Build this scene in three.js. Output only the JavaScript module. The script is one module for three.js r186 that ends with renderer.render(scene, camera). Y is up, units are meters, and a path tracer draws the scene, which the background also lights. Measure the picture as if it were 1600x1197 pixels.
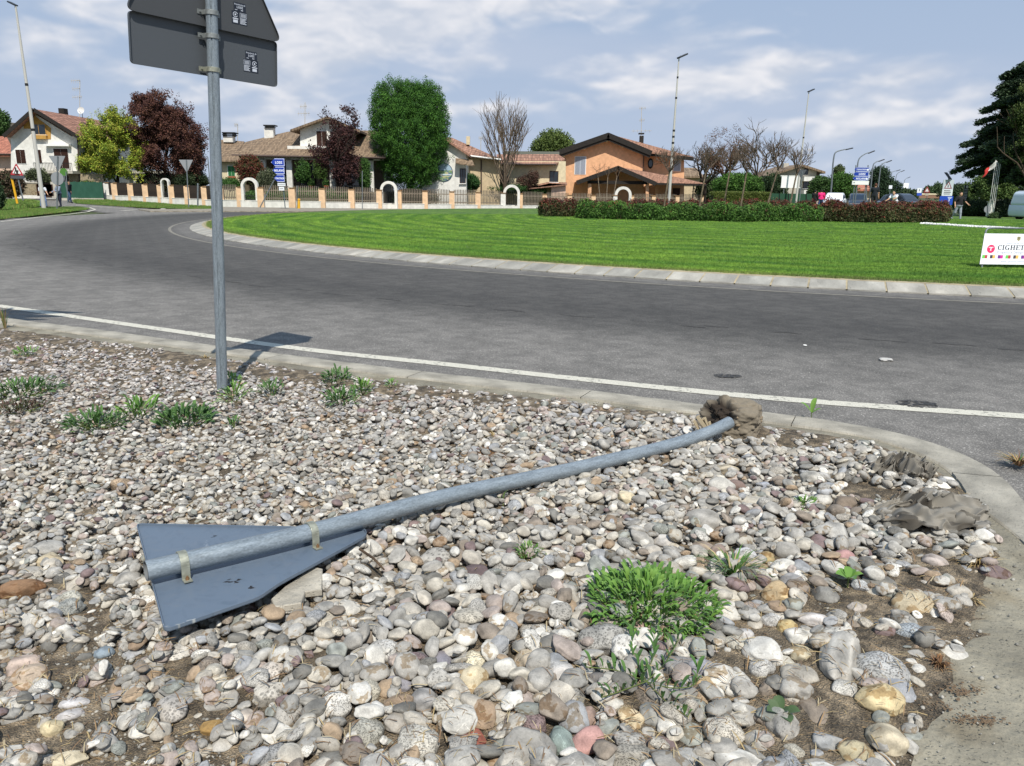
import * as THREE from 'three';
import * as BGU from 'three/addons/utils/BufferGeometryUtils.js';
import { MarchingCubes } from 'three/addons/objects/MarchingCubes.js';
import { RoundedBoxGeometry } from 'three/addons/geometries/RoundedBoxGeometry.js';

// ---------------------------------------------------------------- camera, sky, sun, exposure
const W = 1024, H = 766, EYE = 1.6, PITCH = 13.88 * Math.PI / 180, ROLL = 0.66 * Math.PI / 180, FOC = 1208;
const scene = new THREE.Scene();
const camera = new THREE.PerspectiveCamera(2 * Math.atan(598.5 / FOC) * 180 / Math.PI, W / H, 0.05, 4000);
camera.position.set(0, EYE, 0);
camera.rotation.order = 'YXZ';
camera.rotation.set(-PITCH, 0, ROLL);
camera.updateMatrixWorld(true);
const renderer = new THREE.WebGLRenderer({ antialias: true });
renderer.setSize(W, H);
renderer.toneMapping = THREE.LinearToneMapping;
renderer.toneMappingExposure = 1.12;
renderer.shadowMap.enabled = true;
const TO_SUN = new THREE.Vector3(0.115, 0.79, 0.60).normalize();
const sun = new THREE.DirectionalLight(new THREE.Color(1, 0.955, 0.88), 4.3);
sun.position.copy(TO_SUN).multiplyScalar(120).add(new THREE.Vector3(0, 0, -30));
sun.target.position.set(0, 0, -30);
sun.castShadow = true;
sun.shadow.mapSize.set(4096, 4096);
Object.assign(sun.shadow.camera, { left: -90, right: 90, top: 90, bottom: -90, near: 1, far: 400 });
scene.add(sun, sun.target);

// ---------------------------------------------------------------- random numbers and noise
function rng(seed) { let s = seed >>> 0; return () => { s = (s + 0x6D2B79F5) | 0; let t = Math.imul(s ^ (s >>> 15), 1 | s); t = (t + Math.imul(t ^ (t >>> 7), 61 | t)) ^ t; return ((t ^ (t >>> 14)) >>> 0) / 4294967296; }; }
const R0 = rng(11);
const PERM = new Uint8Array(512), GRADV = new Float32Array(256);
{ const a = [...Array(256).keys()]; for (let i = 255; i > 0; i--) { const j = Math.floor(R0() * (i + 1)); [a[i], a[j]] = [a[j], a[i]]; } for (let i = 0; i < 512; i++) PERM[i] = a[i & 255]; for (let i = 0; i < 256; i++) GRADV[i] = R0(); }
const fade = t => t * t * (3 - 2 * t), lerp = (a, b, t) => a + (b - a) * t, clamp = (v, a = 0, b = 1) => v < a ? a : v > b ? b : v;
const sstep = (a, b, v) => fade(clamp((v - a) / (b - a)));
// value noise, 2-D (optionally tiling with period p) and 3-D, 0..1
function vn2(x, y, p = 256) {
  const xi = Math.floor(x), yi = Math.floor(y), u = fade(x - xi), v = fade(y - yi), m = (n) => ((n % p) + p) % p & 255;
  const x0 = m(xi), x1 = m(xi + 1), y0 = m(yi), y1 = m(yi + 1);
  const a = GRADV[PERM[x0 + PERM[y0]]], b = GRADV[PERM[x1 + PERM[y0]]], c = GRADV[PERM[x0 + PERM[y1]]], d = GRADV[PERM[x1 + PERM[y1]]];
  return lerp(lerp(a, b, u), lerp(c, d, u), v);
}
function vn3(x, y, z) {
  const xi = Math.floor(x), yi = Math.floor(y), zi = Math.floor(z), u = fade(x - xi), v = fade(y - yi), w = fade(z - zi);
  const g = (i, j, k) => GRADV[PERM[((xi + i) & 255) + PERM[((yi + j) & 255) + PERM[(zi + k) & 255]]]];
  return lerp(lerp(lerp(g(0, 0, 0), g(1, 0, 0), u), lerp(g(0, 1, 0), g(1, 1, 0), u), v), lerp(lerp(g(0, 0, 1), g(1, 0, 1), u), lerp(g(0, 1, 1), g(1, 1, 1), u), v), w);
}
function fbm2(x, y, o = 4, p = 256) { let s = 0, a = 0.5, t = 0; for (let i = 0; i < o; i++) { s += a * vn2(x + i * 17, y + i * 31, p); t += a; a *= 0.5; x *= 2; y *= 2; p = Math.min(256, p * 2); } return s / t; }
function fbm3(x, y, z, o = 4) { let s = 0, a = 0.5, t = 0; for (let i = 0; i < o; i++) { s += a * vn3(x + i * 17, y + i * 31, z + i * 7); t += a; a *= 0.5; x *= 2.03; y *= 2.03; z *= 2.03; } return s / t; }

// ---------------------------------------------------------------- measuring: photograph (1600 x 1197) -> rays, ground points, points at a distance
const _q = camera.quaternion;
function ray(px, py) { return new THREE.Vector3((px - 800) / FOC, -(py - 598.5) / FOC, -1).applyQuaternion(_q); }
function G(px, py, y = 0) { const r = ray(px, py), t = (y - EYE) / r.y; return new THREE.Vector3(r.x * t, y, r.z * t); }
function D(px, py, d) { const r = ray(px, py), t = d / -r.z; return new THREE.Vector3(r.x * t, EYE + r.y * t, -d); }
const mpp = d => d * 0.972 / FOC * 1.03;            // metres per photograph pixel near the horizon, at distance d

// ---------------------------------------------------------------- sky: pale April blue with layered cumulus
const skyTex = (() => {
  const w = 3072, h = 1536, a = new Float32Array(w * h * 4);
  // banks of cloud: [photo-like bearing deg (right +), elevation deg, half width, half height, tilt, strength]
  // banks of cloud, measured in the photograph: [x, y, half width, half height, tilt, strength]
  const banks = [[560, 30, 150, 62, -0.30, 1.15], [690, 10, 170, 58, -0.25, 1.1], [830, -10, 150, 45, -0.2, 0.95], [480, 90, 80, 48, -0.3, 0.9], [590, 85, 60, 26, -0.5, 0.55], [730, 96, 75, 18, 0, 0.62], [640, 132, 70, 13, 0, 0.42], [540, 150, 90, 14, 0, 0.34], [1230, 104, 115, 26, -0.08, 0.9], [1410, 112, 105, 26, -0.15, 0.8], [1045, 130, 125, 24, -0.08, 0.78], [1340, 196, 120, 26, -0.06, 0.78], [930, 100, 130, 22, -0.1, 0.5], [1150, 30, 260, 24, 0, 0.4], [760, 170, 140, 16, -0.05, 0.5], [1190, 196, 90, 18, 0, 0.38], [1400, 164, 40, 12, 0, 0.5], [1540, 128, 60, 26, -0.1, 0.45], [1560, 200, 60, 20, -0.1, 0.4], [950, 0, 330, 16, 0, 0.45], [60, 60, 120, 36, 0.05, 0.5], [190, 110, 110, 22, 0, 0.46], [110, 15, 100, 18, 0, 0.4], [330, 150, 100, 16, 0, 0.38], [760, 200, 120, 14, 0, 0.3], [930, 150, 90, 16, 0, 0.4], [330, 60, 90, 40, 0, 0.4], [560, 128, 60, 16, -0.35, -0.3], [690, 78, 70, 18, -0.35, -0.25], [860, 70, 90, 34, -0.2, -0.35], [1500, 45, 160, 40, 0, -0.3], [1250, 40, 160, 30, 0, -0.25]].map(([x, y, w, h, t, s]) => { const r = ray(x, y), k = 0.0462; return [Math.atan2(r.x, -r.z) * 180 / Math.PI, Math.atan2(r.y, Math.hypot(r.x, r.z)) * 180 / Math.PI, w * k, h * k, -t, s]; });
  for (let j = 0; j < h; j++) {
    const el = (0.5 - (j + 0.5) / h) * Math.PI, e = el * 180 / Math.PI;
    for (let i = 0; i < w; i++) {
      const az = ((i + 0.5) / w - 0.5) * 2 * Math.PI;            // u=0.5 looks along +x in three's equirect lookup
      const dx = Math.cos(el) * Math.cos(az), dz = Math.cos(el) * Math.sin(az), dy = Math.sin(el);
      const k = (j * w + i) * 4;
      let bear = Math.atan2(dx, -dz) * 180 / Math.PI;
      const up = Math.max(0, dy);
      // clear air
      const t = Math.pow(up, 0.5);
      let r = lerp(0.475, 0.165, t), g = lerp(0.53, 0.295, t), b = lerp(0.635, 0.49, t);
      if (e > -3) {
        const sx = dx / (up + 0.16), sz = dz / (up + 0.16);
        const warp = fbm3(dx * 9, dy * 18, dz * 9, 3) - 0.5;
        const n = fbm3(dx * 8 + warp, dy * 34 + warp * 1.6, dz * 8 + 3, 6);
        const fine = fbm3(dx * 34 + warp * 3, dy * 100 + warp * 3, dz * 34, 5);
        const high = fbm3(sx * 0.8 + 9, 2.2, sz * 1.6, 5);
        let d = 0;
        for (const [bb, be, bw, bh, tilt, s] of banks) {
          const x = bear - bb; if (Math.abs(x) > bw * 2.2) continue;
          const y = e - be - tilt * x; const q = (x / bw) ** 2 + (y < 0 ? (y / (bh * 1.3)) ** 2 : (y / bh) ** 2);
          if (q < 5) { const v = s * Math.exp(-q * 0.9); if (s > 0) d = Math.max(d, v); else d += v; }
        }
        const field = n * 1.25 + fine * 0.55 - 0.90;
        let c = sstep(-0.02, 0.56, d * 0.80 + field * 0.85 + sstep(10, 40, e) * 0.05);
        c *= 0.9;
        const lit = clamp(0.62 + (fine - 0.5) * 1.9 + (n - 0.5) * 1.0, 0.15, 1);
        const haze = sstep(7, 0, e) * 0.35;
        const cr = lerp(0.47, 0.75, lit), cg = lerp(0.515, 0.738, lit), cb = lerp(0.60, 0.755, lit);
        const veil = sstep(0.42, 0.72, high) * 0.32;
        r = lerp(r, 0.52, veil); g = lerp(g, 0.55, veil); b = lerp(b, 0.64, veil);
        c *= 1 - haze * 0.6;
        r = lerp(r, cr, c); g = lerp(g, cg, c); b = lerp(b, cb, c);
      } else { r = 0.2; g = 0.2; b = 0.17; }
      a[k] = r * 1.06; a[k + 1] = g * 1.07; a[k + 2] = b * 1.08; a[k + 3] = 1;
    }
  }
  // three's equirect: row 0 of a DataTexture is the bottom
  const f = new Float32Array(w * h * 4);
  for (let j = 0; j < h; j++) f.set(a.subarray((h - 1 - j) * w * 4, (h - j) * w * 4), j * w * 4);
  const t = new THREE.DataTexture(f, w, h, THREE.RGBAFormat, THREE.FloatType);
  t.mapping = THREE.EquirectangularReflectionMapping; t.magFilter = t.minFilter = THREE.LinearFilter; t.needsUpdate = true;
  return t;
})();
scene.background = skyTex; scene.environment = skyTex; scene.environmentIntensity = 1; scene.backgroundIntensity = 1;

// ---------------------------------------------------------------- helpers
const names = {};
const numbered = n => { const k = names[n] = (names[n] ?? -1) + 1; return k ? n + '_' + String(k).padStart(3, '0') : n; };
function mesh(name, geo, mat, parent) { const m = new THREE.Mesh(geo, mat); m.name = numbered(name); m.castShadow = m.receiveShadow = true; if (parent) parent.add(m); return m; }
function info(o, label, category, group) { o.userData = { ...o.userData, label, category }; if (group) o.userData.group = group; return o; }
function thing(name, label, category, pos, turn = 0, group) { const o = new THREE.Group(); o.name = numbered(name); o.position.copy(pos); o.rotation.y = turn; info(o, label, category, group); scene.add(o); return o; }
function ground(name, geo, mat) { const m = mesh(name, geo, mat, scene); m.userData.kind = 'structure'; return m; }
function stuff(m) { m.userData.kind = 'stuff'; return m; }
function copyOf(o, label, pos, turn, group) { const c = o.clone(); c.name = numbered(o.name.replace(/_\d{3}$/, '')); c.userData = { ...o.userData, label }; if (group) c.userData.group = group; c.position.copy(pos); if (turn !== undefined) c.rotation.y = turn; scene.add(c); return c; }
const V = (x, y, z) => new THREE.Vector3(x, y, z);
const lin = (hex) => new THREE.Color(hex);
function std(hex, rough = 0.85, o = {}) { return new THREE.MeshStandardMaterial({ color: hex === null ? 0xffffff : hex, roughness: rough, metalness: 0, ...o }); }
function merge(list) { const l = list.map(g => { const q = g.index ? g.toNonIndexed() : g.clone(); for (const n of Object.keys(q.attributes)) if (!['position', 'normal', 'uv'].includes(n)) q.deleteAttribute(n); if (!q.attributes.uv) q.setAttribute('uv', new THREE.BufferAttribute(new Float32Array(q.attributes.position.count * 2), 2)); return q; }); return BGU.mergeGeometries(l); }
function box(w, h, d, x = 0, y = 0, z = 0, rx = 0, ry = 0, rz = 0) { const g = new THREE.BoxGeometry(w, h, d); uvBox(g, w, h, d); g.applyMatrix4(new THREE.Matrix4().compose(V(x, y, z), new THREE.Quaternion().setFromEuler(new THREE.Euler(rx, ry, rz)), V(1, 1, 1))); return g; }
function rbox(w, h, d, r, x = 0, y = 0, z = 0, ry = 0) { const g = new RoundedBoxGeometry(w, h, d, 2, r); g.rotateY(ry); g.translate(x, y, z); return g; }
function uvBox(g) { const p = g.attributes.position, n = g.attributes.normal, u = g.attributes.uv; for (let i = 0; i < p.count; i++) { const ax = Math.abs(n.getX(i)), ay = Math.abs(n.getY(i)), az = Math.abs(n.getZ(i)); if (ay > ax && ay > az) u.setXY(i, p.getX(i), p.getZ(i)); else if (ax > az) u.setXY(i, p.getZ(i), p.getY(i)); else u.setXY(i, p.getX(i), p.getY(i)); } }
// tapered tube along points with radii
function tube(pts, rad, seg = 8, cap = true) {
  const n = pts.length, pos = [], idx = [], uv = []; let up = V(0, 1, 0), len = 0;
  let N = null;
  for (let i = 0; i < n; i++) {
    const t = (i < n - 1 ? pts[i + 1].clone().sub(pts[i]) : pts[i].clone().sub(pts[i - 1])); if (i > 0 && i < n - 1) t.add(pts[i].clone().sub(pts[i - 1])); t.normalize();
    if (!N) { N = Math.abs(t.y) > 0.9 ? V(1, 0, 0) : V(0, 1, 0); }
    N = N.clone().addScaledVector(t, -N.dot(t)).normalize(); const B = t.clone().cross(N);
    if (i) len += pts[i].distanceTo(pts[i - 1]);
    const r = typeof rad === 'number' ? rad : rad[i];
    for (let k = 0; k <= seg; k++) { const a = k / seg * Math.PI * 2, c = Math.cos(a) * r, s = Math.sin(a) * r; pos.push(pts[i].x + N.x * c + B.x * s, pts[i].y + N.y * c + B.y * s, pts[i].z + N.z * c + B.z * s); uv.push(k / seg * Math.max(0.05, 6.28 * r), len); }
  }
  for (let i = 0; i < n - 1; i++) for (let k = 0; k < seg; k++) { const a = i * (seg + 1) + k, b = a + seg + 1; idx.push(a, a + 1, b, b, a + 1, b + 1); }
  if (cap) for (const e of [0, n - 1]) { const c = pos.length / 3; pos.push(pts[e].x, pts[e].y, pts[e].z); uv.push(0, 0); const o = pos.length / 3; for (let k = 0; k <= seg; k++) { const q = (e * (seg + 1) + k) * 3; pos.push(pos[q], pos[q + 1], pos[q + 2]); uv.push(0.02, 0.02); } for (let k = 0; k < seg; k++) e ? idx.push(c, o + k, o + k + 1) : idx.push(c, o + k + 1, o + k); }
  const g = new THREE.BufferGeometry(); g.setAttribute('position', new THREE.Float32BufferAttribute(pos, 3)); g.setAttribute('uv', new THREE.Float32BufferAttribute(uv, 2)); g.setIndex(idx); g.computeVertexNormals(); return g;
}
function extrude(pts, depth, bevel = 0) { const s = new THREE.Shape(pts.map(p => new THREE.Vector2(p[0], p[1]))); const g = new THREE.ExtrudeGeometry(s, { depth, bevelEnabled: bevel > 0, bevelSize: bevel, bevelThickness: bevel, bevelSegments: 2, steps: 1 }); return g; }

// ---------------------------------------------------------------- textures
function dataTex(n, m, fn, srgb = true, rep = true) { const a = new Uint8Array(n * m * 4); for (let j = 0; j < m; j++) for (let i = 0; i < n; i++) { const c = fn(i, j); const k = (j * n + i) * 4; if (typeof c === 'number') { a[k] = a[k + 1] = a[k + 2] = clamp(c) * 255; } else { a[k] = clamp(c[0]) * 255; a[k + 1] = clamp(c[1]) * 255; a[k + 2] = clamp(c[2]) * 255; } a[k + 3] = 255; } const t = new THREE.DataTexture(a, n, m); if (srgb) t.colorSpace = THREE.SRGBColorSpace; t.magFilter = THREE.LinearFilter; t.minFilter = THREE.LinearMipmapLinearFilter; if (rep) t.wrapS = t.wrapT = THREE.RepeatWrapping; t.needsUpdate = true; return t; }
function withRep(t, x, y = x) { const c = t.clone(); c.repeat.set(x, y); c.needsUpdate = true; return c; }
function canvasTex(w, h, draw) { const c = document.createElement('canvas'); c.width = w; c.height = h; draw(c.getContext('2d'), w, h); const t = new THREE.CanvasTexture(c); t.colorSpace = THREE.SRGBColorSpace; return t; }
const RT = rng(77);
// aggregate: little chips of different grey in dark binder (1 m a side)
const chipField = (() => { const n = 1024, a = new Float32Array(n * n).fill(0.42), z = new Float32Array(n * n).fill(0.3);
  for (let q = 0; q < 26000; q++) { const x = RT() * n, y = RT() * n, r = 1.5 + RT() * RT() * 6, v = 0.40 + RT() * 0.32 + (RT() < 0.08 ? 0.25 : 0), e = 0.6 + RT() * 0.4, an = RT() * 3.14, ca = Math.cos(an), sa = Math.sin(an); for (let dy = -r | 0; dy <= r; dy++) for (let dx = -r | 0; dx <= r; dx++) { const u = (dx * ca + dy * sa), w = (-dx * sa + dy * ca) / e; const d = Math.max(Math.abs(u), Math.abs(w), (Math.abs(u) + Math.abs(w)) * 0.75); if (d < r) { const k = ((((y + dy) | 0) + n) % n) * n + ((((x + dx) | 0) + n) % n); a[k] = v; z[k] = 0.6 + 0.4 * v; } } }
  return { n, a, z }; })();
const texAsphalt = dataTex(1024, 1024, (i, j) => { const v = chipField.a[j * 1024 + i] * 0.75 + 0.30 + (fbm2(i / 128, j / 128, 5, 8) - 0.5) * 0.22 + (RT() - 0.5) * 0.06; return [v * 1.005, v, v * 0.985]; });
const bumpAsphalt = dataTex(1024, 1024, (i, j) => chipField.z[j * 1024 + i], false);
const texConcrete = dataTex(512, 512, (i, j) => { const s = vn2(i / 3.3, j / 3.3, 155) , v = 0.80 + (fbm2(i / 64, j / 64, 6, 8) - 0.5) * 0.34 + (RT() - 0.5) * 0.10 - (s > 0.9 ? 0.16 : 0); return [v, v * 0.985, v * 0.95]; });
const bumpConcrete = dataTex(512, 512, (i, j) => 0.5 + (fbm2(i / 16, j / 16, 5, 32) - 0.5) * 0.9 - (vn2(i / 4, j / 4, 128) > 0.87 ? 0.3 : 0), false);
const texSoil = dataTex(1024, 1024, (i, j) => { const f = fbm2(i / 64, j / 64, 7, 16), c = vn2(i / 5, j / 5, 204), l = vn2(i / 26 + 3 * f, j / 3.5, 256); let v = 0.52 + (f - 0.5) * 0.65 + (c - 0.5) * 0.22; let r = v * 1.07, g = v * 0.98, b = v * 0.85; if (l > 0.86) { r += 0.16; g += 0.11; b += 0.03; } return [r, g, b]; });
const bumpSoil = dataTex(1024, 1024, (i, j) => fbm2(i / 32, j / 32, 6, 32) * 0.7 + vn2(i / 5, j / 5, 204) * 0.3, false);
const texGalv = dataTex(512, 512, (i, j) => { const u = fbm2(i / 24, j / 48, 5, 10), s = vn2(i / 6, j / 6, 85); let v = 0.72 + (u - 0.5) * 0.22 + (s - 0.5) * 0.12; if (vn2(i / 2 + 40, j / 30, 170) > 0.9) v -= 0.10; return [v * 0.965, v, v * 1.02]; });
const roughGalv = dataTex(256, 256, (i, j) => 0.48 + (fbm2(i / 16, j / 16, 4, 16) - 0.5) * 0.4, false);
const texPlaster = dataTex(512, 512, (i, j) => { const v = 0.93 + (fbm2(i / 50, j / 50, 6, 10) - 0.5) * 0.16 + (RT() - 0.5) * 0.04; return [v, v, v * 0.99]; });
const texRoof = dataTex(512, 512, (i, j) => { const row = Math.floor(j / 64), col = Math.floor((i + (row % 2) * 32) / 64) % 8; const t = vn2(col * 3.7 + 0.5, row * 5.3 + 0.5) ; const edge = (j % 64) < 9 ? 0.62 : 1, side = ((i + (row % 2) * 32) % 64) < 6 ? 0.8 : 1; const v = (0.72 + t * 0.34 + (fbm2(i / 20, j / 20, 4, 25) - 0.5) * 0.25) * edge * side; return [v, v * 0.97, v * 0.94]; });
const bumpRoof = dataTex(512, 512, (i, j) => { const row = Math.floor(j / 64), x = ((i + (row % 2) * 32) % 64) / 64; return (0.5 + 0.5 * Math.cos(x * 6.283)) * 0.6 + (j % 64) / 64 * 0.4; }, false);
const texBark = dataTex(256, 512, (i, j) => { const v = 0.72 + (fbm2(i / 10, j / 42, 5, 25) - 0.5) * 0.7; return [v, v * 0.96, v * 0.9]; });
const texLeafy = dataTex(256, 256, (i, j) => 0.85 + (fbm2(i / 20, j / 20, 4, 12) - 0.5) * 0.3);
// stone skins: 4 x 4 kinds of grain
const texStone = (() => { const n = 2048, T = 512; const rr = rng(5); const specks = []; for (let q = 0; q < 16; q++) { const a = new Float32Array(T * T); const cnt = q >= 4 && q < 7 ? 2600 : q === 11 ? 500 : q >= 14 ? 900 : 0; for (let s = 0; s < cnt; s++) { const x = rr() * T, y = rr() * T, r = 1.5 + rr() * (q === 11 ? 13 : 4.5); for (let dy = -r | 0; dy <= r; dy++) for (let dx = -r | 0; dx <= r; dx++) if (dx * dx + dy * dy * (1.4) < r * r) { a[(((y + dy) | 0) + T) % T * T + (((x + dx) | 0) + T) % T] = 0.35 + rr() * 0.5; } } specks.push(a); }
  return dataTex(n, n, (I, J) => { const q = Math.floor(J / T) * 4 + Math.floor(I / T), i = I % T, j = J % T; let v = 0.86 + (fbm2(i / 70 + q * 13, j / 70, 6) - 0.5) * 0.34 + (fbm2(i / 9 + q, j / 9, 3) - 0.5) * 0.16; let tint = 0; const sp = specks[q][j * T + i];
    if (q >= 4 && q < 7) v -= sp * 0.42; else if (q === 7 || q === 8) { const w = Math.abs(fbm2(i / 110 + q * 7, j / 110 + 3, 5) - 0.5); if (w < 0.018) v += 0.22 * (1 - w / 0.018); v -= 0.06; } else if (q === 9 || q === 10) { const s = Math.sin((j + 60 * fbm2(i / 120, j / 120 + q, 4)) / (q === 9 ? 17 : 33)); v += s * 0.09; } else if (q === 11) v -= sp * 0.35; else if (q === 12 || q === 13) { const b = sstep(0.52, 0.6, fbm2(i / 60 + q * 3, j / 60 + 8, 5)); v -= b * 0.2; tint = b * 0.07; } else if (q >= 14) v -= sp * 0.25;
    return [v + tint, v + tint * 0.3, v - tint * 0.6]; }); })();
const bumpStone = dataTex(512, 512, (i, j) => fbm2(i / 24, j / 24, 6, 21), false);
// ================================================================ GROUND
const RC = { x: 18.24, z: -45.24, r: 34.1 };                        // the roundabout's centre and the foot of its kerb
const rcd = (x, z) => Math.hypot(x - RC.x, z - RC.z);
function Hroad(x, z) { return -0.27 * sstep(58, 78, -z) * sstep(-26, -8, x) + 0.45 * sstep(-24, -48, x) * sstep(52, 84, -z); }
const texGrass = dataTex(512, 512, (i, j) => { const f = fbm2(i / 40, j / 40, 6, 12), s = vn2(i / 2.5, j / 6, 204); const v = 0.72 + (f - 0.5) * 0.5 + (s - 0.5) * 0.4; return [v, v, v * 0.9]; });
// gridded sheet with lines at the given xs and zs; keep(x, z) says which cells stay
function sheet(xs, zs, yf, keep, colf, uvs = 1) {
  const nx = xs.length, nz = zs.length, pos = new Float32Array(nx * nz * 3), uv = new Float32Array(nx * nz * 2), col = colf ? new Float32Array(nx * nz * 3) : null, idx = [];
  for (let j = 0; j < nz; j++) for (let i = 0; i < nx; i++) { const k = j * nx + i, x = xs[i], z = zs[j]; pos[k * 3] = x; pos[k * 3 + 1] = yf(x, z); pos[k * 3 + 2] = z; uv[k * 2] = x * uvs; uv[k * 2 + 1] = z * uvs; if (col) { const c = colf(x, z); col[k * 3] = c[0]; col[k * 3 + 1] = c[1]; col[k * 3 + 2] = c[2]; } }
  for (let j = 0; j < nz - 1; j++) for (let i = 0; i < nx - 1; i++) { if (keep && !keep((xs[i] + xs[i + 1]) / 2, (zs[j] + zs[j + 1]) / 2)) continue; const a = j * nx + i; idx.push(a, a + nx, a + 1, a + 1, a + nx, a + nx + 1); }
  const g = new THREE.BufferGeometry(); g.setAttribute('position', new THREE.BufferAttribute(pos, 3)); g.setAttribute('uv', new THREE.BufferAttribute(uv, 2)); if (col) g.setAttribute('color', new THREE.BufferAttribute(col, 3)); g.setIndex(idx); g.computeVertexNormals(); return g;
}
const lines = (a, b, s0, grow, c = 0) => { const r = [c]; let s = s0; for (let v = c; v < b;) { v += s; s *= grow; r.push(v); } s = s0; for (let v = c; v > a;) { v -= s; s *= grow; r.unshift(v); } return r; };
const inPoly = (P, x, z) => { let o = false; for (let i = 0, j = P.length - 1; i < P.length; j = i++) if ((P[i].z > z) !== (P[j].z > z) && x < (P[j].x - P[i].x) * (z - P[i].z) / (P[j].z - P[i].z) + P[i].x) o = !o; return o; };

// base terrain: rough grass to the horizon
ground('terrain', sheet(lines(-1600, 1600, 2, 1.09), lines(-1700, 200, 2, 1.09, -20), (x, z) => Hroad(x, z) - 0.05, null, (x, z) => { const f = fbm2(x / 9, z / 9, 4); return [0.10 + f * 0.06, 0.14 + f * 0.06, 0.045 + f * 0.02]; }, 0.5), std(null, 0.95, { vertexColors: true, map: texGrass }));

// asphalt: the ring road and its arms
const islandOuter = [[-6, 494], [0, 500], [165, 522], [330, 545], [600, 580], [900, 615], [1080, 638], [1200, 653], [1310, 668], [1400, 685], [1480, 710], [1540, 738], [1578, 768], [1605, 800]].map(p => G(...p, 0));
const leftPts = [V(-60, 0, -27), V(-40, 0, -24.5), V(-25, 0, -19.8), V(-15, 0, -14.9), V(-10, 0, -11.9)];
const rightPts = [V(2.66, 0, -3.3), V(2.42, 0, -2.5), V(2.15, 0, -1.6), V(1.9, 0, -0.5), V(1.7, 0, 2), V(1.6, 0, 6)];
const outerCurve = new THREE.CatmullRomCurve3([...leftPts, ...islandOuter.slice(1), ...rightPts], false, 'centripetal').getSpacedPoints(700);
const armLeft = [V(-8, 0, -60), V(-13, 0, -72), V(-30, 0, -74), V(-60, 0, -72), V(-120, 0, -75), V(-120, 0, -45), V(-60, 0, -50), V(-34, 0, -52), V(-26, 0, -46), V(-22, 0, -30)];
const roadArmL = [G(135, 330), G(112, 330.5), G(95, 327), G(60, 322), G(0, 316), D(-200, 314, 70), D(-200, 305, 92), D(60, 309, 84), D(160, 313, 76), D(215, 320, 62), D(330, 322, 60), G(330, 345)];
const farArm = [D(1290, 320, 78), D(1380, 318, 85), D(1436, 308, 300), D(1452, 308, 300), D(1462, 320, 85), D(1500, 332, 62), G(1560, 350), G(1290, 350)];
const roadKeep = (x, z) => { const r = rcd(x, z); return r < 43.9 || (z > -21 && z < 4) || inPoly(roadArmL, x, z) || inPoly(farArm, x, z); };
const roadCol = (x, z) => {
  const r = rcd(x, z); const ang = Math.atan2(x - RC.x, z - RC.z);
  const n = fbm2(x * 0.55 + 40, z * 0.55, 5), m = fbm2(ang * 34 * 0.35, r * 3.1, 5), st = fbm2(ang * 7, r * 7, 5);
  // rubber from tyres darkens the wheel tracks, dust bleaches the edges
  const tr = 0.48 * sstep(40.6, 39.3, r + (n - 0.5) * 0.6) * sstep(34.4, 35.0, r) + Math.exp(-(((r - 38.3) / 0.7) ** 2)) * 0.13 + Math.exp(-(((r - 36.3) / 0.5) ** 2)) * 0.05;
  let v = 0.352 * (1 + (n - 0.5) * 0.07 + (m - 0.5) * 0.06 + (st - 0.5) * 0.10) * (1 - tr * (0.88 + 0.24 * st));
  v *= 1 + 0.20 * sstep(40.0, 41.6, r + (n - 0.5) * 1.2);
  return [v * 1.05, v * 0.99, v * 0.915];
};
{ const m = ground('road', sheet(lines(-130, 140, 0.07, 1.028, -0.5), lines(-320, 6, 0.07, 1.028, -7), (x, z) => Hroad(x, z), roadKeep, roadCol, 0.8), std(null, 0.92, { vertexColors: true, map: texAsphalt, bumpMap: bumpAsphalt, bumpScale: 0.004 })); }

// painted lines
function ribbon(pts, w, lift, uvs = 1) { const pos = [], uv = [], idx = []; let len = 0; for (let i = 0; i < pts.length; i++) { const a = pts[Math.max(0, i - 1)], b = pts[Math.min(pts.length - 1, i + 1)]; const t = b.clone().sub(a).setY(0).normalize(), n = V(-t.z, 0, t.x); if (i) len += pts[i].distanceTo(pts[i - 1]); for (const s of [-1, 1]) { const ww = (typeof w === 'function' ? w(i) : w) / 2; const x = pts[i].x + n.x * ww * s, z = pts[i].z + n.z * ww * s; pos.push(x, Hroad(x, z) + lift, z); uv.push(s * ww * uvs, len * uvs); } if (i) { const k = i * 2; idx.push(k - 2, k - 1, k, k, k - 1, k + 1); } } const g = new THREE.BufferGeometry(); g.setAttribute('position', new THREE.Float32BufferAttribute(pos, 3)); g.setAttribute('uv', new THREE.Float32BufferAttribute(uv, 2)); g.setIndex(idx); g.computeVertexNormals(); if (g.attributes.normal.getY(0) < 0) { const a = g.index.array; for (let i = 0; i < a.length; i += 3) { const t = a[i]; a[i] = a[i + 1]; a[i + 1] = t; } g.computeVertexNormals(); } return g; }
const texPaint = dataTex(512, 512, (i, j) => { const w = fbm2(i / 22, j / 22, 6, 23); let v = 0.94 - sstep(0.60, 0.78, w) * 0.35 - (chipField.a[(j * 2) * 1024 + i * 2] < 0.43 ? 0.10 : 0) + (RT() - 0.5) * 0.06; return [v, v * 0.99, v * 0.95]; });
const paintMat = std(lin(0xe4e1d8), 0.8, { map: texPaint, bumpMap: bumpAsphalt, bumpScale: 0.002 });
const faded = std(lin(0x95918a), 0.9, { map: texPaint, bumpMap: bumpAsphalt, bumpScale: 0.003 });
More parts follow.
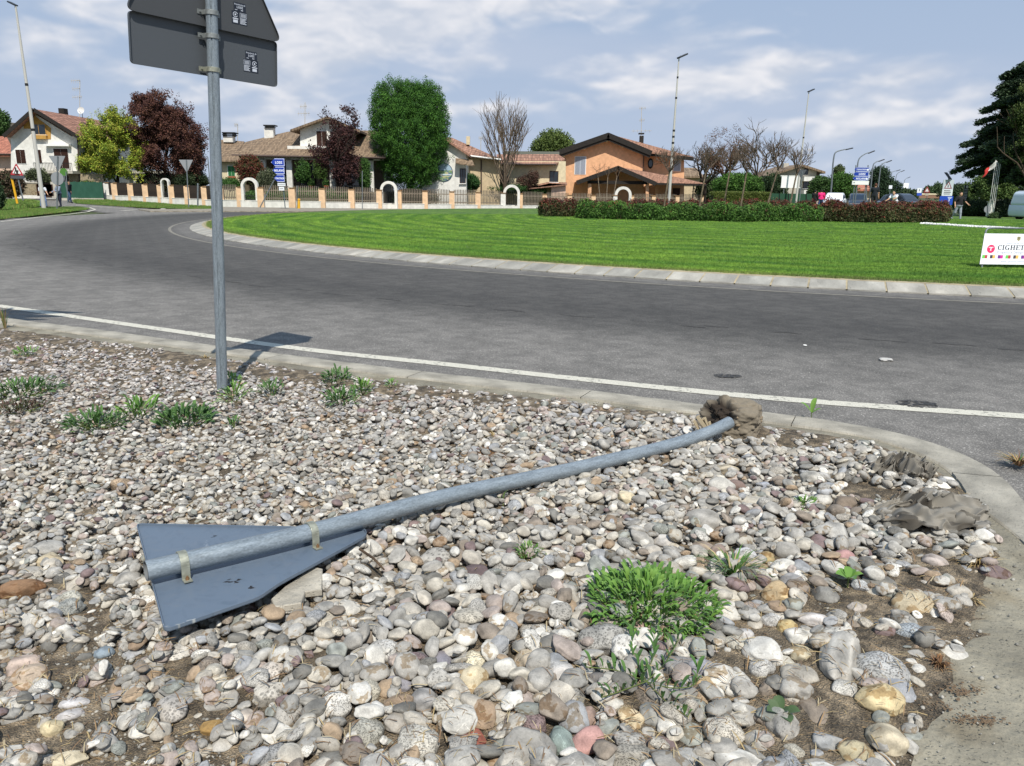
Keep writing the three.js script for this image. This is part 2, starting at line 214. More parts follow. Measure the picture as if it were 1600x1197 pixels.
const edgeLine = new THREE.CatmullRomCurve3([V(-40, 0, -22.5), V(-22, 0, -17.2), ...[[-40, 473], [0, 478.5], [240, 513], [480, 546.5], [700, 570], [900, 592], [1200, 622], [1600, 651]].map(p => G(...p)), V(7, 0, -4.9), V(14, 0, -3.6)], false, 'centripetal').getSpacedPoints(500);
ground('edge_line', ribbon(edgeLine, 0.155, 0.004, 1.3), paintMat);
const arcPts = (r, a0, a1, n) => [...Array(n + 1)].map((_, i) => { const a = lerp(a0, a1, i / n); return V(RC.x + Math.sin(a) * r, 0, RC.z + Math.cos(a) * r); });
ground('inner_edge_line', ribbon(arcPts(34.85, -2.25, 1.0, 400), 0.11, 0.004, 1.3), faded);
// give-way bar and arm edge lines, far left
ground('arm_edge_line', ribbon([G(0, 346.5), G(60, 339.5), G(110, 334.5), G(137, 331), G(149, 327.5), G(140, 325)], 0.14, 0.005), paintMat);
ground('arm_edge_line', ribbon([G(118, 322.5), G(160, 324.5), G(215, 327.5)], 0.16, 0.005), paintMat);
ground('give_way_bar', ribbon([G(190, 329), G(208, 328.4)], 0.5, 0.006), paintMat);
ground('give_way_bar', ribbon([G(240, 331), G(262, 324.5)], 0.35, 0.006), paintMat);
// seam of fine cracks along the outer wheel track
{ const rr = rng(33), l = []; for (let a = -0.95; a < -0.1; a += 0.004 + rr() * 0.022) { const n = 3 + Math.floor(rr() * 6), r0 = 39.35 + (rr() - 0.5) * 0.16 + 0.25 * Math.sin(a * 4), P = []; for (let i = 0; i <= n; i++) { const q = a + i * 0.0016, r = r0 + (rr() - 0.5) * 0.05; P.push(V(RC.x + Math.sin(q) * r, 0, RC.z + Math.cos(q) * r)); } l.push(ribbon(P, 0.010 + rr() * 0.018, 0.0035)); } ground('road_crack', merge(l), std(lin(0x3b3937), 0.95)); }
// tar patches on the lane
{ const rr = rng(31); const blot = (px, py, w, h) => { const s = new THREE.Shape(); for (let i = 0; i <= 26; i++) { const a = i / 26 * 6.283, q = 0.72 + 0.4 * fbm2(Math.cos(a) * 1.7 + px, Math.sin(a) * 1.7 + 9, 3); i ? s.lineTo(Math.cos(a) * w * q, Math.sin(a) * h * q) : s.moveTo(Math.cos(a) * w * q, Math.sin(a) * h * q); } const g = new THREE.ShapeGeometry(s); g.rotateX(-Math.PI / 2); const p = G(px, py); g.translate(p.x, 0.0068, p.z); return g; };
  const m = std(lin(0x55524e), 0.6, { map: withRep(texAsphalt, 1), bumpMap: bumpAsphalt, bumpScale: 0.004 });
  const spray = (px, py, w, h, n) => { const l = []; const c = G(px, py); for (let i = 0; i < n; i++) { const a = rr() * 6.283, q = Math.sqrt(rr()); const g = blot(px, py, 0.006 + rr() * 0.012, 0.005 + rr() * 0.009); g.translate(Math.cos(a) * q * w, rr() * 0.0006, Math.sin(a) * q * h); l.push(g); } return merge(l); };
  ground('road_stain', spray(1433, 632, 0.16, 0.12, 150), m); ground('road_stain', spray(1136, 588, 0.13, 0.07, 110), m); }

// ---------------------------------------------------------------- the traffic island: kerb, concrete apron, soil
const innerPts = [V(-60, 0, -26.4), V(-25, 0, -19.2), V(-10, 0, -11.35), ...[[0, 513], [165, 536], [330, 559], [600, 597], [900, 631], [1080, 653], [1190, 667], [1300, 683], [1390, 705], [1462, 738], [1515, 780], [1546, 830], [1552, 880], [1535, 945], [1505, 1010], [1470, 1080], [1440, 1145], [1415, 1205]].map(p => G(...p, 0.03)), V(0.95, 0, -1.3), V(0.7, 0, 0), V(0.5, 0, 6)];
const innerCurve = new THREE.CatmullRomCurve3(innerPts, false, 'centripetal').getSpacedPoints(600);
const islandPoly = [...innerCurve, V(-60, 0, 6)];
const concMat = std(lin(0xc0bcb2), 0.9, { map: withRep(texConcrete, 1), bumpMap: bumpConcrete, bumpScale: 0.006 });
const apronMat = std(lin(0xaaa598), 0.92, { map: withRep(texConcrete, 0.7), bumpMap: bumpConcrete, bumpScale: 0.012, vertexColors: true });
const KW = 0.27;                                                        // width of the kerb band
{ // kerb band as a solid strip: chamfered outer edge, flat top, thin joint lines between its lengths
  const parent = new THREE.Group(); parent.name = 'island_kerb'; parent.userData.kind = 'structure'; scene.add(parent);
  const C = outerCurve; let i = 0; const L = 14;
  const vis = C.map((p, k) => p.x > -13 && p.z > -14 && p.z < 1);
  while (i < C.length - 1) {
    const on = vis[i]; let j = i; while (j < C.length - 1 && vis[j] === on && (!on || j - i < L)) j++;
    const pos = [], idx = [], uv = []; let n = 0;
    const prof = [[0, -0.05], [0, 0.034], [0.012, 0.046], [KW, 0.05], [KW + 0.004, -0.03]];
    for (let k = i; k <= j; k++) { const t = C[Math.min(k + 1, C.length - 1)].clone().sub(C[Math.max(k - 1, 0)]).setY(0).normalize(), nn = V(t.z, 0, -t.x).multiplyScalar(-1); const e = k === i ? 0.003 : k === j ? -0.003 : 0; for (const [w, y] of prof) { pos.push(C[k].x + nn.x * w + t.x * e, y + (fbm2(C[k].x * 5, C[k].z * 5, 3) - 0.5) * 0.006, C[k].z + nn.z * w + t.z * e); uv.push(w, k * 0.1); } if (k > i) for (let q = 0; q < 4; q++) { const b = (k - i) * 5 + q, a = b - 5; idx.push(a, b, a + 1, a + 1, b, b + 1); } }
    const g = new THREE.BufferGeometry(); g.setAttribute('position', new THREE.Float32BufferAttribute(pos, 3)); g.setAttribute('uv', new THREE.Float32BufferAttribute(uv, 2)); g.setIndex(idx); g.computeVertexNormals();
    mesh('kerb_length', g, concMat, parent); i = j;
  }
}
const distToCurve = (C, x, z) => { let b = 1e9; for (const p of C) { const d = (p.x - x) ** 2 + (p.z - z) ** 2; if (d < b) b = d; } return Math.sqrt(b); };
const outerNear = outerCurve.filter(p => p.x > -14 && p.z < 7), innerNear = innerCurve.filter(p => p.x > -12 && p.z < 3);
const outerPoly = [...outerCurve, V(-60, 0, 6)];
// concrete apron between kerb and gravel
ground('concrete_apron', sheet(lines(-14, 3.2, 0.035, 1.0, 1.0), lines(-14, 4, 0.035, 1.02, -2.2), (x, z) => 0.036 + (fbm2(x * 3, z * 3, 4) - 0.5) * 0.012, (x, z) => inPoly(outerPoly, x, z) && distToCurve(outerNear, x, z) > KW * 0.8 && (!inPoly(islandPoly, x, z) || distToCurve(innerNear, x, z) < 0.11),
  (x, z) => { const q = sstep(0.56, 0.70, fbm2(x * 4 + 3, z * 4 + 8, 5)), e = sstep(0.5, 0.68, fbm2(x * 7, z * 7 + 30, 5)) * sstep(0.30, 0.0, distToCurve(innerNear, x, z)); const v = 1 - q * 0.05; return [v * lerp(1.04, 0.74, e), v * lerp(1.04, 0.68, e), v * lerp(1.01, 0.58, e)]; }), apronMat);

// bare-soil patches in the gravel: [point, radius, how bare]
const bare = [[G(40, 1120), 0.40, 0.9], [G(130, 1085), 0.32, 0.88], [G(250, 1190), 0.34, 0.85], [G(185, 1010), 0.24, 0.75], [G(300, 1130), 0.26, 0.6], [G(60, 985), 0.28, 0.55], [G(430, 1130), 0.2, 0.45], [G(560, 960), 0.2, 0.4], [G(860, 1040), 0.16, 0.45], [G(620, 1190), 0.2, 0.4], [G(1130, 1050), 0.22, 0.75], [G(1180, 1100), 0.32, 0.86], [G(1270, 1000), 0.30, 0.84], [G(1390, 1010), 0.36, 0.95], [G(1330, 1120), 0.34, 0.88], [G(1440, 930), 0.22, 0.9], [G(1250, 930), 0.16, 0.7], [G(1040, 1150), 0.2, 0.75], [G(1400, 990), 0.24, 0.8], [G(1300, 935), 0.16, 0.7], [G(1240, 1050), 0.20, 0.75], [G(1440, 1060), 0.2, 0.9], [G(1150, 1080), 0.16, 0.7], [G(1330, 1130), 0.2, 0.7], [G(1010, 1145), 0.14, 0.7], [G(880, 1100), 0.13, 0.5], [G(1230, 690), 0.26, 0.8], [G(1260, 700), 0.25, 0.6], [G(1480, 920), 0.18, 0.9], [G(950, 640), 0.22, 0.8], [G(1010, 646), 0.2, 0.8], [G(820, 628), 0.2, 0.5], [G(1420, 900), 0.15, 0.6], [G(1490, 790), 0.16, 0.4], [G(760, 1130), 0.12, 0.4], [G(1060, 1110), 0.13, 0.6], [G(1470, 1150), 0.2, 0.95], [G(700, 725), 0.25, 0.25], [G(-60, 1150), 0.4, 0.7]];
const bareness = (x, z) => { let m = 0; for (const [p, r, s] of bare) { const d = Math.hypot(p.x - x, p.z - z) / r; if (d < 1.6) m = Math.max(m, s * sstep(1.35, 0.65, d + (fbm2(x * 9, z * 9, 3) - 0.5) * 0.7)); } return m; };
const soilY = (x, z) => 0.006 + (fbm2(x * 2.2 + 5, z * 2.2, 4) - 0.5) * 0.05 + (fbm2(x * 14, z * 14, 3) - 0.5) * 0.022;
const gravel = ground('gravel_bed', sheet(lines(-16, 3.0, 0.045, 1.018, 0), lines(-15, 6, 0.045, 1.025, -3), (x, z) => { const y = soilY(x, z), e = distToCurve(innerNear, x, z) * (inPoly(islandPoly, x, z) ? 1 : -1); return lerp(0.037 + 0.10 * clamp(e, -0.25, 0.3) + (fbm2(x * 22, z * 22, 3) - 0.5) * 0.016, y + 0.026, sstep(0.12, 0.45, e)); }, (x, z) => inPoly(islandPoly, x, z) || distToCurve(innerNear, x, z) < 0.15,
  (x, z) => { const n = fbm2(x * 3, z * 3 + 50, 4); return [0.56 + n * 0.22, 0.535 + n * 0.20, 0.49 + n * 0.17]; }, 1.4), std(null, 1, { vertexColors: true, map: texSoil, bumpMap: bumpSoil, bumpScale: 0.02 }));
{ const rr = rng(37), l = []; for (const [px, py, w, h, n] of [[1502, 1080, 0.045, 0.026, 150], [1530, 1127, 0.062, 0.022, 190], [1478, 1104, 0.07, 0.03, 50]]) { const c = G(px, py, 0.04); for (let i = 0; i < n; i++) { const a = rr() * 6.283, q = Math.sqrt(-Math.log(1 - rr() * 0.98)) * (0.75 + 0.5 * rr()), g = new THREE.IcosahedronGeometry(0.0016 + rr() * rr() * 0.0045, 0); g.scale(1.4, 0.35, 1); g.rotateY(rr() * 6); g.translate(c.x + Math.cos(a) * q * w, 0.043 + rr() * 0.003, c.z + Math.sin(a) * q * h); l.push(g); } } const m = ground('dirt', merge(l), std(lin(0x6d5a45), 1)); m.userData = { kind: 'stuff', label: 'crumbs of brown dirt spilled on the concrete at lower right', category: 'dirt' }; }
// ---------------------------------------------------------------- STONES of the gravel bed
const RS = rng(2024);
const pal = [[0xa6a29b, 18], [0x9a958d, 16], [0xb2a794, 13], [0xc6c1b6, 13], [0x8a8883, 10], [0x9196a0, 5], [0x858c84, 4], [0x66645f, 5], [0x857462, 6], [0xab9489, 6], [0x735a5c, 2.2], [0xa98655, 2.6], [0xbdb29b, 8], [0x9b7a52, 1.5], [0xd8d4cb, 6]];
const palSum = pal.reduce((s, p) => s + p[1], 0);
function stoneColour(x, z) { let t = RS() * palSum, c = 0; for (const p of pal) { if ((t -= p[1]) < 0) { c = p[0]; break; } } const k = lin(c); const far = sstep(-4.2, -7, z); const j = 0.9 + RS() * 0.24; const g = (k.r + k.g + k.b) / 3, sa = 0.44; { const v = lerp(g, 0.36, 0.33) / g; k.r *= v; k.g *= v; k.b *= v; } k.r = lerp(g, k.r, sa); k.g = lerp(g, k.g, sa); k.b = lerp(g, k.b, sa); k.r *= j; k.g *= j * lerp(0.985, 0.97, far); k.b *= j * lerp(0.915, 0.95, far); return k; }
// base shapes at several levels of detail: rounded, flattened, some angular
function pebbleShape(seed, detail) {
  let g = new THREE.IcosahedronGeometry(1, detail); g.deleteAttribute('uv'); g.deleteAttribute('normal'); g = BGU.mergeVertices(g, 1e-4);
  const r = rng(seed * 97 + 5), p = g.attributes.position, o = r() * 50, lump = 0.30 + r() * 0.35, ang = r() < 0.5, planes = [];
  for (let i = 0; i < (ang ? 8 : 4); i++) { planes.push([V(r() - 0.5, r() - 0.5, r() - 0.5).normalize(), ang ? 0.66 + r() * 0.2 : 0.80 + r() * 0.16]); }
  const v = V(0, 0, 0), P = [], U = [];
  for (let i = 0; i < p.count; i++) { v.fromBufferAttribute(p, i); const n = v.clone(); let s = 1 + (fbm3(n.x * 0.9 + o, n.y * 0.9, n.z * 0.9 + o, 3) - 0.5) * lump * 2 + (detail > 3 ? (fbm3(n.x * 4 + o, n.y * 4, n.z * 4, 2) - 0.5) * 0.05 : 0); v.multiplyScalar(s); for (const [pn, d] of planes) { const q = v.dot(pn) - d; if (q > 0) v.addScaledVector(pn, -q * 0.85); }
    p.setXYZ(i, v.x, v.y, v.z); const rr = Math.sqrt((1 - n.y) / 2) * 0.47, hl = Math.hypot(n.x, n.z) || 1; U.push(0.5 + n.x / hl * rr, 0.5 + n.z / hl * rr); }
  return { pos: Float32Array.from(p.array), idx: g.index.array, n: p.count, uv: U };
}
const LOD = [1, 2, 3, 6, 0].map(d => [...Array(22)].map((_, i) => pebbleShape(i + 1, d)));
// height grid the stones settle on
const HG = { x0: -11, z0: -13, s: 0.0175, nx: 810, nz: 740 }; HG.a = new Float32Array(HG.nx * HG.nz);
for (let j = 0; j < HG.nz; j++) for (let i = 0; i < HG.nx; i++) HG.a[j * HG.nx + i] = soilY(HG.x0 + i * HG.s, HG.z0 + j * HG.s) + 0.018;
const hg = (x, z) => { const i = Math.round((x - HG.x0) / HG.s), j = Math.round((z - HG.z0) / HG.s); return i < 0 || j < 0 || i >= HG.nx || j >= HG.nz ? 0.02 : HG.a[j * HG.nx + i]; };
const insideGrid = (() => { const s = 0.05, nx = 300, nz = 280, a = new Uint8Array(nx * nz); for (let j = 0; j < nz; j++) for (let i = 0; i < nx; i++) { const x = -11 + i * s, z = -13 + j * s; if (inPoly(islandPoly, x, z)) a[j * nx + i] = distToCurve(innerNear, x, z) > 0.05 ? 2 : 1; } return (x, z) => { const i = Math.round((x + 11) / s), j = Math.round((z + 13) / s); return i < 0 || j < 0 || i >= nx || j >= nz ? 0 : a[j * nx + i]; }; })();
const namedMask = new Uint8Array(HG.nx * HG.nz);
const TILES = [0, 1, 2, 3, 0, 1, 2, 3, 0, 2, 4, 6, 7, 8, 9, 10, 11, 12, 12, 13, 13, 14, 1, 3];
const noStone = [[1.52, -5.02, 0.24], [1.95, -3.95, 0.16], [2.12, -3.62, 0.2], [G(480, 918).x, G(480, 918).z, 0.085], [G(448, 940).x, G(448, 940).z, 0.075]];                                                     // [x, z, r]: kept free (footing, cloth)
const stones = [];
function settle(x, z, a, b, c, yaw, sink = 0.36, force) {
  // footprint heights: rest on the higher third of what lies beneath, tilt with it
  const ca = Math.cos(yaw), sa = Math.sin(yaw); let hs = [], gx = 0, gz = 0;
  for (const [u, w] of [[0, 0], [0.55, 0], [-0.55, 0], [0, 0.55], [0, -0.55], [0.4, 0.4], [-0.4, 0.4], [0.4, -0.4], [-0.4, -0.4]]) { const h = hg(x + u * a * ca - w * b * sa, z + u * a * sa + w * b * ca); hs.push(h); gx += h * u; gz += h * w; }
  const top = [...hs].sort((p, q) => q - p); const base = (top[1] + top[2] + top[3] + top[4]) / 4;
  if (!force && base > 0.072) return null;
  const y = base + c * (1 - sink);
  return { x, z, y, a, b, c, yaw, tx: clamp(gx / (a * 2.2), -0.5, 0.5), tz: clamp(gz / (b * 2.2), -0.5, 0.5) };
}
function stamp(s) { const R = Math.max(s.a, s.b), n = Math.ceil(R / HG.s), ci = Math.round((s.x - HG.x0) / HG.s), cj = Math.round((s.z - HG.z0) / HG.s), ca = Math.cos(s.yaw), sa = Math.sin(s.yaw);
  for (let j = -n; j <= n; j++) for (let i = -n; i <= n; i++) { const dx = i * HG.s, dz = j * HG.s, u = (dx * ca + dz * sa) / s.a, w = (-dx * sa + dz * ca) / s.b, q = u * u + w * w; if (q >= 1) continue; const I = ci + i, J = cj + j; if (I < 0 || J < 0 || I >= HG.nx || J >= HG.nz) continue; const k = J * HG.nx + I; if (s.named) namedMask[k] = 1; const h = s.y + s.c * 0.9 * Math.sqrt(1 - q); if (h > HG.a[k]) HG.a[k] = h; } }
function addStone(s, o = {}) { s.col = o.col || stoneColour(s.x, s.z); s.tile = o.tile ?? TILES[Math.floor(RS() * TILES.length)]; s.shape = o.shape ?? Math.floor(RS() * 22); s.named = !!o.named; stones.push(s); stamp(s); return s; }
// big stones one can recognise: [px, py, width px, height px, turn deg, colour, skin]
const known = [[1312, 1035, 82, 84, -62, 0xaaa69c, 9], [1427, 945, 62, 44, -10, 0xb9ac90, 12], [1425, 987, 62, 34, 5, 0x9aa0a2, 5], [1378, 1046, 72, 52, 25, 0xa8a8a4, 5], [1376, 1100, 66, 52, 20, 0xc0b089, 13], [1402, 1080, 52, 42, 30, 0x989a9c, 1], [1288, 1160, 46, 44, 0, 0xa2a29e, 7], [1334, 1178, 50, 44, 10, 0xb2a788, 12], [1385, 1158, 56, 52, 15, 0xaba18a, 9], [1272, 1112, 36, 46, 90, 0x857a6c, 2], [1130, 1146, 66, 44, 12, 0xbab4a6, 4], [1240, 1172, 34, 38, 60, 0xb9b3a2, 6], [1185, 1150, 32, 34, 20, 0xbdb7a7, 0], [655, 1160, 74, 46, 4, 0xb6b2a6, 4], [572, 1140, 54, 42, -5, 0xa6a498, 6], [523, 1103, 56, 50, 40, 0xc8c4b9, 5], [583, 1107, 58, 30, 5, 0xd6d3ca, 7], [621, 1127, 46, 42, -30, 0x9b958a, 0], [737, 1062, 52, 44, -4, 0xcabd9e, 12], [918, 1158, 56, 48, 30, 0xae8880, 2], [878, 1155, 36, 48, 80, 0x8f9c94, 8], [738, 1152, 46, 34, -30, 0xa0604f, 7], [688, 914, 46, 30, -12, 0xab9a76, 12], [744, 890, 50, 24, -10, 0x5f5252, 2], [424, 1050, 40, 30, -30, 0xbfb7ab, 11], [418, 1084, 52, 40, -30, 0xb8b2a5, 11], [268, 1108, 48, 40, -25, 0xaba69d, 11], [430, 1180, 56, 48, 10, 0x8f8f8c, 6], [46, 1060, 52, 34, -10, 0xb9a791, 12], [38, 1036, 50, 30, -8, 0xab9b8e, 9], [604, 1012, 48, 34, -28, 0xb9b7b0, 4], [330, 1130, 38, 24, 0, 0x9a7c4a, 1], [382, 1114, 34, 24, -20, 0xb9aea0, 3], [826, 1030, 34, 44, 80, 0xb8aa93, 12], [1056, 1042, 52, 42, -20, 0x858482, 0], [1096, 1045, 44, 34, 10, 0x95959a, 7], [936, 1062, 52, 32, 12, 0x6e6a66, 2], [1020, 1116, 42, 38, -30, 0x87867f, 3], [984, 1120, 36, 38, 70, 0xc3b393, 13], [1103, 1070, 38, 36, 30, 0xb09b76, 14], [740, 1030, 34, 40, 80, 0xcfc6ab, 4], [690, 1030, 30, 44, 85, 0x8d8a90, 7], [622, 1065, 40, 24, 10, 0x8e8c90, 0], [662, 1090, 48, 36, 8, 0x8b8985, 9], [575, 1075, 42, 40, 0, 0xb8b3a2, 6], [875, 1052, 48, 40, 15, 0xc9c5be, 7], [1000, 987, 44, 30, 0, 0xa98f85, 2], [826, 1150, 34, 24, 0, 0x9c9a90, 4], [915, 1115, 40, 38, 40, 0x9a8578, 1], [963, 1142, 32, 34, 10, 0x76746f, 14], [985, 1185, 68, 42, 8, 0x9d988c, 6], [1070, 1190, 60, 34, 5, 0xa8a69f, 12], [1225, 930, 36, 28, 30, 0xc0ab84, 13], [1210, 928, 44, 34, 35, 0xb49f7c, 12], [1240, 912, 42, 32, 10, 0x93918e, 1], [1270, 965, 46, 24, 15, 0xb8b3ad, 9], [1205, 965, 40, 22, 8, 0xb0aea8, 4], [1198, 868, 28, 22, 20, 0xa18d66, 13], [1165, 868, 40, 30, 20, 0xc7c6c4, 7], [1318, 872, 40, 24, -15, 0xa98580, 2], [1100, 852, 46, 22, 35, 0x8a7d6f, 9], [1120, 860, 30, 22, 30, 0x86766c, 2], [1037, 843, 34, 24, 20, 0xc7c3bb, 7], [1018, 862, 40, 26, 5, 0xb4aea2, 0], [1270, 750, 42, 30, -30, 0xa3a096, 9], [1135, 730, 48, 18, -8, 0xa39a86, 9], [1174, 742, 36, 18, 0, 0x6f665c, 2], [1320, 790, 38, 28, 15, 0x7d7061, 1], [1284, 745, 30, 20, -20, 0xb6b3ac, 5], [1150, 757, 28, 22, 30, 0x7d6b62, 2], [1192, 757, 24, 18, -10, 0xa5a8ae, 7], [979, 778, 32, 28, 10, 0xc9bd9f, 1], [1025, 790, 36, 22, 0, 0xb6b4ae, 4], [1460, 877, 36, 34, 40, 0xa59b92, 9], [1344, 912, 26, 26, 60, 0xb9bab9, 5], [30, 922, 58, 30, -20, 0x8c6d50, 12], [105, 935, 46, 24, 5, 0xa2a094, 4], [75, 875, 44, 26, 0, 0xb1a58a, 1], [110, 945, 40, 24, 0, 0x989a94, 6], [200, 903, 40, 28, -20, 0x96938b, 9], [80, 1130, 30, 22, 0, 0xbfb290, 3], [105, 1180, 44, 24, -8, 0xc1b69b, 1], [280, 855, 24, 16, 0, 0xb3936b, 13], [70, 855, 42, 22, 0, 0x9c9a93, 0], [205, 1042, 42, 22, -30, 0xa2a1a0, 9], [115, 1087, 38, 16, -12, 0xb7b5b3, 3], [108, 1105, 34, 16, -28, 0xaba8a5, 3], [352, 1020, 34, 22, 5, 0x757675, 0], [323, 980, 24, 18, 10, 0x8c8b88, 2], [340, 1003, 28, 16, -15, 0xaaa49b, 1], [162, 1010, 26, 22, -20, 0x7d8990, 3], [1297, 1075, 14, 30, 85, 0x9a9792, 3], [1340, 945, 30, 18, -20, 0xa9a196, 1], [1190, 1042, 40, 26, 15, 0xb3b1aa, 5], [1250, 1020, 38, 26, -25, 0xb0a890, 13], [1228, 1030, 26, 22, 10, 0xb6b2a4, 1], [1165, 990, 30, 24, 10, 0xc2bfb9, 7], [1230, 975, 30, 20, 20, 0xb9a678, 12], [1150, 1000, 26, 26, 80, 0xb2aea0, 14]];
for (const [px, py, w, h, turn, col, tile] of known) {
  const p0 = G(px, py, 0.05), dist = Math.hypot(p0.x, p0.z, EYE), m = dist * 0.975 / FOC; const a = w * m * 0.5, sv = EYE / dist;
  const tr = turn * Math.PI / 180; let b = Math.min(h * m * 0.5 * 1.25, a * 0.95); if (Math.abs(Math.abs(turn) - 80) < 15) b = Math.min(w, h) * m * 0.55;
  const aa = Math.abs(Math.abs(turn) - 80) < 15 || turn === -62 ? h * m * 0.5 / Math.max(0.55, sv) * (turn === -62 ? 0.86 : 0.8) : a, bb = turn === -62 ? w * m * 0.36 : b;
  const c = Math.min(aa, bb) * 0.72; const s = settle(p0.x, p0.z, aa, bb, c, tr, 0.42, 1); s.y = Math.min(s.y, 0.02 + c * 0.75); s.tx *= 0.3; s.tz *= 0.3;
  addStone(s, { col: lin(col), tile, named: true });
}
{ // random ones: big to small, in several rounds, until the bed is covered
  const rounds = [[0.062, 0.085, 50], [0.048, 0.064, 420], [0.036, 0.050, 3000], [0.025, 0.037, 7600], [0.016, 0.027, 10500], [0.010, 0.018, 6500]];
  rounds.forEach(([r0, r1, n], ri) => { let made = 0, tries = 0;
    while (made < n && tries < n * 6) { tries++;
      // denser sampling close to the viewer
      const z = -1.55 - Math.pow(RS(), 1.10) * 10.2, half = 0.85 * -z + 0.6; const x = clamp((RS() * 2 - 1) * half, -10.5, 2.9);
      const q = insideGrid(x, z); if (!q || (q === 1 && ri < 4)) continue;
      const zs = (lerp(1.30, 1.02, sstep(-2.3, -3.6, z))) * lerp(1.0, 0.86, sstep(-3.5, -8, z)) * (ri > 3 ? 1 : 0.8 + 0.45 * sstep(-1.6, 0.2, x));
      { const I = Math.round((x - HG.x0) / HG.s), J = Math.round((z - HG.z0) / HG.s); if (namedMask[J * HG.nx + I]) continue; }
      let bestS = null, B = bareness(x, z); if (B > 0 && vn2(x * 21 + 7, z * 21) < B * (ri > 3 ? 0.52 : 0.62)) continue; if (ri > 3 && z > -3.3 && RS() < 0.5) continue;
      if (noStone.some(([nx, nz, nr]) => (x - nx) ** 2 + (z - nz) ** 2 < nr * nr)) continue;
      const a = lerp(r0, r1, RS()) * zs, b = a * (0.58 + RS() * 0.36), c = a * (0.28 + RS() * 0.30), yaw = RS() * 6.283;
      if (ri < 3) { let clash = false; const R = a * 0.8; for (let k = 0; k < 6; k++) { const an = k * 1.047, h = hg(x + Math.cos(an) * R, z + Math.sin(an) * R) - soilY(x + Math.cos(an) * R, z + Math.sin(an) * R); if (h > (ri < 2 ? 0.03 : 0.045)) { clash = true; break; } } if (clash) continue; }
      bestS = settle(x, z, a, b, c, yaw, B > 0.3 ? 0.75 : 0.46, 0); if (!bestS) continue;
      addStone(bestS); made++;
    } });
}
const stoneMat = new THREE.MeshStandardMaterial({ vertexColors: true, map: texStone, roughness: 0.88, bumpMap: bumpStone, bumpScale: 0.004 });
{ const M = new THREE.Matrix4(), E3 = new THREE.Euler(), Q = new THREE.Quaternion(), v = V(0, 0, 0);
  for (const s of stones) { const d = Math.hypot(s.x, s.z, EYE); const tr = ray(0, 0); s.px = Math.max(s.a, s.b) / d; const ang = Math.abs(Math.atan2(s.x, -s.z)); s.inView = ang < 0.64 && s.z < -1.75; if (!s.inView) s.px *= 0.2; s.rank = s.px * (s.named ? 10 : 1); }
  stones.sort((p, q) => q.rank - p.rank);
  const writeStone = (s, L, P, U, C, I) => { const sh = LOD[L][s.shape % LOD[L].length]; E3.set(-s.tz, -s.yaw, s.tx, 'YXZ'); Q.setFromEuler(E3); M.compose(V(s.x, s.y, s.z), Q, V(s.a, s.c, s.b)); const base = P.length / 3, tx = (s.tile % 4) * 0.25, ty = Math.floor(s.tile / 4) * 0.25;
    for (let i = 0; i < sh.n; i++) { v.set(sh.pos[i * 3], sh.pos[i * 3 + 1], sh.pos[i * 3 + 2]); const w = 0.94 + 0.12 * vn3(v.x * 2 + s.x * 9, v.y * 2, v.z * 2 + s.z * 7); v.applyMatrix4(M); P.push(v.x, v.y, v.z); U.push(tx + 0.25 * sh.uv[i * 2], ty + 0.25 * sh.uv[i * 2 + 1]); C.push(s.col.r * w * 1.48, s.col.g * w * 1.455, s.col.b * w * 1.45); }
    for (let i = 0; i < sh.idx.length; i++) I.push(base + sh.idx[i]); };
  const build = (P, U, C, I) => { const g = new THREE.BufferGeometry(); g.setAttribute('position', new THREE.BufferAttribute(Float32Array.from(P), 3)); g.setAttribute('uv', new THREE.BufferAttribute(Float32Array.from(U), 2)); g.setAttribute('color', new THREE.BufferAttribute(Float32Array.from(C), 3)); g.setIndex(new THREE.BufferAttribute(Uint32Array.from(I), 1)); g.computeVertexNormals(); return g; };
  stones.slice(0, 300).forEach(s => { const P = [], U = [], C = [], I = []; writeStone(s, 3, P, U, C, I); mesh('stone', build(P, U, C, I), stoneMat, gravel); });
  const P = [], U = [], C = [], I = []; let tri = 0;
  stones.slice(300).forEach((s, i) => { const L = !s.inView ? 4 : i < 1000 ? 2 : i < 4200 ? 1 : i < 13500 ? 0 : 4; writeStone(s, L, P, U, C, I); });
  stuff(mesh('pebbles', build(P, U, C, I), stoneMat, gravel)); console.log('stones', stones.length, 'pebble triangles', I.length / 3);
}
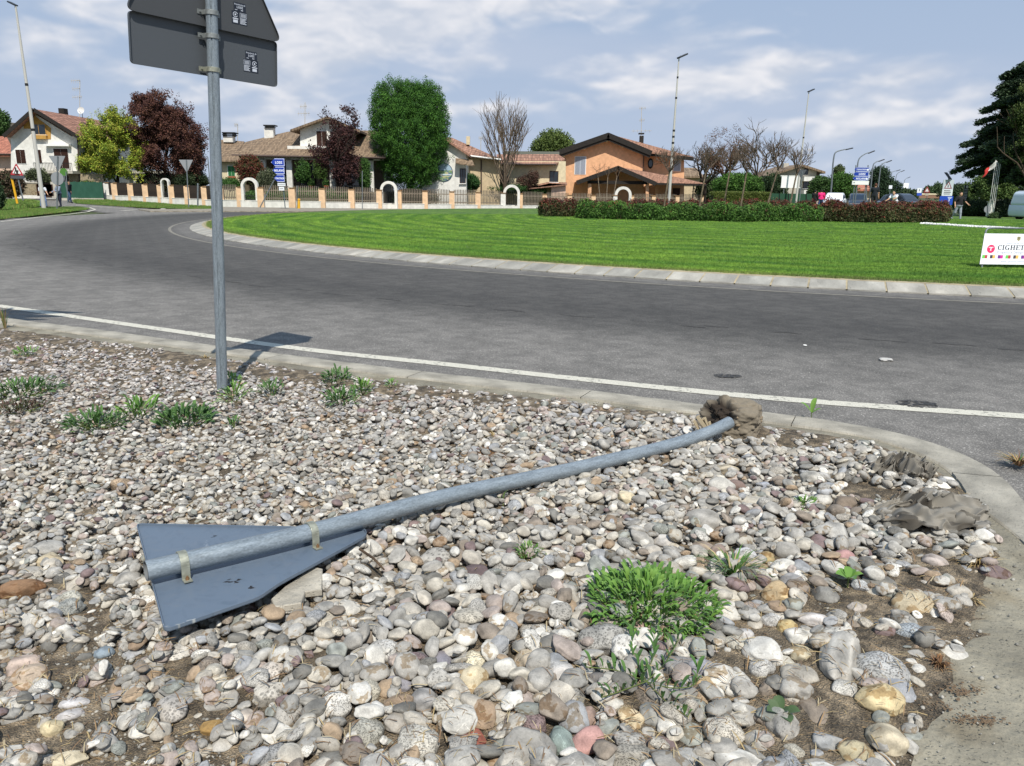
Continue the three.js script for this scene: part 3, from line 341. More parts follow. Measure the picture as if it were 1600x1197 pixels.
// ================================================================ ROUNDABOUT: kerb stones, lawn, verges
const GH = (px, py) => { let p = G(px, py); for (let i = 0; i < 6; i++) p = G(px, py, Hroad(p.x, p.z)); return p; };
{ const ring = new THREE.Group(); ring.name = 'roundabout_kerb'; ring.userData.kind = 'structure'; scene.add(ring);
  const prof = [[34.1, -0.03], [34.1, 0.022], [34.085, 0.034], [33.64, 0.128], [33.615, 0.134], [33.47, 0.136], [33.46, 0.0]];
  const block = (a0, a1, steps, jit) => { const pos = [], uv = [], idx = [], m = prof.length; for (let k = 0; k <= steps; k++) { const a = lerp(a0, a1, k / steps); prof.forEach(([r, y], q) => { const x = Math.sin(a) * r, z = Math.cos(a) * r; pos.push(x, y + jit[q % 3] + 0, z); uv.push(a * 34, q * 0.2 + jit[0] * 90); }); } for (let k = 0; k < steps; k++) for (let q = 0; q < m - 1; q++) { const A = k * m + q, B = A + m; idx.push(A, B, A + 1, A + 1, B, B + 1); }
    for (const k of [0, steps]) { const o = pos.length / 3; for (let q = 0; q < m; q++) { const b = (k * m + q) * 3; pos.push(pos[b], pos[b + 1], pos[b + 2]); uv.push(0, 0); } for (let q = 1; q < m - 1; q++) k ? idx.push(o, o + q + 1, o + q) : idx.push(o, o + q, o + q + 1); }
    const g = new THREE.BufferGeometry(); g.setAttribute('position', new THREE.Float32BufferAttribute(pos, 3)); g.setAttribute('uv', new THREE.Float32BufferAttribute(uv, 2)); g.setIndex(idx); return BGU.toCreasedNormals(g, 0.5); };
  const mats = [0xc4c3be, 0xcac8c2, 0xbdbcb7, 0xcfccc5].map(c => std(lin(c), 0.9, { map: withRep(texConcrete, 0.5), bumpMap: bumpConcrete, bumpScale: 0.006 }));
  const rr = rng(9), step = 0.635 / 34.1, gap = 0.016 / 34.1; ring.position.set(RC.x, 0, RC.z);
  for (let a = -1.9; a < 0.12; a += step) { const j = [0, 0, 0].map(() => (rr() - 0.5) * 0.007); mesh('kerb_stone', block(a + gap, a + step - gap, 2, j), mats[Math.floor(rr() * 4)], ring); }
  mesh('kerb_run', block(0.13, 4.36, 160, [0, 0, 0]), mats[0], ring);
  const mortar = []; { const pos = [], idx = [], uv = []; const pr = [[34.09, 0.020], [33.64, 0.122], [33.615, 0.139], [33.44, 0.141]]; for (let k = 0; k <= 160; k++) { const a = lerp(-1.9, 0.13, k / 160); for (const [r, y] of pr) { pos.push(Math.sin(a) * r, y, Math.cos(a) * r); uv.push(a * 34, r); } if (k) for (let q = 0; q < 3; q++) { const A = (k - 1) * 4 + q, B = A + 4; idx.push(A, B, A + 1, A + 1, B, B + 1); } } const g = new THREE.BufferGeometry(); g.setAttribute('position', new THREE.Float32BufferAttribute(pos, 3)); g.setAttribute('uv', new THREE.Float32BufferAttribute(uv, 2)); g.setIndex(idx); g.computeVertexNormals(); mesh('mortar', g, std(lin(0xcfc2a4), 0.95, { map: texConcrete }), ring); }
}
const lawnY = (x, z) => { const r = rcd(x, z); return 0.128 + 0.14 * (1 - (r / 33.5) ** 2) + (fbm2(x * 0.35, z * 0.35, 3) - 0.5) * 0.07 * sstep(33.4, 31, r); };
const mow = (x, z) => { const r = rcd(x, z), a = Math.atan2(x - RC.x, z - RC.z); const wob = (fbm2(x * 0.3, z * 0.3, 3) - 0.5) * 0.5; const s = Math.sin((r + wob) * 6.283 / 1.35), l = Math.pow(0.5 + 0.5 * Math.sin((r + wob * 1.3) * 6.283 / 0.54 + 1), 4); const n = fbm2(a * 14, r * 2.1, 5); return clamp(0.45 + 0.17 * s + (l - 0.2) * 0.55 * sstep(0.42, 0.66, n) + (n - 0.5) * 0.75); };
const lawnCol = (x, z) => { const q = mow(x, z), n = fbm2(x * 2.5, z * 2.5, 4), e = sstep(32.9, 33.4, rcd(x, z) + (n - 0.5) * 0.7) * 0.5; const c = [lerp(0.036, 0.190, q), lerp(0.118, 0.31, q), lerp(0.012, 0.036, q)]; const k = 0.8 + n * 0.4; return [lerp(c[0] * k, 0.15, e), lerp(c[1] * k, 0.13, e), lerp(c[2] * k, 0.05, e)]; };
{ const pos = [], col = [], uv = [], idx = []; const rs = []; for (let r = 0; r < 33.45; r += 0.22) rs.push(r); rs.push(33.47); const na = 520; rs.forEach(r => { for (let k = 0; k <= na; k++) { const a = k / na * 6.2832, x = RC.x + Math.sin(a) * r, z = RC.z + Math.cos(a) * r; pos.push(x, lawnY(x, z), z); const c = lawnCol(x, z); col.push(c[0] * 1.7, c[1] * 1.7, c[2] * 1.7); uv.push(x * 0.9, z * 0.9); } }); for (let i = 0; i < rs.length - 1; i++) for (let k = 0; k < na; k++) { const A = i * (na + 1) + k, B = A + na + 1; idx.push(A, B, A + 1, A + 1, B, B + 1); }
  const g = new THREE.BufferGeometry(); g.setAttribute('position', new THREE.Float32BufferAttribute(pos, 3)); g.setAttribute('uv', new THREE.Float32BufferAttribute(uv, 2)); g.setAttribute('color', new THREE.Float32BufferAttribute(col, 3)); g.setIndex(idx); g.computeVertexNormals(); ground('lawn', g, std(null, 0.95, { vertexColors: true, map: texGrass })); }
// grass blades: small tufts
function bladeTuft(seed, n, spread, h, w) { const r = rng(seed), pos = [], idx = []; for (let i = 0; i < n; i++) { const a = r() * 6.283, q = Math.sqrt(r()) * spread, x = Math.cos(a) * q, z = Math.sin(a) * q, hh = h * (0.6 + r() * 0.6), la = r() * 6.283, l = hh * (0.2 + r() * 0.7), ya = r() * 3.14, cx = Math.cos(ya) * w / 2, cz = Math.sin(ya) * w / 2, b = pos.length / 3; pos.push(x - cx, -0.01, z - cz, x + cx, -0.01, z + cz, x + Math.cos(la) * l * 0.4 - cx * 0.7, hh * 0.62, z + Math.sin(la) * l * 0.4 - cz * 0.7, x + Math.cos(la) * l * 0.4 + cx * 0.7, hh * 0.62, z + Math.sin(la) * l * 0.4 + cz * 0.7, x + Math.cos(la) * l, hh, z + Math.sin(la) * l); idx.push(b, b + 1, b + 2, b + 2, b + 1, b + 3, b + 2, b + 3, b + 4); } const g = new THREE.BufferGeometry(); g.setAttribute('position', new THREE.Float32BufferAttribute(pos, 3)); g.setIndex(idx); g.computeVertexNormals(); return g; }
const bladeMat = new THREE.MeshStandardMaterial({ color: 0xffffff, roughness: 0.75, side: THREE.DoubleSide });
function instances(name, geo, mat, list, parent) { const m = new THREE.InstancedMesh(geo, mat, list.length), M = new THREE.Matrix4(), Q = new THREE.Quaternion(), E = new THREE.Euler(), S = V(1, 1, 1), c = new THREE.Color(); list.forEach((o, i) => { E.set(o.rx || 0, o.ry || 0, o.rz || 0, 'YXZ'); Q.setFromEuler(E); S.set(o.s, o.sy ?? o.s, o.s); M.compose(o.p, Q, S); m.setMatrixAt(i, M); m.setColorAt(i, o.c.isColor ? o.c : c.setRGB(...o.c)); }); m.name = numbered(name); m.castShadow = m.receiveShadow = true; m.userData.kind = 'stuff'; (parent || scene).add(m); return m; }
{ const rr = rng(61), L = []; while (L.length < 150000) { const z = -12 - Math.pow(rr(), 1.5) * 38, x = z * -1 * (rr() * 1.5 - 0.62); const r = rcd(x, z); if (r > 33.5) continue; const c = lawnCol(x, z), j = 0.75 + rr() * 0.6; const edge = r > 33.3; L.push({ p: V(x, lawnY(x, z), z), ry: rr() * 6.283, s: 0.75 + rr() * 0.5, sy: edge ? 1.3 : 0.8 + rr() * 0.4, c: [c[0] * j * 1.25, c[1] * j * 1.25, c[2] * j * 1.25] }); }
  const m = instances('grass', bladeTuft(3, 7, 0.06, 0.038, 0.009), bladeMat, L); info(m, 'short mown green grass covering the roundabout in curved stripes', 'grass'); }
// verges with longer grass
function verge(P, h, n, seed, lbl) { const pts = P.map(p => V(p.x, 0, p.z)); const s = new THREE.Shape(pts.map(p => new THREE.Vector2(p.x, -p.z))); const g = new THREE.ShapeGeometry(s); g.rotateX(-Math.PI / 2); const pa = g.attributes.position; for (let i = 0; i < pa.count; i++) pa.setY(i, Hroad(pa.getX(i), pa.getZ(i)) + 0.03); uvBox(g); g.computeVertexNormals(); ground('verge', g, std(lin(0x6f7f3c), 0.95, { map: withRep(texGrass, 0.6) }));
  const rr = rng(seed), L = []; const bx = new THREE.Box3().setFromPoints(pts); let t = 0; while (L.length < n && t++ < n * 8) { const x = lerp(bx.min.x, bx.max.x, rr()), z = lerp(bx.min.z, bx.max.z, rr()); if (!inPoly(pts, x, z)) continue; const k = fbm2(x * 0.6, z * 0.6, 3), j = 0.8 + rr() * 0.5, dry = rr() < 0.2 ? 1 : 0; L.push({ p: V(x, Hroad(x, z) + 0.03, z), ry: rr() * 6.283, s: h * (0.6 + k * 0.9) / 0.12, c: dry ? [0.22 * j, 0.22 * j, 0.07 * j] : [lerp(0.07, 0.15, k) * j, lerp(0.17, 0.25, k) * j, 0.028 * j] }); }
  const m = instances('verge_grass', bladeTuft(4, 8, 0.13, 0.12, 0.016), bladeMat, L); info(m, lbl, 'grass'); }
verge([G(-160, 352), G(0, 343.5), G(40, 339), G(90, 333.2), G(125, 329.8), G(139, 327.6), G(125, 325.8), G(80, 326.2), G(40, 328.4), G(0, 331), G(-160, 336)], 0.12, 9000, 71, 'rough green verge grass nearest the road at far left');
verge([G(-160, 334), G(0, 328.4), G(40, 326), G(62, 323.8), G(61, 320.6), G(40, 319.4), G(0, 319.4), G(-160, 319)], 0.2, 8000, 72, 'taller verge grass around the yellow post and lamp at left');
verge([GH(112, 315.5), GH(140, 314.2), GH(200, 316), GH(262, 320.5), GH(335, 324), GH(335, 327.5), GH(300, 327.6), GH(215, 324.6), GH(170, 322), GH(118, 320)], 0.14, 7000, 73, 'grass strip along the foot of the orange pillared fence');
{ const P = [GH(216, 328.6), GH(300, 328.2), GH(332, 327.8), GH(338, 324.5), GH(450, 326), GH(560, 327), GH(690, 328), GH(690, 331), GH(560, 330.4), GH(500, 331.2), GH(400, 331.4), GH(300, 331.2), GH(235, 331.5)]; const s = new THREE.Shape(P.map(p => new THREE.Vector2(p.x, -p.z))); const g = new THREE.ExtrudeGeometry(s, { depth: 0.16, bevelEnabled: false }); g.rotateX(-Math.PI / 2); const pa = g.attributes.position; for (let i = 0; i < pa.count; i++) pa.setY(i, pa.getY(i) + Hroad(pa.getX(i), pa.getZ(i)) - 0.08); g.computeVertexNormals(); uvBox(g); ground('pavement', g, std(lin(0xb5ada0), 0.95, { map: texConcrete })); }
// right: paved strip beyond the roundabout and the strip of white pebbles in the lawn
{ const P = [G(1470, 346.5), G(1500, 341), G(1525, 341.5), G(1570, 346.5), G(1800, 352), G(1800, 349), G(1600, 343), G(1540, 338.6), G(1480, 337.5)]; const s = new THREE.Shape(P.map(p => new THREE.Vector2(p.x, -p.z))); const g = new THREE.ShapeGeometry(s); g.rotateX(-Math.PI / 2); g.translate(0, 0.012, 0); uvBox(g); ground('path', g, std(lin(0xa89c8a), 0.95, { map: texConcrete })); }
{ const rr = rng(88), L = [], A = G(1443, 352.2, 0.2), B = G(1588, 360.5, 0.2); for (let i = 0; i < 700; i++) { const t = rr(), w = (rr() + rr() - 1) * 0.24; const d = B.clone().sub(A); const n = V(-d.z, 0, d.x).normalize(); const p = A.clone().addScaledVector(d, t).addScaledVector(n, w); p.y = lawnY(p.x, p.z) + 0.03; const v = 0.55 + rr() * 0.3; L.push({ p, ry: rr() * 6, rx: rr(), s: 0.05 + rr() * 0.06, sy: 0.04 + rr() * 0.04, c: [v, v * 0.98, v * 0.94] }); } const sh = LOD[1][3], g = new THREE.BufferGeometry(); g.setAttribute('position', new THREE.BufferAttribute(sh.pos, 3)); g.setIndex(new THREE.BufferAttribute(Uint32Array.from(sh.idx), 1)); g.computeVertexNormals(); const m = instances('white_pebbles', g, std(null, 0.85), L); info(m, 'narrow strip of white pebbles lying across the lawn at right', 'pebbles'); }

// ================================================================ FOLIAGE builders
function leafClump(seed, n, size, elong = 1.5) { const r = rng(seed), pos = [], idx = []; for (let i = 0; i < n; i++) { const c = V(r() * 2 - 1, r() * 2 - 1, r() * 2 - 1).multiplyScalar(0.62); const u = V(r() - 0.5, r() * 0.8 - 0.45, r() - 0.5).normalize(), w = V(r() - 0.5, r() - 0.5, r() - 0.5).cross(u).normalize(), nn = u.clone().cross(w); const L = size * elong * (0.7 + r() * 0.6), wd = size * 0.5 * (0.7 + r() * 0.6), b = pos.length / 3; const P = (a, bb, cc) => { const q = c.clone().addScaledVector(u, a).addScaledVector(w, bb).addScaledVector(nn, cc); pos.push(q.x, q.y, q.z); }; P(-L / 2, 0, 0); P(0, wd, 0.12 * L); P(L / 2, 0, -0.08 * L); P(0, -wd, 0.12 * L); idx.push(b, b + 1, b + 2, b, b + 2, b + 3); } const g = new THREE.BufferGeometry(); g.setAttribute('position', new THREE.Float32BufferAttribute(pos, 3)); g.setIndex(idx); g.computeVertexNormals(); return g; }
const CLUMP = [leafClump(1, 9, 0.34), leafClump(2, 9, 0.40, 1.9), leafClump(5, 14, 0.26)];
const leafMat = new THREE.MeshStandardMaterial({ color: 0xffffff, roughness: 0.8, side: THREE.DoubleSide });
const mixc = (cols, r, j = 0.5) => { const c = cols[Math.floor(r() * cols.length)], k = 1 - j / 2 + r() * j; return [c[0] * k, c[1] * k, c[2] * k]; };
// crown: clumps spread through ellipsoids, thinner where the noise opens gaps
function crown(parent, name, lobes, n, size, cols, seed, o = {}) { const r = rng(seed), L = []; const vol = lobes.map(l => l[3] * l[4] * l[5]), tot = vol.reduce((a, b) => a + b); let guard = 0; while (L.length < n && guard++ < n * 12) { let t = r() * tot, i = 0; while (i < lobes.length - 1 && (t -= vol[i]) > 0) i++; const l = lobes[i]; const d = V(r() * 2 - 1, r() * 2 - 1, r() * 2 - 1); if (d.lengthSq() > 1) continue; d.normalize(); const rad = Math.pow(r(), o.shell ?? 0.28) * (1 + (fbm3(d.x * 2.2 + seed, d.y * 2.2, d.z * 2.2, 3) - 0.5) * (o.bump ?? 0.5) + (fbm3(d.x * 6 + seed, d.y * 6, d.z * 6, 2) - 0.5) * (o.bump ?? 0.5) * 0.55 + (r() < 0.05 ? r() * 0.14 : 0)); const p = V(l[0] + d.x * l[3] * rad, l[1] + d.y * l[4] * rad, l[2] + d.z * l[5] * rad); if (p.y < (o.minY ?? -9)) continue; const gap = fbm3(p.x * (o.gf ?? 0.9) + seed, p.y * (o.gf ?? 0.9), p.z * (o.gf ?? 0.9), 3); if (gap < (o.gap ?? 0.4)) continue; L.push({ p, rx: (r() - 0.5) * 2, ry: r() * 6.283, rz: (r() - 0.5) * 2, s: size * (0.6 + r() * 0.8), c: o.colour ? o.colour(p, r) : mixc(cols, r) }); } const m = instances(name, o.geo || CLUMP[0], leafMat, L, parent); return m; }
// limbs: a tapered trunk that forks again and again
function limbs(out, r, p, dir, len, rad, depth, o) { const n = depth > 1 ? 4 : 3, pts = [p.clone()], rs = [rad]; let d = dir.clone(), q = p.clone(); for (let i = 1; i <= n; i++) { d.add(V((r() - 0.5) * o.wild, (r() - 0.5) * o.wild + o.up, (r() - 0.5) * o.wild)).normalize(); q = q.clone().addScaledVector(d, len / n); pts.push(q); rs.push(lerp(rad, rad * 0.62, i / n)); } out.push(tube(pts, rs, depth > 2 ? 8 : depth > 0 ? 5 : 3, depth > 2)); if (depth <= 0) return; const k = o.forks + (r() < 0.5 ? 1 : 0); for (let i = 0; i < k; i++) { const t = i === 0 ? 1 : 0.45 + r() * 0.55, seg = Math.min(n - 1, Math.floor(t * n - 1e-6)); const s = pts[seg].clone().lerp(pts[seg + 1], t * n - seg); const side = V(r() - 0.5, (r() - 0.5) * 0.5, r() - 0.5).normalize(); limbs(out, r, s, d.clone().addScaledVector(side, o.spread * (0.6 + r() * 0.7)).normalize(), len * (o.shrink + (r() - 0.5) * 0.15), rad * (i === 0 ? 0.60 : 0.48) * (o.rk || 1), depth - 1, o); } }
const bark = c => std(lin(c), 0.95, { map: texBark });
const barkMats = { brown: bark(0x6d5f50), grey: bark(0x8d8577), pale: bark(0xa69a86), dark: bark(0x463c33) };

// hedges of the planted bed in the roundabout: [photo px, base py, distance] polyline, height, thickness
function hedge(name, label, line, height, thick, n, seed, colour, size = 0.11) { const P = line.map(([px, d]) => { const p = D(px, 345, d); p.y = lawnY(p.x, p.z); return p; }); const C = new THREE.CatmullRomCurve3(P); const mid = C.getPoint(0.5); const o = thing(name, label, 'hedge', mid, 0); const r = rng(seed), L = []; const stems = [];
  const add = (t, w, y) => { const q = C.getPoint(t), tg = C.getTangent(t), nn = V(-tg.z, 0, tg.x); return q.addScaledVector(nn, w).setY(q.y + y).sub(mid); };
  for (let i = 0; i < n; i++) { const t = r(), u = r() * 2 - 1, LL = t * C.getLength(), top = height * (0.52 + 0.36 * Math.pow(Math.abs(Math.sin(LL * 1.9 + seed + 1.2 * fbm2(LL * 0.5, seed, 2))), 0.7) + 0.4 * (fbm2(LL * 1.6 + seed, u * 1.5 + 5, 3) - 0.4) + (r() < 0.06 ? 0.16 * r() : 0)) * (1 - 0.35 * u * u); let y = Math.pow(r(), 0.7) * top; const edge = 0.75 + 0.35 * fbm2(t * 50, y * 4 + seed, 3); let w = u * thick * 0.5 * edge; if (r() < 0.55) w = Math.sign(u) * thick * 0.5 * edge * (0.82 + r() * 0.18); w *= 1 - 0.45 * Math.pow(y / height, 3); w += thick * 0.12 * Math.sin(LL * 1.9 + seed); const p = add(t, w, y + 0.03); L.push({ p, rx: r() * 2, ry: r() * 6.28, rz: r() * 2, s: size * (0.6 + r() * 0.9), c: colour(y / height, r, t) }); }
  instances('foliage', CLUMP[1], leafMat, L, o);
  for (let i = 0; i < 60; i++) { const t = r(), w = (r() - 0.5) * thick * 0.7, a = add(t, w, -0.02), b = add(t, w + (r() - 0.5) * 0.3, height * (0.5 + r() * 0.4)); stems.push(tube([a, b], [0.012, 0.005], 4, false)); }
  mesh('stems', merge(stems), barkMats.brown, o).userData.kind = 'stuff'; return o; }
const redTop = (h, r) => { const q = sstep(0.35, 0.85, h + (r() - 0.5) * 0.55); return r() < q * 0.85 ? mixc([[0.13, 0.028, 0.020], [0.17, 0.045, 0.022], [0.09, 0.022, 0.018]], r, 0.7) : mixc([[0.07, 0.085, 0.022], [0.10, 0.075, 0.030], [0.05, 0.07, 0.02]], r, 0.7); };
const greenHedge = (h, r) => r() < 0.16 * h ? redTop(h, r) : mixc([[0.06, 0.15, 0.018], [0.08, 0.185, 0.025], [0.045, 0.11, 0.018], [0.10, 0.20, 0.03]], r, 0.6);
hedge('red_hedge', 'dark red leaved hedge at the left and back of the roundabout bed', [[846, 46], [900, 46.5], [1000, 48.5], [1110, 50], [1240, 52]], 1.05, 1.5, 9000, 41, redTop);
hedge('green_hedge', 'bright green low hedge in the middle of the roundabout bed', [[908, 44.2], [960, 43], [1060, 41.5], [1180, 41], [1275, 41.4]], 0.95, 1.7, 12000, 42, greenHedge);
hedge('red_hedge', 'dark red leaved hedge at the right end of the roundabout bed', [[1228, 42.6], [1290, 41.8], [1360, 41.6], [1420, 42.2], [1468, 43.6]], 1.15, 1.7, 12000, 43, redTop);
// ================================================================ SIGNS of the traffic island
const galv = new THREE.MeshStandardMaterial({ color: lin(0xc6ccd0), map: withRep(texGalv, 3, 1.5), roughnessMap: roughGalv, roughness: 0.9, metalness: 0.25, bumpMap: bumpConcrete, bumpScale: 0.0006 });
const zinc = new THREE.MeshStandardMaterial({ color: lin(0xe0d9bf), roughness: 0.42, metalness: 0.35, map: texGalv });
const zincDull = new THREE.MeshStandardMaterial({ color: lin(0xc9c7c0), roughness: 0.45, metalness: 0.35, map: texGalv });
const boltMat = new THREE.MeshStandardMaterial({ color: lin(0x8a6a4a), roughness: 0.6, metalness: 0.5 });
const signBack = new THREE.MeshStandardMaterial({ color: lin(0x4e5256), roughness: 0.5, metalness: 0.0 });
const signBack2 = new THREE.MeshStandardMaterial({ color: lin(0x46484a), roughness: 0.55, metalness: 0.0 });
// post with the flat-sided anti-rotation groove down its face
function groovedPost(h, r, groove = 0) { const seg = 120, pos = [], idx = [], uv = []; const rad = a => { let d = Math.abs(Math.atan2(Math.sin(a - groove), Math.cos(a - groove))); return d < 0.13 ? r - 0.007 * (1 - (d / 0.13) ** 4) : r + 0.0012 * Math.exp(-(((d - 0.17) / 0.04) ** 2)); }; const ys = []; for (let i = 0; i <= 10; i++) ys.push(h * i / 10); ys.forEach(y => { for (let k = 0; k <= seg; k++) { const a = k / seg * 6.28319, q = rad(a); pos.push(Math.sin(a) * q, y, Math.cos(a) * q); uv.push(k / seg * 0.3, y); } }); for (let i = 0; i < ys.length - 1; i++) for (let k = 0; k < seg; k++) { const a = i * (seg + 1) + k, b = a + seg + 1; idx.push(a, a + 1, b, b, a + 1, b + 1); } const c = pos.length / 3; pos.push(0, h, 0); uv.push(0, 0); for (let k = 0; k < seg; k++) idx.push(c, (ys.length - 1) * (seg + 1) + k, (ys.length - 1) * (seg + 1) + k + 1); const g = new THREE.BufferGeometry(); g.setAttribute('position', new THREE.Float32BufferAttribute(pos, 3)); g.setAttribute('uv', new THREE.Float32BufferAttribute(uv, 2)); g.setIndex(idx); g.computeVertexNormals(); return g; }
// clamp: half band round the post (+z side), legs back to two ears with bolts
function clampParts(r, w, ear, back) { const t = 0.004, out = [], R = r + 0.002; const prof = [[-R - ear, -back], [-R, -back], [-R, 0]]; for (let i = 1; i < 16; i++) { const a = Math.PI - i / 16 * Math.PI; prof.push([Math.cos(a) * R, Math.sin(a) * R]); } prof.push([R, 0], [R, -back], [R + ear, -back]);
  const outer = prof.map(([x, y], i) => { const a = prof[Math.max(0, i - 1)], b = prof[Math.min(prof.length - 1, i + 1)]; const tx = b[0] - a[0], ty = b[1] - a[1], l = Math.hypot(tx, ty); return [x - ty / l * t, y + tx / l * t]; });
  const g = extrude([...prof, ...outer.reverse()], w, 0.0008); g.translate(0, 0, -w / 2); g.rotateX(Math.PI / 2); const q = g;
  const bolts = []; for (const s of [-1, 1]) { const pair = []; const b = new THREE.CylinderGeometry(0.0075, 0.0075, 0.010, 6); b.rotateX(Math.PI / 2); b.translate(s * (R + ear * 0.55), 0, -back + t + 0.004); pair.push(b); const n = new THREE.CylinderGeometry(0.004, 0.004, 0.022, 8); n.rotateX(Math.PI / 2); n.translate(s * (R + ear * 0.55), 0, -back + 0.008); pair.push(n); bolts.push(merge(pair)); }
  return { band: q, bolts }; }
const stickerTex = flip => canvasTex(160, 200, (c, w, h) => { c.clearRect(0, 0, w, h); c.fillStyle = '#1c2330'; c.fillRect(22, 0, 126, 78); c.fillRect(0, 80, 76, 118); c.fillRect(80, 80, 80, 118); c.fillStyle = '#c9ced6'; c.textAlign = 'center'; c.font = 'bold 20px sans-serif'; c.fillText('Provincia di', 85, 24); c.font = 'bold 28px sans-serif'; c.fillText('LODI', 85, 52); c.fillRect(34, 64, 26, 5); c.fillRect(96, 62, 22, 7); const A = flip ? 120 : 38, B = flip ? 38 : 120; c.strokeStyle = '#c9ced6'; c.lineWidth = 6; c.beginPath(); c.arc(A, 112, 22, 0.4, 6.0); c.stroke(); c.beginPath(); c.arc(A, 112, 9, 0, 6.3); c.fill(); c.fillRect(A - 28, 144, 56, 10); c.fillRect(A - 24, 160, 48, 26); c.lineWidth = 3; c.strokeRect(B - 34, 90, 68, 40); for (let k = 0; k < 3; k++) c.fillRect(B - 26, 98 + k * 10, 52, 5); for (let k = 0; k < 5; k++) c.fillRect(B - 34, 138 + k * 11, 66 - (k % 2) * 12, 6); });
// flat plate with a turned-back rim, made from an outline in x,y; faces -z, rim turned to +z
function plate(outline, rim = 0.018, t = 0.002) { const s = new THREE.Shape(outline.map(p => new THREE.Vector2(p[0], p[1]))); const face = new THREE.ExtrudeGeometry(s, { depth: t, bevelEnabled: false }); const k = outline.length, pos = [], idx = []; const inset = outline.map((p, i) => { const a = outline[(i + k - 1) % k], b = outline[(i + 1) % k]; const tx = b[0] - a[0], ty = b[1] - a[1], l = Math.hypot(tx, ty) || 1; return [p[0] - ty / l * 0.004 * 1, p[1] + tx / l * 0.004]; }); outline.forEach((p, i) => { pos.push(p[0], p[1], 0, p[0], p[1], rim, inset[i][0], inset[i][1], rim, inset[i][0], inset[i][1], t); }); for (let i = 0; i < k; i++) { const a = i * 4, b = ((i + 1) % k) * 4; for (let q = 0; q < 3; q++) idx.push(a + q, b + q, a + q + 1, a + q + 1, b + q, b + q + 1); } const g = new THREE.BufferGeometry(); g.setAttribute('position', new THREE.Float32BufferAttribute(pos, 3)); g.setIndex(idx); return { face, rim: BGU.toCreasedNormals(g, 0.6) }; }
function roundPoly(P, r, n = 6) { const out = [], k = P.length; for (let i = 0; i < k; i++) { const p = P[i], a = P[(i + k - 1) % k], b = P[(i + 1) % k]; const u = [a[0] - p[0], a[1] - p[1]], w = [b[0] - p[0], b[1] - p[1]], lu = Math.hypot(...u), lw = Math.hypot(...w); const q = Math.min(r, lu / 2.1, lw / 2.1); const s = [p[0] + u[0] / lu * q, p[1] + u[1] / lu * q], e = [p[0] + w[0] / lw * q, p[1] + w[1] / lw * q]; for (let j = 0; j <= n; j++) { const t = j / n; out.push([(1 - t) ** 2 * s[0] + 2 * t * (1 - t) * p[0] + t * t * e[0], (1 - t) ** 2 * s[1] + 2 * t * (1 - t) * p[1] + t * t * e[1]]); } } return out; }
{ // ---------- the standing sign, seen from behind
  const P = G(347, 612, 0.03), o = thing('traffic_sign', 'tall galvanised signpost with dark grey sign backs standing in the gravel', 'traffic sign', V(P.x, 0, P.z)); o.rotation.z = -0.0516;
  const R = 0.041; const post = groovedPost(3.9, R, 0.22); post.translate(0, -0.2, 0); mesh('post', post, galv, o);
  const head = new THREE.Group(); const yaw = 50 * Math.PI / 180;
  const local = (g) => { g.translate(0, 0, -R - 0.028); g.rotateY(yaw); return g; };
  const hw = 0.565, y0 = 2.395, y1 = 2.725;
  const rect = plate(roundPoly([[-hw, y0], [hw, y0], [hw, y1], [-hw, y1]], 0.03)); const rp = mesh('panel', local(merge([rect.face, rect.rim])), signBack, o);
  const ts = 0.60, tb = 2.722; const tri = plate(roundPoly([[-ts, tb], [ts, tb], [0, tb + ts * 1.732]], 0.085, 8)); const tp = mesh('triangle_plate', local(merge([tri.face, tri.rim]).translate(0, 0, 0.0205)), signBack2, o);
  const st = (flip, x, y, par, dz = 0) => { const g = new THREE.PlaneGeometry(0.125, 0.150); g.translate(x, y, 0.0032 + dz); mesh('sticker', local(g), std(null, 0.6, { map: stickerTex(flip), transparent: true, alphaTest: 0.4 }), par); };
  st(true, 0.345, 2.545, rp); st(false, 0.245, 2.86, tp, 0.0205);
  const { band, bolts } = clampParts(R, 0.030, 0.042, R + 0.004);
  [[2.435, zinc], [2.66, zincDull], [2.815, zincDull]].forEach(([y, m]) => { const b = band.clone(); b.rotateY(yaw); b.translate(0, y, 0); const c = mesh('clamp', b, m, o); for (const bo of bolts) { const k = bo.clone(); k.rotateY(yaw); k.translate(0, y, 0); mesh('bolt', k, m, c); } });
}
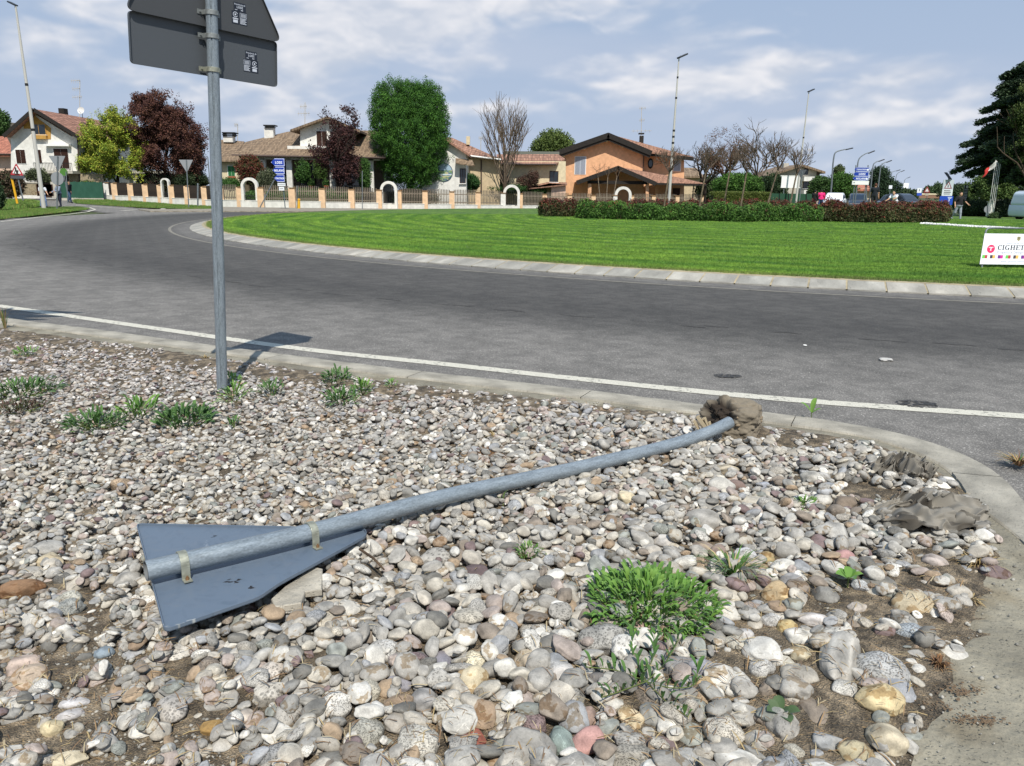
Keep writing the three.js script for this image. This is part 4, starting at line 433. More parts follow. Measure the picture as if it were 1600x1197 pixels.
{ // ---------- the knocked-down sign: bent pole, triangle plate, torn footing
  const o = thing('fallen_sign', 'knocked down triangle sign with bent galvanised pole and uprooted footing lying on gravel', 'traffic sign', V(0, 0, 0));
  const axis = [[228, 892, .185], [480, 833, .165], [700, 775, .135], [900, 732, .108], [1000, 708, .098], [1050, 695, .098], [1090, 682, .112], [1118, 671, .140], [1140, 660, .165]].map(([x, y, h]) => G(x, y, h));
  const c = new THREE.CatmullRomCurve3(axis, false, 'centripetal'), pts = c.getSpacedPoints(80);
  const R = 0.0395; mesh('pole', tube(pts, R, 28, false), galv, o);
  // open end: wall thickness and dark inside
  { const d = pts[1].clone().sub(pts[0]).normalize(); const inner = tube([pts[0].clone().addScaledVector(d, -0.001), pts[0].clone().addScaledVector(d, 0.25)], R - 0.004, 24, false); const ring = new THREE.RingGeometry(R - 0.004, R, 28); ring.applyQuaternion(new THREE.Quaternion().setFromUnitVectors(V(0, 0, -1), d.clone())); ring.translate(pts[0].x - d.x * 0.0012, pts[0].y - d.y * 0.0012, pts[0].z - d.z * 0.0012); mesh('pole_end', merge([inner, ring]), std(lin(0x6c6f70), 0.7, { side: THREE.DoubleSide }), o); }
  // plate in its own slightly tilted plane
  const A = G(213, 823, 0.095), B = G(258, 990, 0.135), C = G(574, 832, 0.100);
  const ex = C.clone().sub(A.clone().add(B).multiplyScalar(0.5)).normalize(), nn = ex.clone().cross(A.clone().sub(B)).normalize(); if (nn.y < 0) nn.negate(); const ey = nn.clone().cross(ex);
  const to2 = (px, py) => { const r = ray(px, py), t = A.clone().sub(camera.position).dot(nn) / r.dot(nn); const q = camera.position.clone().addScaledVector(r, t).sub(A); return [q.dot(ex), q.dot(ey)]; };
  const edge = roundPoly([to2(213, 822), to2(257, 990), to2(405, 938), to2(436, 916), to2(574, 840), to2(571, 829)], 0.035, 7);
  // subdivide, so that the sheet can be dented
  const M = new THREE.Matrix4().makeBasis(ex, ey, nn).setPosition(A); const u0 = Math.min(...edge.map(e => e[0])), u1 = Math.max(...edge.map(e => e[0])), v0 = Math.min(...edge.map(e => e[1])), v1 = Math.max(...edge.map(e => e[1]));
  const tex = canvasTex(1024, 1024, (g, w, h) => { g.fillStyle = '#788593'; g.fillRect(0, 0, w, h); const r = rng(5); for (let i = 0; i < 900; i++) { g.fillStyle = r() < 0.5 ? 'rgba(150,156,160,0.06)' : 'rgba(80,88,98,0.07)'; g.beginPath(); g.ellipse(r() * w, r() * h, 4 + r() * 40, 2 + r() * 14, r() * 3, 0, 6.3); g.fill(); } const toC = (px, py) => { const [a, b] = to2(px, py); return [(a - u0) / (u1 - u0) * w, (1 - (b - v0) / (v1 - v0)) * h]; }; const flake = (px, py, sx, sy, n, col) => { g.fillStyle = col; for (let k = 0; k < n; k++) { const [x, y] = toC(px + (r() - 0.5) * sx, py + (r() - 0.5) * sy); g.beginPath(); g.moveTo(x, y); for (let q = 0; q < 6; q++) { const a = q * 1.05 + r() * 0.8; g.lineTo(x + Math.cos(a) * (5 + r() * 13), y + Math.sin(a) * (2 + r() * 6)); } g.closePath(); g.fill(); } }; flake(363, 909, 24, 5, 12, '#2b2420'); flake(392, 919, 12, 3, 5, '#2b2420'); flake(336, 839, 3, 2, 3, '#24282c'); flake(297, 972, 12, 4, 9, '#c9cac6'); flake(272, 980, 30, 5, 8, '#a9acab'); g.strokeStyle = 'rgba(190,194,196,0.7)'; g.lineWidth = 2; for (let k = 0; k < 26; k++) { const [x, y] = toC(318 + r() * 6, 845 + r() * 12); g.beginPath(); g.moveTo(x, y); g.lineTo(x + r() * 12, y + r() * 5); g.stroke(); } g.strokeStyle = 'rgba(70,76,84,0.5)'; for (let k = 0; k < 40; k++) { const x = r() * w, y = r() * h; g.beginPath(); g.moveTo(x, y); g.lineTo(x + (r() - 0.3) * 120, y + (r() - 0.5) * 30); g.lineWidth = 0.7; g.stroke(); } });
  const pm = new THREE.MeshStandardMaterial({ color: lin(0xd0d4d8), map: tex, roughness: 0.42, metalness: 0.0 });
  const { face, rim } = plate(edge, 0.014, 0.003); for (const g of [face, rim]) { const p = g.attributes.position; const uv = new Float32Array(p.count * 2); for (let i = 0; i < p.count; i++) { uv[i * 2] = (p.getX(i) - u0) / (u1 - u0); uv[i * 2 + 1] = (p.getY(i) - v0) / (v1 - v0); } g.setAttribute('uv', new THREE.BufferAttribute(uv, 2)); }
  const pg = merge([face, rim]); pg.applyMatrix4(M); mesh('sign_plate', pg, pm, o);
  const { band, bolts } = clampParts(R, 0.030, 0.034, R + 0.014);
  for (const px of [283, 488]) { let best = 0, bd = 1e9; const q = V(0, 0, 0); for (let i = 0; i < pts.length; i++) { q.copy(pts[i]).project(camera); const x = (q.x + 1) * 800; if (Math.abs(x - px) < bd) { bd = Math.abs(x - px); best = i; } } const d = pts[best + 1].clone().sub(pts[best]).normalize(); const z = nn.clone().addScaledVector(d, -nn.dot(d)).normalize(), x = d.clone().cross(z); const m4 = new THREE.Matrix4().makeBasis(x, d, z).setPosition(pts[best]); const b = band.clone().applyMatrix4(m4); const cl = mesh('clamp', b, zinc, o); for (const bo of bolts) mesh('bolt', bo.clone().applyMatrix4(m4), boltMat, cl); }
  // torn-out footing: concrete on one side, dark earth in the broken hollow
  { let g = new THREE.IcosahedronGeometry(1, 34); g.deleteAttribute('uv'); g.deleteAttribute('normal'); g = BGU.mergeVertices(g, 1e-5); const p = g.attributes.position, col = new Float32Array(p.count * 3), v = V(0, 0, 0); const hol = V(-0.80, 0.42, 0.50).normalize();
    for (let i = 0; i < p.count; i++) { v.fromBufferAttribute(p, i); const n = v.clone(); const sq = 1 / Math.pow(Math.pow(Math.abs(n.x), 3.2) + Math.pow(Math.abs(n.y), 3.2) + Math.pow(Math.abs(n.z), 3.2), 1 / 3.2); const rough = (fbm3(n.x * 2 + 4, n.y * 2, n.z * 2, 4) - 0.5) * 0.36 + (fbm3(n.x * 5, n.y * 5 + 3, n.z * 5, 3) - 0.5) * 0.20 + (vn3(Math.floor(n.x * 5), Math.floor(n.y * 5), Math.floor(n.z * 5)) - 0.5) * 0.05; const hd = Math.acos(clamp(n.dot(hol), -1, 1)) + (fbm3(n.x * 3, n.y * 3, n.z * 3 + 9, 2) - 0.5) * 0.5; const inn = sstep(1.12, 0.75, hd); const s = sq * 0.92 + rough - inn * 0.42 + inn * (vn3(n.x * 5, n.y * 5, n.z * 5) - 0.5) * 0.22; v.multiplyScalar(s); p.setXYZ(i, v.x * 0.222, v.y * 0.152, v.z * 0.165); const earth = clamp(inn * 1.2 + sstep(0.5, 0.62, fbm3(n.x * 3 + 1, n.y * 3, n.z * 3, 4)) * 0.35 * sstep(0.4, -0.4, n.x)); const k = 0.8 + 0.4 * fbm3(n.x * 22, n.y * 22, n.z * 22, 3); col[i * 3] = lerp(0.205, 0.030, earth) * k; col[i * 3 + 1] = lerp(0.172, 0.021, earth) * k; col[i * 3 + 2] = lerp(0.125, 0.014, earth) * k; }
    g.setAttribute('color', new THREE.BufferAttribute(col, 3)); g.computeVertexNormals(); g.rotateZ(-0.12); g.rotateY(-0.25); g.translate(1.475, 0.125, -5.03); const f = mesh('concrete_footing', g, std(null, 1, { vertexColors: true }), o);
    const rr = rng(8), chips = []; for (let i = 0; i < 46; i++) { const sh = LOD[0][i % 14], q = new THREE.BufferGeometry(); q.setAttribute('position', new THREE.BufferAttribute(Float32Array.from(sh.pos), 3)); q.setIndex(new THREE.BufferAttribute(Uint32Array.from(sh.idx), 1)); q.computeVertexNormals(); const s = 0.005 + rr() * 0.009; q.scale(s * 1.3, s, s); const a = rr() * 2.4 - 0.9, e = rr() * 1.2 - 0.3; q.translate(1.475 + Math.cos(a) * Math.cos(e) * 0.215, 0.125 + Math.sin(e) * 0.13, -5.03 + Math.sin(a) * Math.cos(e) * 0.15); chips.push(q); } stuff(mesh('embedded_stones', merge(chips), std(lin(0x83745f), 0.95), f));
    const sh = LOD[2][5], q = new THREE.BufferGeometry(); q.setAttribute('position', new THREE.BufferAttribute(Float32Array.from(sh.pos), 3)); q.setIndex(new THREE.BufferAttribute(Uint32Array.from(sh.idx), 1)); q.computeVertexNormals(); q.scale(0.028, 0.03, 0.025); const pp = G(1188, 648, 0.13); q.translate(pp.x - 0.01, pp.y, pp.z - 0.02); mesh('stuck_pebble', q, std(lin(0xa87c5c), 0.9), f);
    // splintered shards on the left of the footing
    const sl = []; for (let i = 0; i < 9; i++) { const b = new THREE.BoxGeometry(0.012 + rr() * 0.012, 0.10 + rr() * 0.06, 0.006); b.rotateZ(0.5 + (rr() - 0.5) * 0.5); b.rotateY((rr() - 0.5)); b.translate(1.235 + rr() * 0.09, 0.085 + rr() * 0.05, -4.92 + rr() * 0.05); sl.push(b); } stuff(mesh('shards', merge(sl), std(lin(0xb0a184), 0.95), f)); }
}
{ // ---------- crumpled felt rag at the right edge of the gravel
  const rag = (w, d, seed, amp, turn, base) => { const nr = 46, na = 150, pos = [], idx = [], col = []; for (let i = 0; i <= nr; i++) for (let j = 0; j <= na; j++) { const a = j / na * 6.28319, ca = Math.cos(a), sa = Math.sin(a), R = 0.62 + 0.62 * fbm2(ca * 1.3 + seed, sa * 1.3, 3), t = i / nr, u = ca * R * t, v = sa * R * t; const wx = u + (fbm2(u * 2 + seed, v * 2, 3) - 0.5) * 0.8, wz = v + (fbm2(u * 2 + 9, v * 2 + seed, 3) - 0.5) * 0.8; const f1 = 1.6 * Math.pow(1 - Math.abs(2 * fbm2(wx * 1.7 + seed, wz * 3.4, 2) - 1), 2) - 1, f2 = 1.5 * Math.pow(1 - Math.abs(2 * fbm2(wx * 4 + seed * 2, wz * 2.6 + 5, 2) - 1), 2) - 0.9, f3 = fbm2(wx * 5 + seed, wz * 5, 3) - 0.5; const y = base + amp * (0.42 + 0.46 * f1 + 0.34 * f2 + 0.8 * f3) * (1 - 0.35 * t * t) + amp * 0.35 * (1 - t); pos.push(u * w / 2 + 0.03 * f2, Math.max(y, base - 0.01), v * d / 2 + 0.04 * f1); const k = 0.7 + 0.6 * fbm2(u * 6 + seed, v * 6, 5), m = sstep(0.46, 0.6, fbm2(u * 3 + 20, v * 3 + seed, 4)); col.push(lerp(0.23, 0.07, m) * k, lerp(0.21, 0.06, m) * k, lerp(0.175, 0.046, m) * k); if (i && j) { const A = (i - 1) * (na + 1) + j - 1, B = A + na + 1; idx.push(A, A + 1, B, B, A + 1, B + 1); } } const g = new THREE.BufferGeometry(); g.setAttribute('position', new THREE.Float32BufferAttribute(pos, 3)); g.setAttribute('color', new THREE.Float32BufferAttribute(col, 3)); g.setIndex(idx); g.computeVertexNormals(); g.rotateY(turn); return g; };
  const m = std(null, 1, { vertexColors: true, side: THREE.DoubleSide, bumpMap: bumpSoil, bumpScale: 0.004 });
  const a = mesh('cloth_rag', rag(0.72, 0.50, 3.7, 0.125, 0.12, 0.045), m, scene); const pa = G(1458, 806, 0.06); a.position.set(pa.x, 0.0, pa.z); info(a, 'large dirty grey felt rag crumpled over stones at the gravel edge', 'rag');
  const b = mesh('cloth_rag', rag(0.34, 0.34, 8.3, 0.14, -0.4, 0.045), m, scene); const pb = G(1415, 738, 0.06); b.position.set(pb.x, 0.0, pb.z); info(b, 'smaller arched grey felt rag lying behind the larger one', 'rag');
}
{ // ---------- broken flat concrete slab by the fallen plate, and small litter
  const p = [[430, 952], [470, 946], [476, 928], [502, 925], [503, 893], [490, 890], [478, 898], [446, 921], [425, 940]].map(([x, y]) => G(x, y, 0.085)); const s = new THREE.Shape(p.map(q => new THREE.Vector2(q.x, -q.z))); const g = new THREE.ExtrudeGeometry(s, { depth: 0.022, bevelEnabled: true, bevelSize: 0.003, bevelThickness: 0.003, bevelSegments: 1 }); g.rotateX(-Math.PI / 2); g.translate(0, 0.072, 0); const m = mesh('concrete_slab', g, std(lin(0xcfc9bd), 0.95, { map: texConcrete, bumpMap: bumpConcrete, bumpScale: 0.01 }), scene); info(m, 'flat broken pale concrete piece on the gravel below the fallen sign plate', 'concrete piece');
  const cig = G(232, 1190, 0.07); const o = thing('cigarette_butt', 'white cigarette butt lying on the gravel at bottom left', 'cigarette butt', cig, 0.6); const c1 = new THREE.CylinderGeometry(0.004, 0.004, 0.022, 10); c1.rotateZ(1.5); mesh('paper', c1, std(lin(0xe6e3dc), 0.9), o); const c2 = new THREE.CylinderGeometry(0.0041, 0.0041, 0.014, 10); c2.rotateZ(1.5); c2.translate(0.018, 0.001, 0); mesh('filter', c2, std(lin(0xb98a55), 0.9), o);
  const twig = (name, a, b, hh, rr, label) => { const P = G(a[0], a[1], hh), Q = G(b[0], b[1], hh - 0.01); const mid = P.clone().lerp(Q, 0.5).add(V(0.01, 0.008, 0.01)); const t = mesh(name, tube([P, mid, Q], [rr, rr * 0.9, rr * 0.6], 7), std(lin(0x6e5b48), 0.95, { map: texBark }), scene); info(t, label, 'twig'); };
  twig('twig', [562, 858], [600, 890], 0.10, 0.006, 'dark forked twig on the gravel right of the fallen sign tip'); twig('twig', [524, 898], [560, 912], 0.09, 0.003, 'thin pale twig beside the broken concrete piece');
  { const t = G(1385, 562, 0.012); const g = new THREE.IcosahedronGeometry(0.05, 6); const pa = g.attributes.position; for (let i = 0; i < pa.count; i++) { const x = pa.getX(i), y = pa.getY(i), z = pa.getZ(i), k = 0.6 + 0.9 * fbm3(x * 40, y * 40, z * 40, 3); pa.setXYZ(i, x * k * 1.4, y * k * 0.35, z * k); } g.computeVertexNormals(); const m2 = mesh('crumpled_tissue', g, std(lin(0xb5b2ac), 0.95, { side: THREE.DoubleSide }), scene); m2.position.copy(t); info(m2, 'crumpled pale tissue lying on the road at right', 'tissue'); }
  { const t = G(1258, 540, 0.006); const g = new THREE.CircleGeometry(0.022, 7); g.rotateX(-1.4); const m2 = mesh('paper_scrap', g, std(lin(0xdad7d0), 0.9, { side: THREE.DoubleSide }), scene); m2.position.copy(t).setY(0.012); info(m2, 'tiny white paper scrap alone in the middle of the road', 'paper scrap'); }
}
{ // ---------- arrow boards just outside the left edge, whose shadow falls on the road
  const o = thing('direction_sign', 'direction sign outside the left edge casting a pointed shadow on the road', 'direction sign', V(-6.32, 0, -8.05)); mesh('post', tube([V(0, -0.2, 0), V(0, 3.0, 0)], 0.04, 14), galv, o);
  for (const [y, x, z] of [[2.72, 1.12, 0], [2.30, 0.98, 0.02], [1.95, 0.86, 0.0]]) { const g = extrude([[-1.0, y - 0.19], [x - 0.5, y - 0.19], [x, y], [x - 0.5, y + 0.19], [-1.0, y + 0.19]], 0.02); g.translate(0, 0, 0.06); mesh('arrow_panel', g, signBack, o); } }
// ================================================================ WEEDS among the stones
// one lance-shaped leaf: folded along its rib, arching; base at the origin, tip along +z
function leafGeo(len, wid, arch, teeth = 0) { const n = 6, pos = [], idx = []; for (let i = 0; i <= n; i++) { const t = i / n, z = Math.sin(t * 1.2) / Math.sin(1.2) * len, y = arch * len * Math.sin(t * 2.2), w = wid * Math.pow(Math.sin(Math.PI * clamp(0.04 + t * 0.96)), 0.8) * (teeth ? (i % 2 ? 1.25 : 0.7) : 1) * 0.5; pos.push(-w, y + w * 0.35, z, 0, y, z, w, y + w * 0.35, z); if (i) { const a = (i - 1) * 3, b = i * 3; idx.push(a, a + 1, b, b, a + 1, b + 1, a + 1, a + 2, b + 1, b + 1, a + 2, b + 2); } } const g = new THREE.BufferGeometry(); g.setAttribute('position', new THREE.Float32BufferAttribute(pos, 3)); g.setIndex(idx); g.computeVertexNormals(); return g; }
const leafMatOf = c => new THREE.MeshPhysicalMaterial({ color: new THREE.Color().setRGB(...c), roughness: 0.75, side: THREE.DoubleSide, transmission: 0.3, thickness: 0 });
const greens = [[0.11, 0.25, 0.028], [0.14, 0.30, 0.036], [0.08, 0.19, 0.022], [0.17, 0.32, 0.045]].map(leafMatOf);
const darkGreens = [[0.07, 0.17, 0.028], [0.09, 0.20, 0.034], [0.05, 0.125, 0.022]].map(leafMatOf);
const reds = [[0.10, 0.045, 0.025], [0.07, 0.075, 0.025]].map(leafMatOf);
const stemMat = std(lin(0x5d6a34), 0.9);
// rosette / cushion weed: leaves on short stems; the largest as parts, the rest as one foliage mesh
function cushion(label, px, py, wpx, dpx, h, nPart, nRest, L, wid, mats, seed, group) {
  const p = G(px, py, 0.05), dist = Math.hypot(p.x, p.z, EYE), k = dist * 0.975 / FOC; const rx = wpx * k / 2, rz = dpx * k / 2 / (EYE / dist) * 0.85; const o = thing('weed', label, 'weed', V(p.x, 0.03, p.z), 0, group); const r = rng(seed); const geos = [0.35, 0.1, 0.6].map((a, i) => leafGeo(L * (0.85 + i * 0.15), wid, a, i === 1 ? 1 : 0)); const rest = mats.map(() => []); const stems = [];
  for (let i = 0; i < nPart + nRest; i++) { const a = r() * 6.283, q = Math.sqrt(r()) * (0.7 + 0.5 * fbm2(Math.cos(a) * 2 + seed, Math.sin(a) * 2, 3)); const x = Math.cos(a) * q * rx, z = Math.sin(a) * q * rz; const inner = i >= nPart; const y = 0.02 + h * (1 - q * q * 0.75) * (inner ? 0.25 + r() * 0.6 : 0.55 + r() * 0.55); const e = new THREE.Euler(-(0.05 + (1 - q) * 0.55) + (r() - 0.5) * 1.0, Math.atan2(x, z) + (r() - 0.5) * 1.8, (r() - 0.5) * 0.8, 'YXZ'); const s = 0.65 + r() * 0.65, gi = Math.floor(r() * 3), mi = Math.floor(r() * mats.length); if (!inner) { const m = mesh('leaf', geos[gi], mats[mi], o); m.position.set(x, y, z); m.rotation.copy(e); m.scale.setScalar(s); } else { const g = geos[gi].clone(); g.applyMatrix4(new THREE.Matrix4().compose(V(x, y, z), new THREE.Quaternion().setFromEuler(e), V(s, s, s))); rest[mi].push(g); } if (i % 5 === 0) stems.push(tube([V(x * 0.3, 0, z * 0.3), V(x * 0.8, y * 0.7, z * 0.8), V(x, y, z)], [0.0025, 0.002, 0.0015], 4, false)); }
  if (nRest) rest.forEach((l, i) => { if (l.length) stuff(mesh('foliage', merge(l), mats[i], o)); }); stuff(mesh('stems', merge(stems), stemMat, o)); return o; }
function grassTuft(label, px, py, wpx, h, n, cols, seed, group, name = 'grass_tuft') { const p = G(px, py, 0.04), dist = Math.hypot(p.x, p.z, EYE), k = dist * 0.975 / FOC, R = wpx * k / 2; const o = thing(name, label, 'grass', V(p.x, 0.02, p.z), 0, group), r = rng(seed); const lists = cols.map(() => []); for (let i = 0; i < n; i++) { const a = r() * 6.283, hh = h * (0.5 + r() * 0.7), out = R * (0.3 + r() * 0.9), bx = Math.cos(a) * R * 0.18 * r(), bz = Math.sin(a) * R * 0.18 * r(), w = 0.003 + r() * 0.0035; const P = [], I = []; for (let t = 0; t <= 5; t++) { const u = t / 5, d = out * u * u * 0.8 + out * u * 0.2, y = hh * Math.sin(u * (1.3 + r() * 0.25)) - (u > 0.8 ? 0.02 * r() : 0), ww = w * (1 - u * u); const x = bx + Math.cos(a) * d, z = bz + Math.sin(a) * d; P.push(x - Math.sin(a) * ww, y, z + Math.cos(a) * ww, x + Math.sin(a) * ww, y, z - Math.cos(a) * ww); if (t) { const b = t * 2; I.push(b - 2, b - 1, b, b, b - 1, b + 1); } } const g = new THREE.BufferGeometry(); g.setAttribute('position', new THREE.Float32BufferAttribute(P, 3)); g.setIndex(I); g.computeVertexNormals(); lists[Math.floor(r() * cols.length)].push(g); } lists.forEach((l, i) => { if (l.length) stuff(mesh('blades', merge(l), cols[i], o)); }); return o; }
const straw = [[0.36, 0.26, 0.11], [0.27, 0.19, 0.09], [0.42, 0.33, 0.17]].map(c => std(new THREE.Color().setRGB(...c), 0.9, { side: THREE.DoubleSide }));
const rust = [[0.20, 0.10, 0.045], [0.30, 0.17, 0.07], [0.15, 0.085, 0.045]].map(c => std(new THREE.Color().setRGB(...c), 0.9, { side: THREE.DoubleSide }));
cushion('large bright green bushy weed in the right foreground gravel', 1012, 952, 200, 120, 0.085, 290, 900, 0.043, 0.012, greens, 101);
cushion('dark green cushion weed at the left edge of the photo', 30, 614, 110, 28, 0.065, 0, 300, 0.055, 0.012, darkGreens, 102);
cushion('low reddish weed below the green cushion at the left edge', 30, 640, 80, 18, 0.05, 0, 200, 0.035, 0.012, reds, 103);
cushion('long leaved green weed left of the two side by side', 150, 664, 76, 24, 0.05, 0, 200, 0.062, 0.013, darkGreens, 104);
cushion('small star shaped light green weed between two darker weeds', 216, 650, 40, 18, 0.11, 0, 60, 0.09, 0.016, greens, 105);
cushion('dark green weed with toothed leaves right of the star weed', 288, 660, 78, 28, 0.075, 0, 210, 0.065, 0.02, darkGreens, 106);
cushion('green weed growing right of the signpost near the kerb', 526, 596, 42, 20, 0.085, 0, 100, 0.06, 0.014, darkGreens, 107);
cushion('wider green weed in front of the one near the kerb', 534, 628, 46, 24, 0.075, 0, 100, 0.065, 0.013, darkGreens, 108);
cushion('small green weed right beside two larger weeds', 566, 614, 28, 14, 0.10, 0, 70, 0.055, 0.012, greens, 109);
cushion('sparse green weed between signpost and the larger weeds', 425, 616, 34, 14, 0.10, 0, 60, 0.06, 0.012, darkGreens, 110);
cushion('spiky pale green weed at the foot of the signpost', 365, 624, 26, 14, 0.10, 0, 46, 0.07, 0.012, greens, 111);
cushion('small green weed just behind the foot of the signpost', 362, 598, 22, 10, 0.06, 0, 40, 0.05, 0.012, greens, 112);
cushion('tiny green weed near the far left kerb', 40, 554, 24, 8, 0.06, 0, 50, 0.05, 0.012, greens, 113);
cushion('fine leaved green weed between fallen sign and big weed', 826, 868, 40, 24, 0.05, 0, 90, 0.03, 0.007, greens, 114);
cushion('tiny green weed in the gravel below the felt rag', 1256, 790, 26, 14, 0.04, 0, 44, 0.03, 0.008, greens, 115);
cushion('tiny weed right of the group of weeds near the kerb', 612, 604, 14, 10, 0.06, 0, 30, 0.04, 0.01, greens, 116);
cushion('little weed below the toothed leaved weed', 365, 666, 14, 8, 0.05, 0, 26, 0.04, 0.01, darkGreens, 117);
// broad-leaved seedlings, every leaf its own part
function seedling(label, px, py, list, L, wid, mats, seed) { const p = G(px, py, 0.05), o = thing('seedling', label, 'weed', V(p.x, 0.05, p.z)), r = rng(seed), g = leafGeo(L, wid, 0.25); list.forEach(([turn, tilt, s, dx, dz, dy]) => { const m = mesh('leaf', g, mats[Math.floor(r() * mats.length)], o); m.position.set(dx || 0, 0.02 + (dy || 0), dz || 0); m.rotation.set(-tilt, turn, (r() - 0.5) * 0.5, 'YXZ'); m.scale.setScalar(s); }); const st = [tube([V(0, -0.05, 0), V(0, 0.03, 0)], 0.003, 5)]; list.forEach(([t, ti, s, dx, dz, dy]) => { if (dx || dz) st.push(tube([V(0, 0, 0), V((dx || 0) * 0.5, 0.03 + (dy || 0) * 0.8, (dz || 0) * 0.5), V(dx || 0, 0.02 + (dy || 0), dz || 0)], 0.0022, 5)); }); mesh('stem', merge(st), stemMat, o); return o; }
seedling('broad leaved green seedling alone in bare soil at right', 1325, 912, [[0.1, 0.3, 1.0], [1.5, 0.2, 1.0], [-1.5, 0.25, 1.05], [3.0, 0.5, 0.9], [2.3, 0.3, 0.9], [-2.3, 0.35, 0.9]], 0.062, 0.038, greens, 121);
seedling('broad leaved grey green seedling in soil at lower right', 1217, 1126, [[0.2, 0.1, 1.1], [1.3, 0.2, 1.1], [-1.2, 0.3, 1.0], [2.9, 0.6, 1.0], [-2.3, 0.5, 0.9], [0.9, 0.6, 0.8]], 0.056, 0.036, [[0.095, 0.15, 0.06], [0.07, 0.13, 0.04]].map(leafMatOf), 122);
seedling('two leaved seedling growing from the kerb joint by the road', 1268, 650, [[2.4, 0.8, 1.2], [-1.9, 0.5, 1.1], [1.2, 0.4, 0.7]], 0.10, 0.035, greens, 123);
seedling('single green leaf under the fallen pole', 786, 786, [[1.2, 0.9, 1.0], [-1.2, 0.3, 0.5]], 0.06, 0.024, greens, 124);
{ // trailing vine with long thin leaves below the big weed
  const o = thing('trailing_weed', 'trailing weed with slim dark leaves below the large bushy weed', 'weed', G(1010, 1065, 0.06)); const base = o.position.clone(), r = rng(131), g = leafGeo(0.047, 0.013, 0.3), st = []; const runs = [[[1010, 1065], [990, 1025], [985, 985]], [[1010, 1065], [965, 1048], [915, 1042]], [[1010, 1065], [1040, 1035], [1060, 1000]], [[1010, 1065], [1050, 1075], [1085, 1070], [1090, 1045]], [[1010, 1065], [1045, 1100], [1075, 1120]], [[1010, 1065], [970, 1080], [940, 1090]], [[1000, 1060], [1020, 1030], [1022, 1000]]];
  for (const run of runs) { const P = run.map(([x, y], i) => G(x, y, 0.075 + i * 0.012).sub(base)); const c = new THREE.CatmullRomCurve3(P); st.push(tube(c.getPoints(10), 0.002, 5)); const n = 11; for (let i = 1; i <= n; i++) { const q = c.getPoint(i / n), t = c.getTangent(i / n); const m = mesh('leaf', g, darkGreens[Math.floor(r() * 3)], o); m.position.copy(q); m.rotation.set(-0.5 - r() * 0.5, Math.atan2(t.x, t.z) + (i % 2 ? 1 : -1) * (0.5 + r() * 0.9), 0, 'YXZ'); m.scale.setScalar(0.55 + r() * 0.75); } } mesh('stem', merge(st), stemMat, o); }
grassTuft('long bladed green grass tuft right of the large bushy weed', 1146, 900, 110, 0.11, 110, [darkGreens[0], darkGreens[1], greens[0], straw[2]], 141);
grassTuft('tall thin grass at the far left kerb end', 8, 512, 20, 0.24, 40, [darkGreens[0], straw[0], straw[1]], 142);
grassTuft('dry straw coloured grass clump at the right gravel edge', 1528, 880, 74, 0.05, 120, straw, 143, null, 'dry_grass');
grassTuft('small dry grass clump below the one at the right edge', 1515, 935, 40, 0.035, 60, straw, 144, null, 'dry_grass');
grassTuft('dry brown grass growing at the road edge beyond the kerb', 1592, 722, 60, 0.06, 90, [straw[1], rust[0], darkGreens[2], straw[0]], 145, null, 'dry_grass');
grassTuft('matted rusty dry grass in the middle of the gravel', 760, 715, 90, 0.05, 160, rust, 146, null, 'dry_grass');
grassTuft('pale dry grass behind the matted rusty grass', 775, 682, 60, 0.05, 90, straw, 147, null, 'dry_grass');
grassTuft('dry straw tuft near the kerb left of the signpost', 150, 550, 36, 0.05, 60, straw, 148, null, 'dry_grass');
grassTuft('dry straw tuft at the kerb right behind the signpost', 322, 560, 22, 0.05, 40, straw, 149, null, 'dry_grass');
grassTuft('brown dry weed in the soil at lower right', 1468, 1040, 34, 0.05, 70, rust, 150, null, 'dry_grass');
grassTuft('rusty dead weed below the corner of the fallen plate', 240, 975, 26, 0.04, 60, rust, 152, null, 'dry_grass');
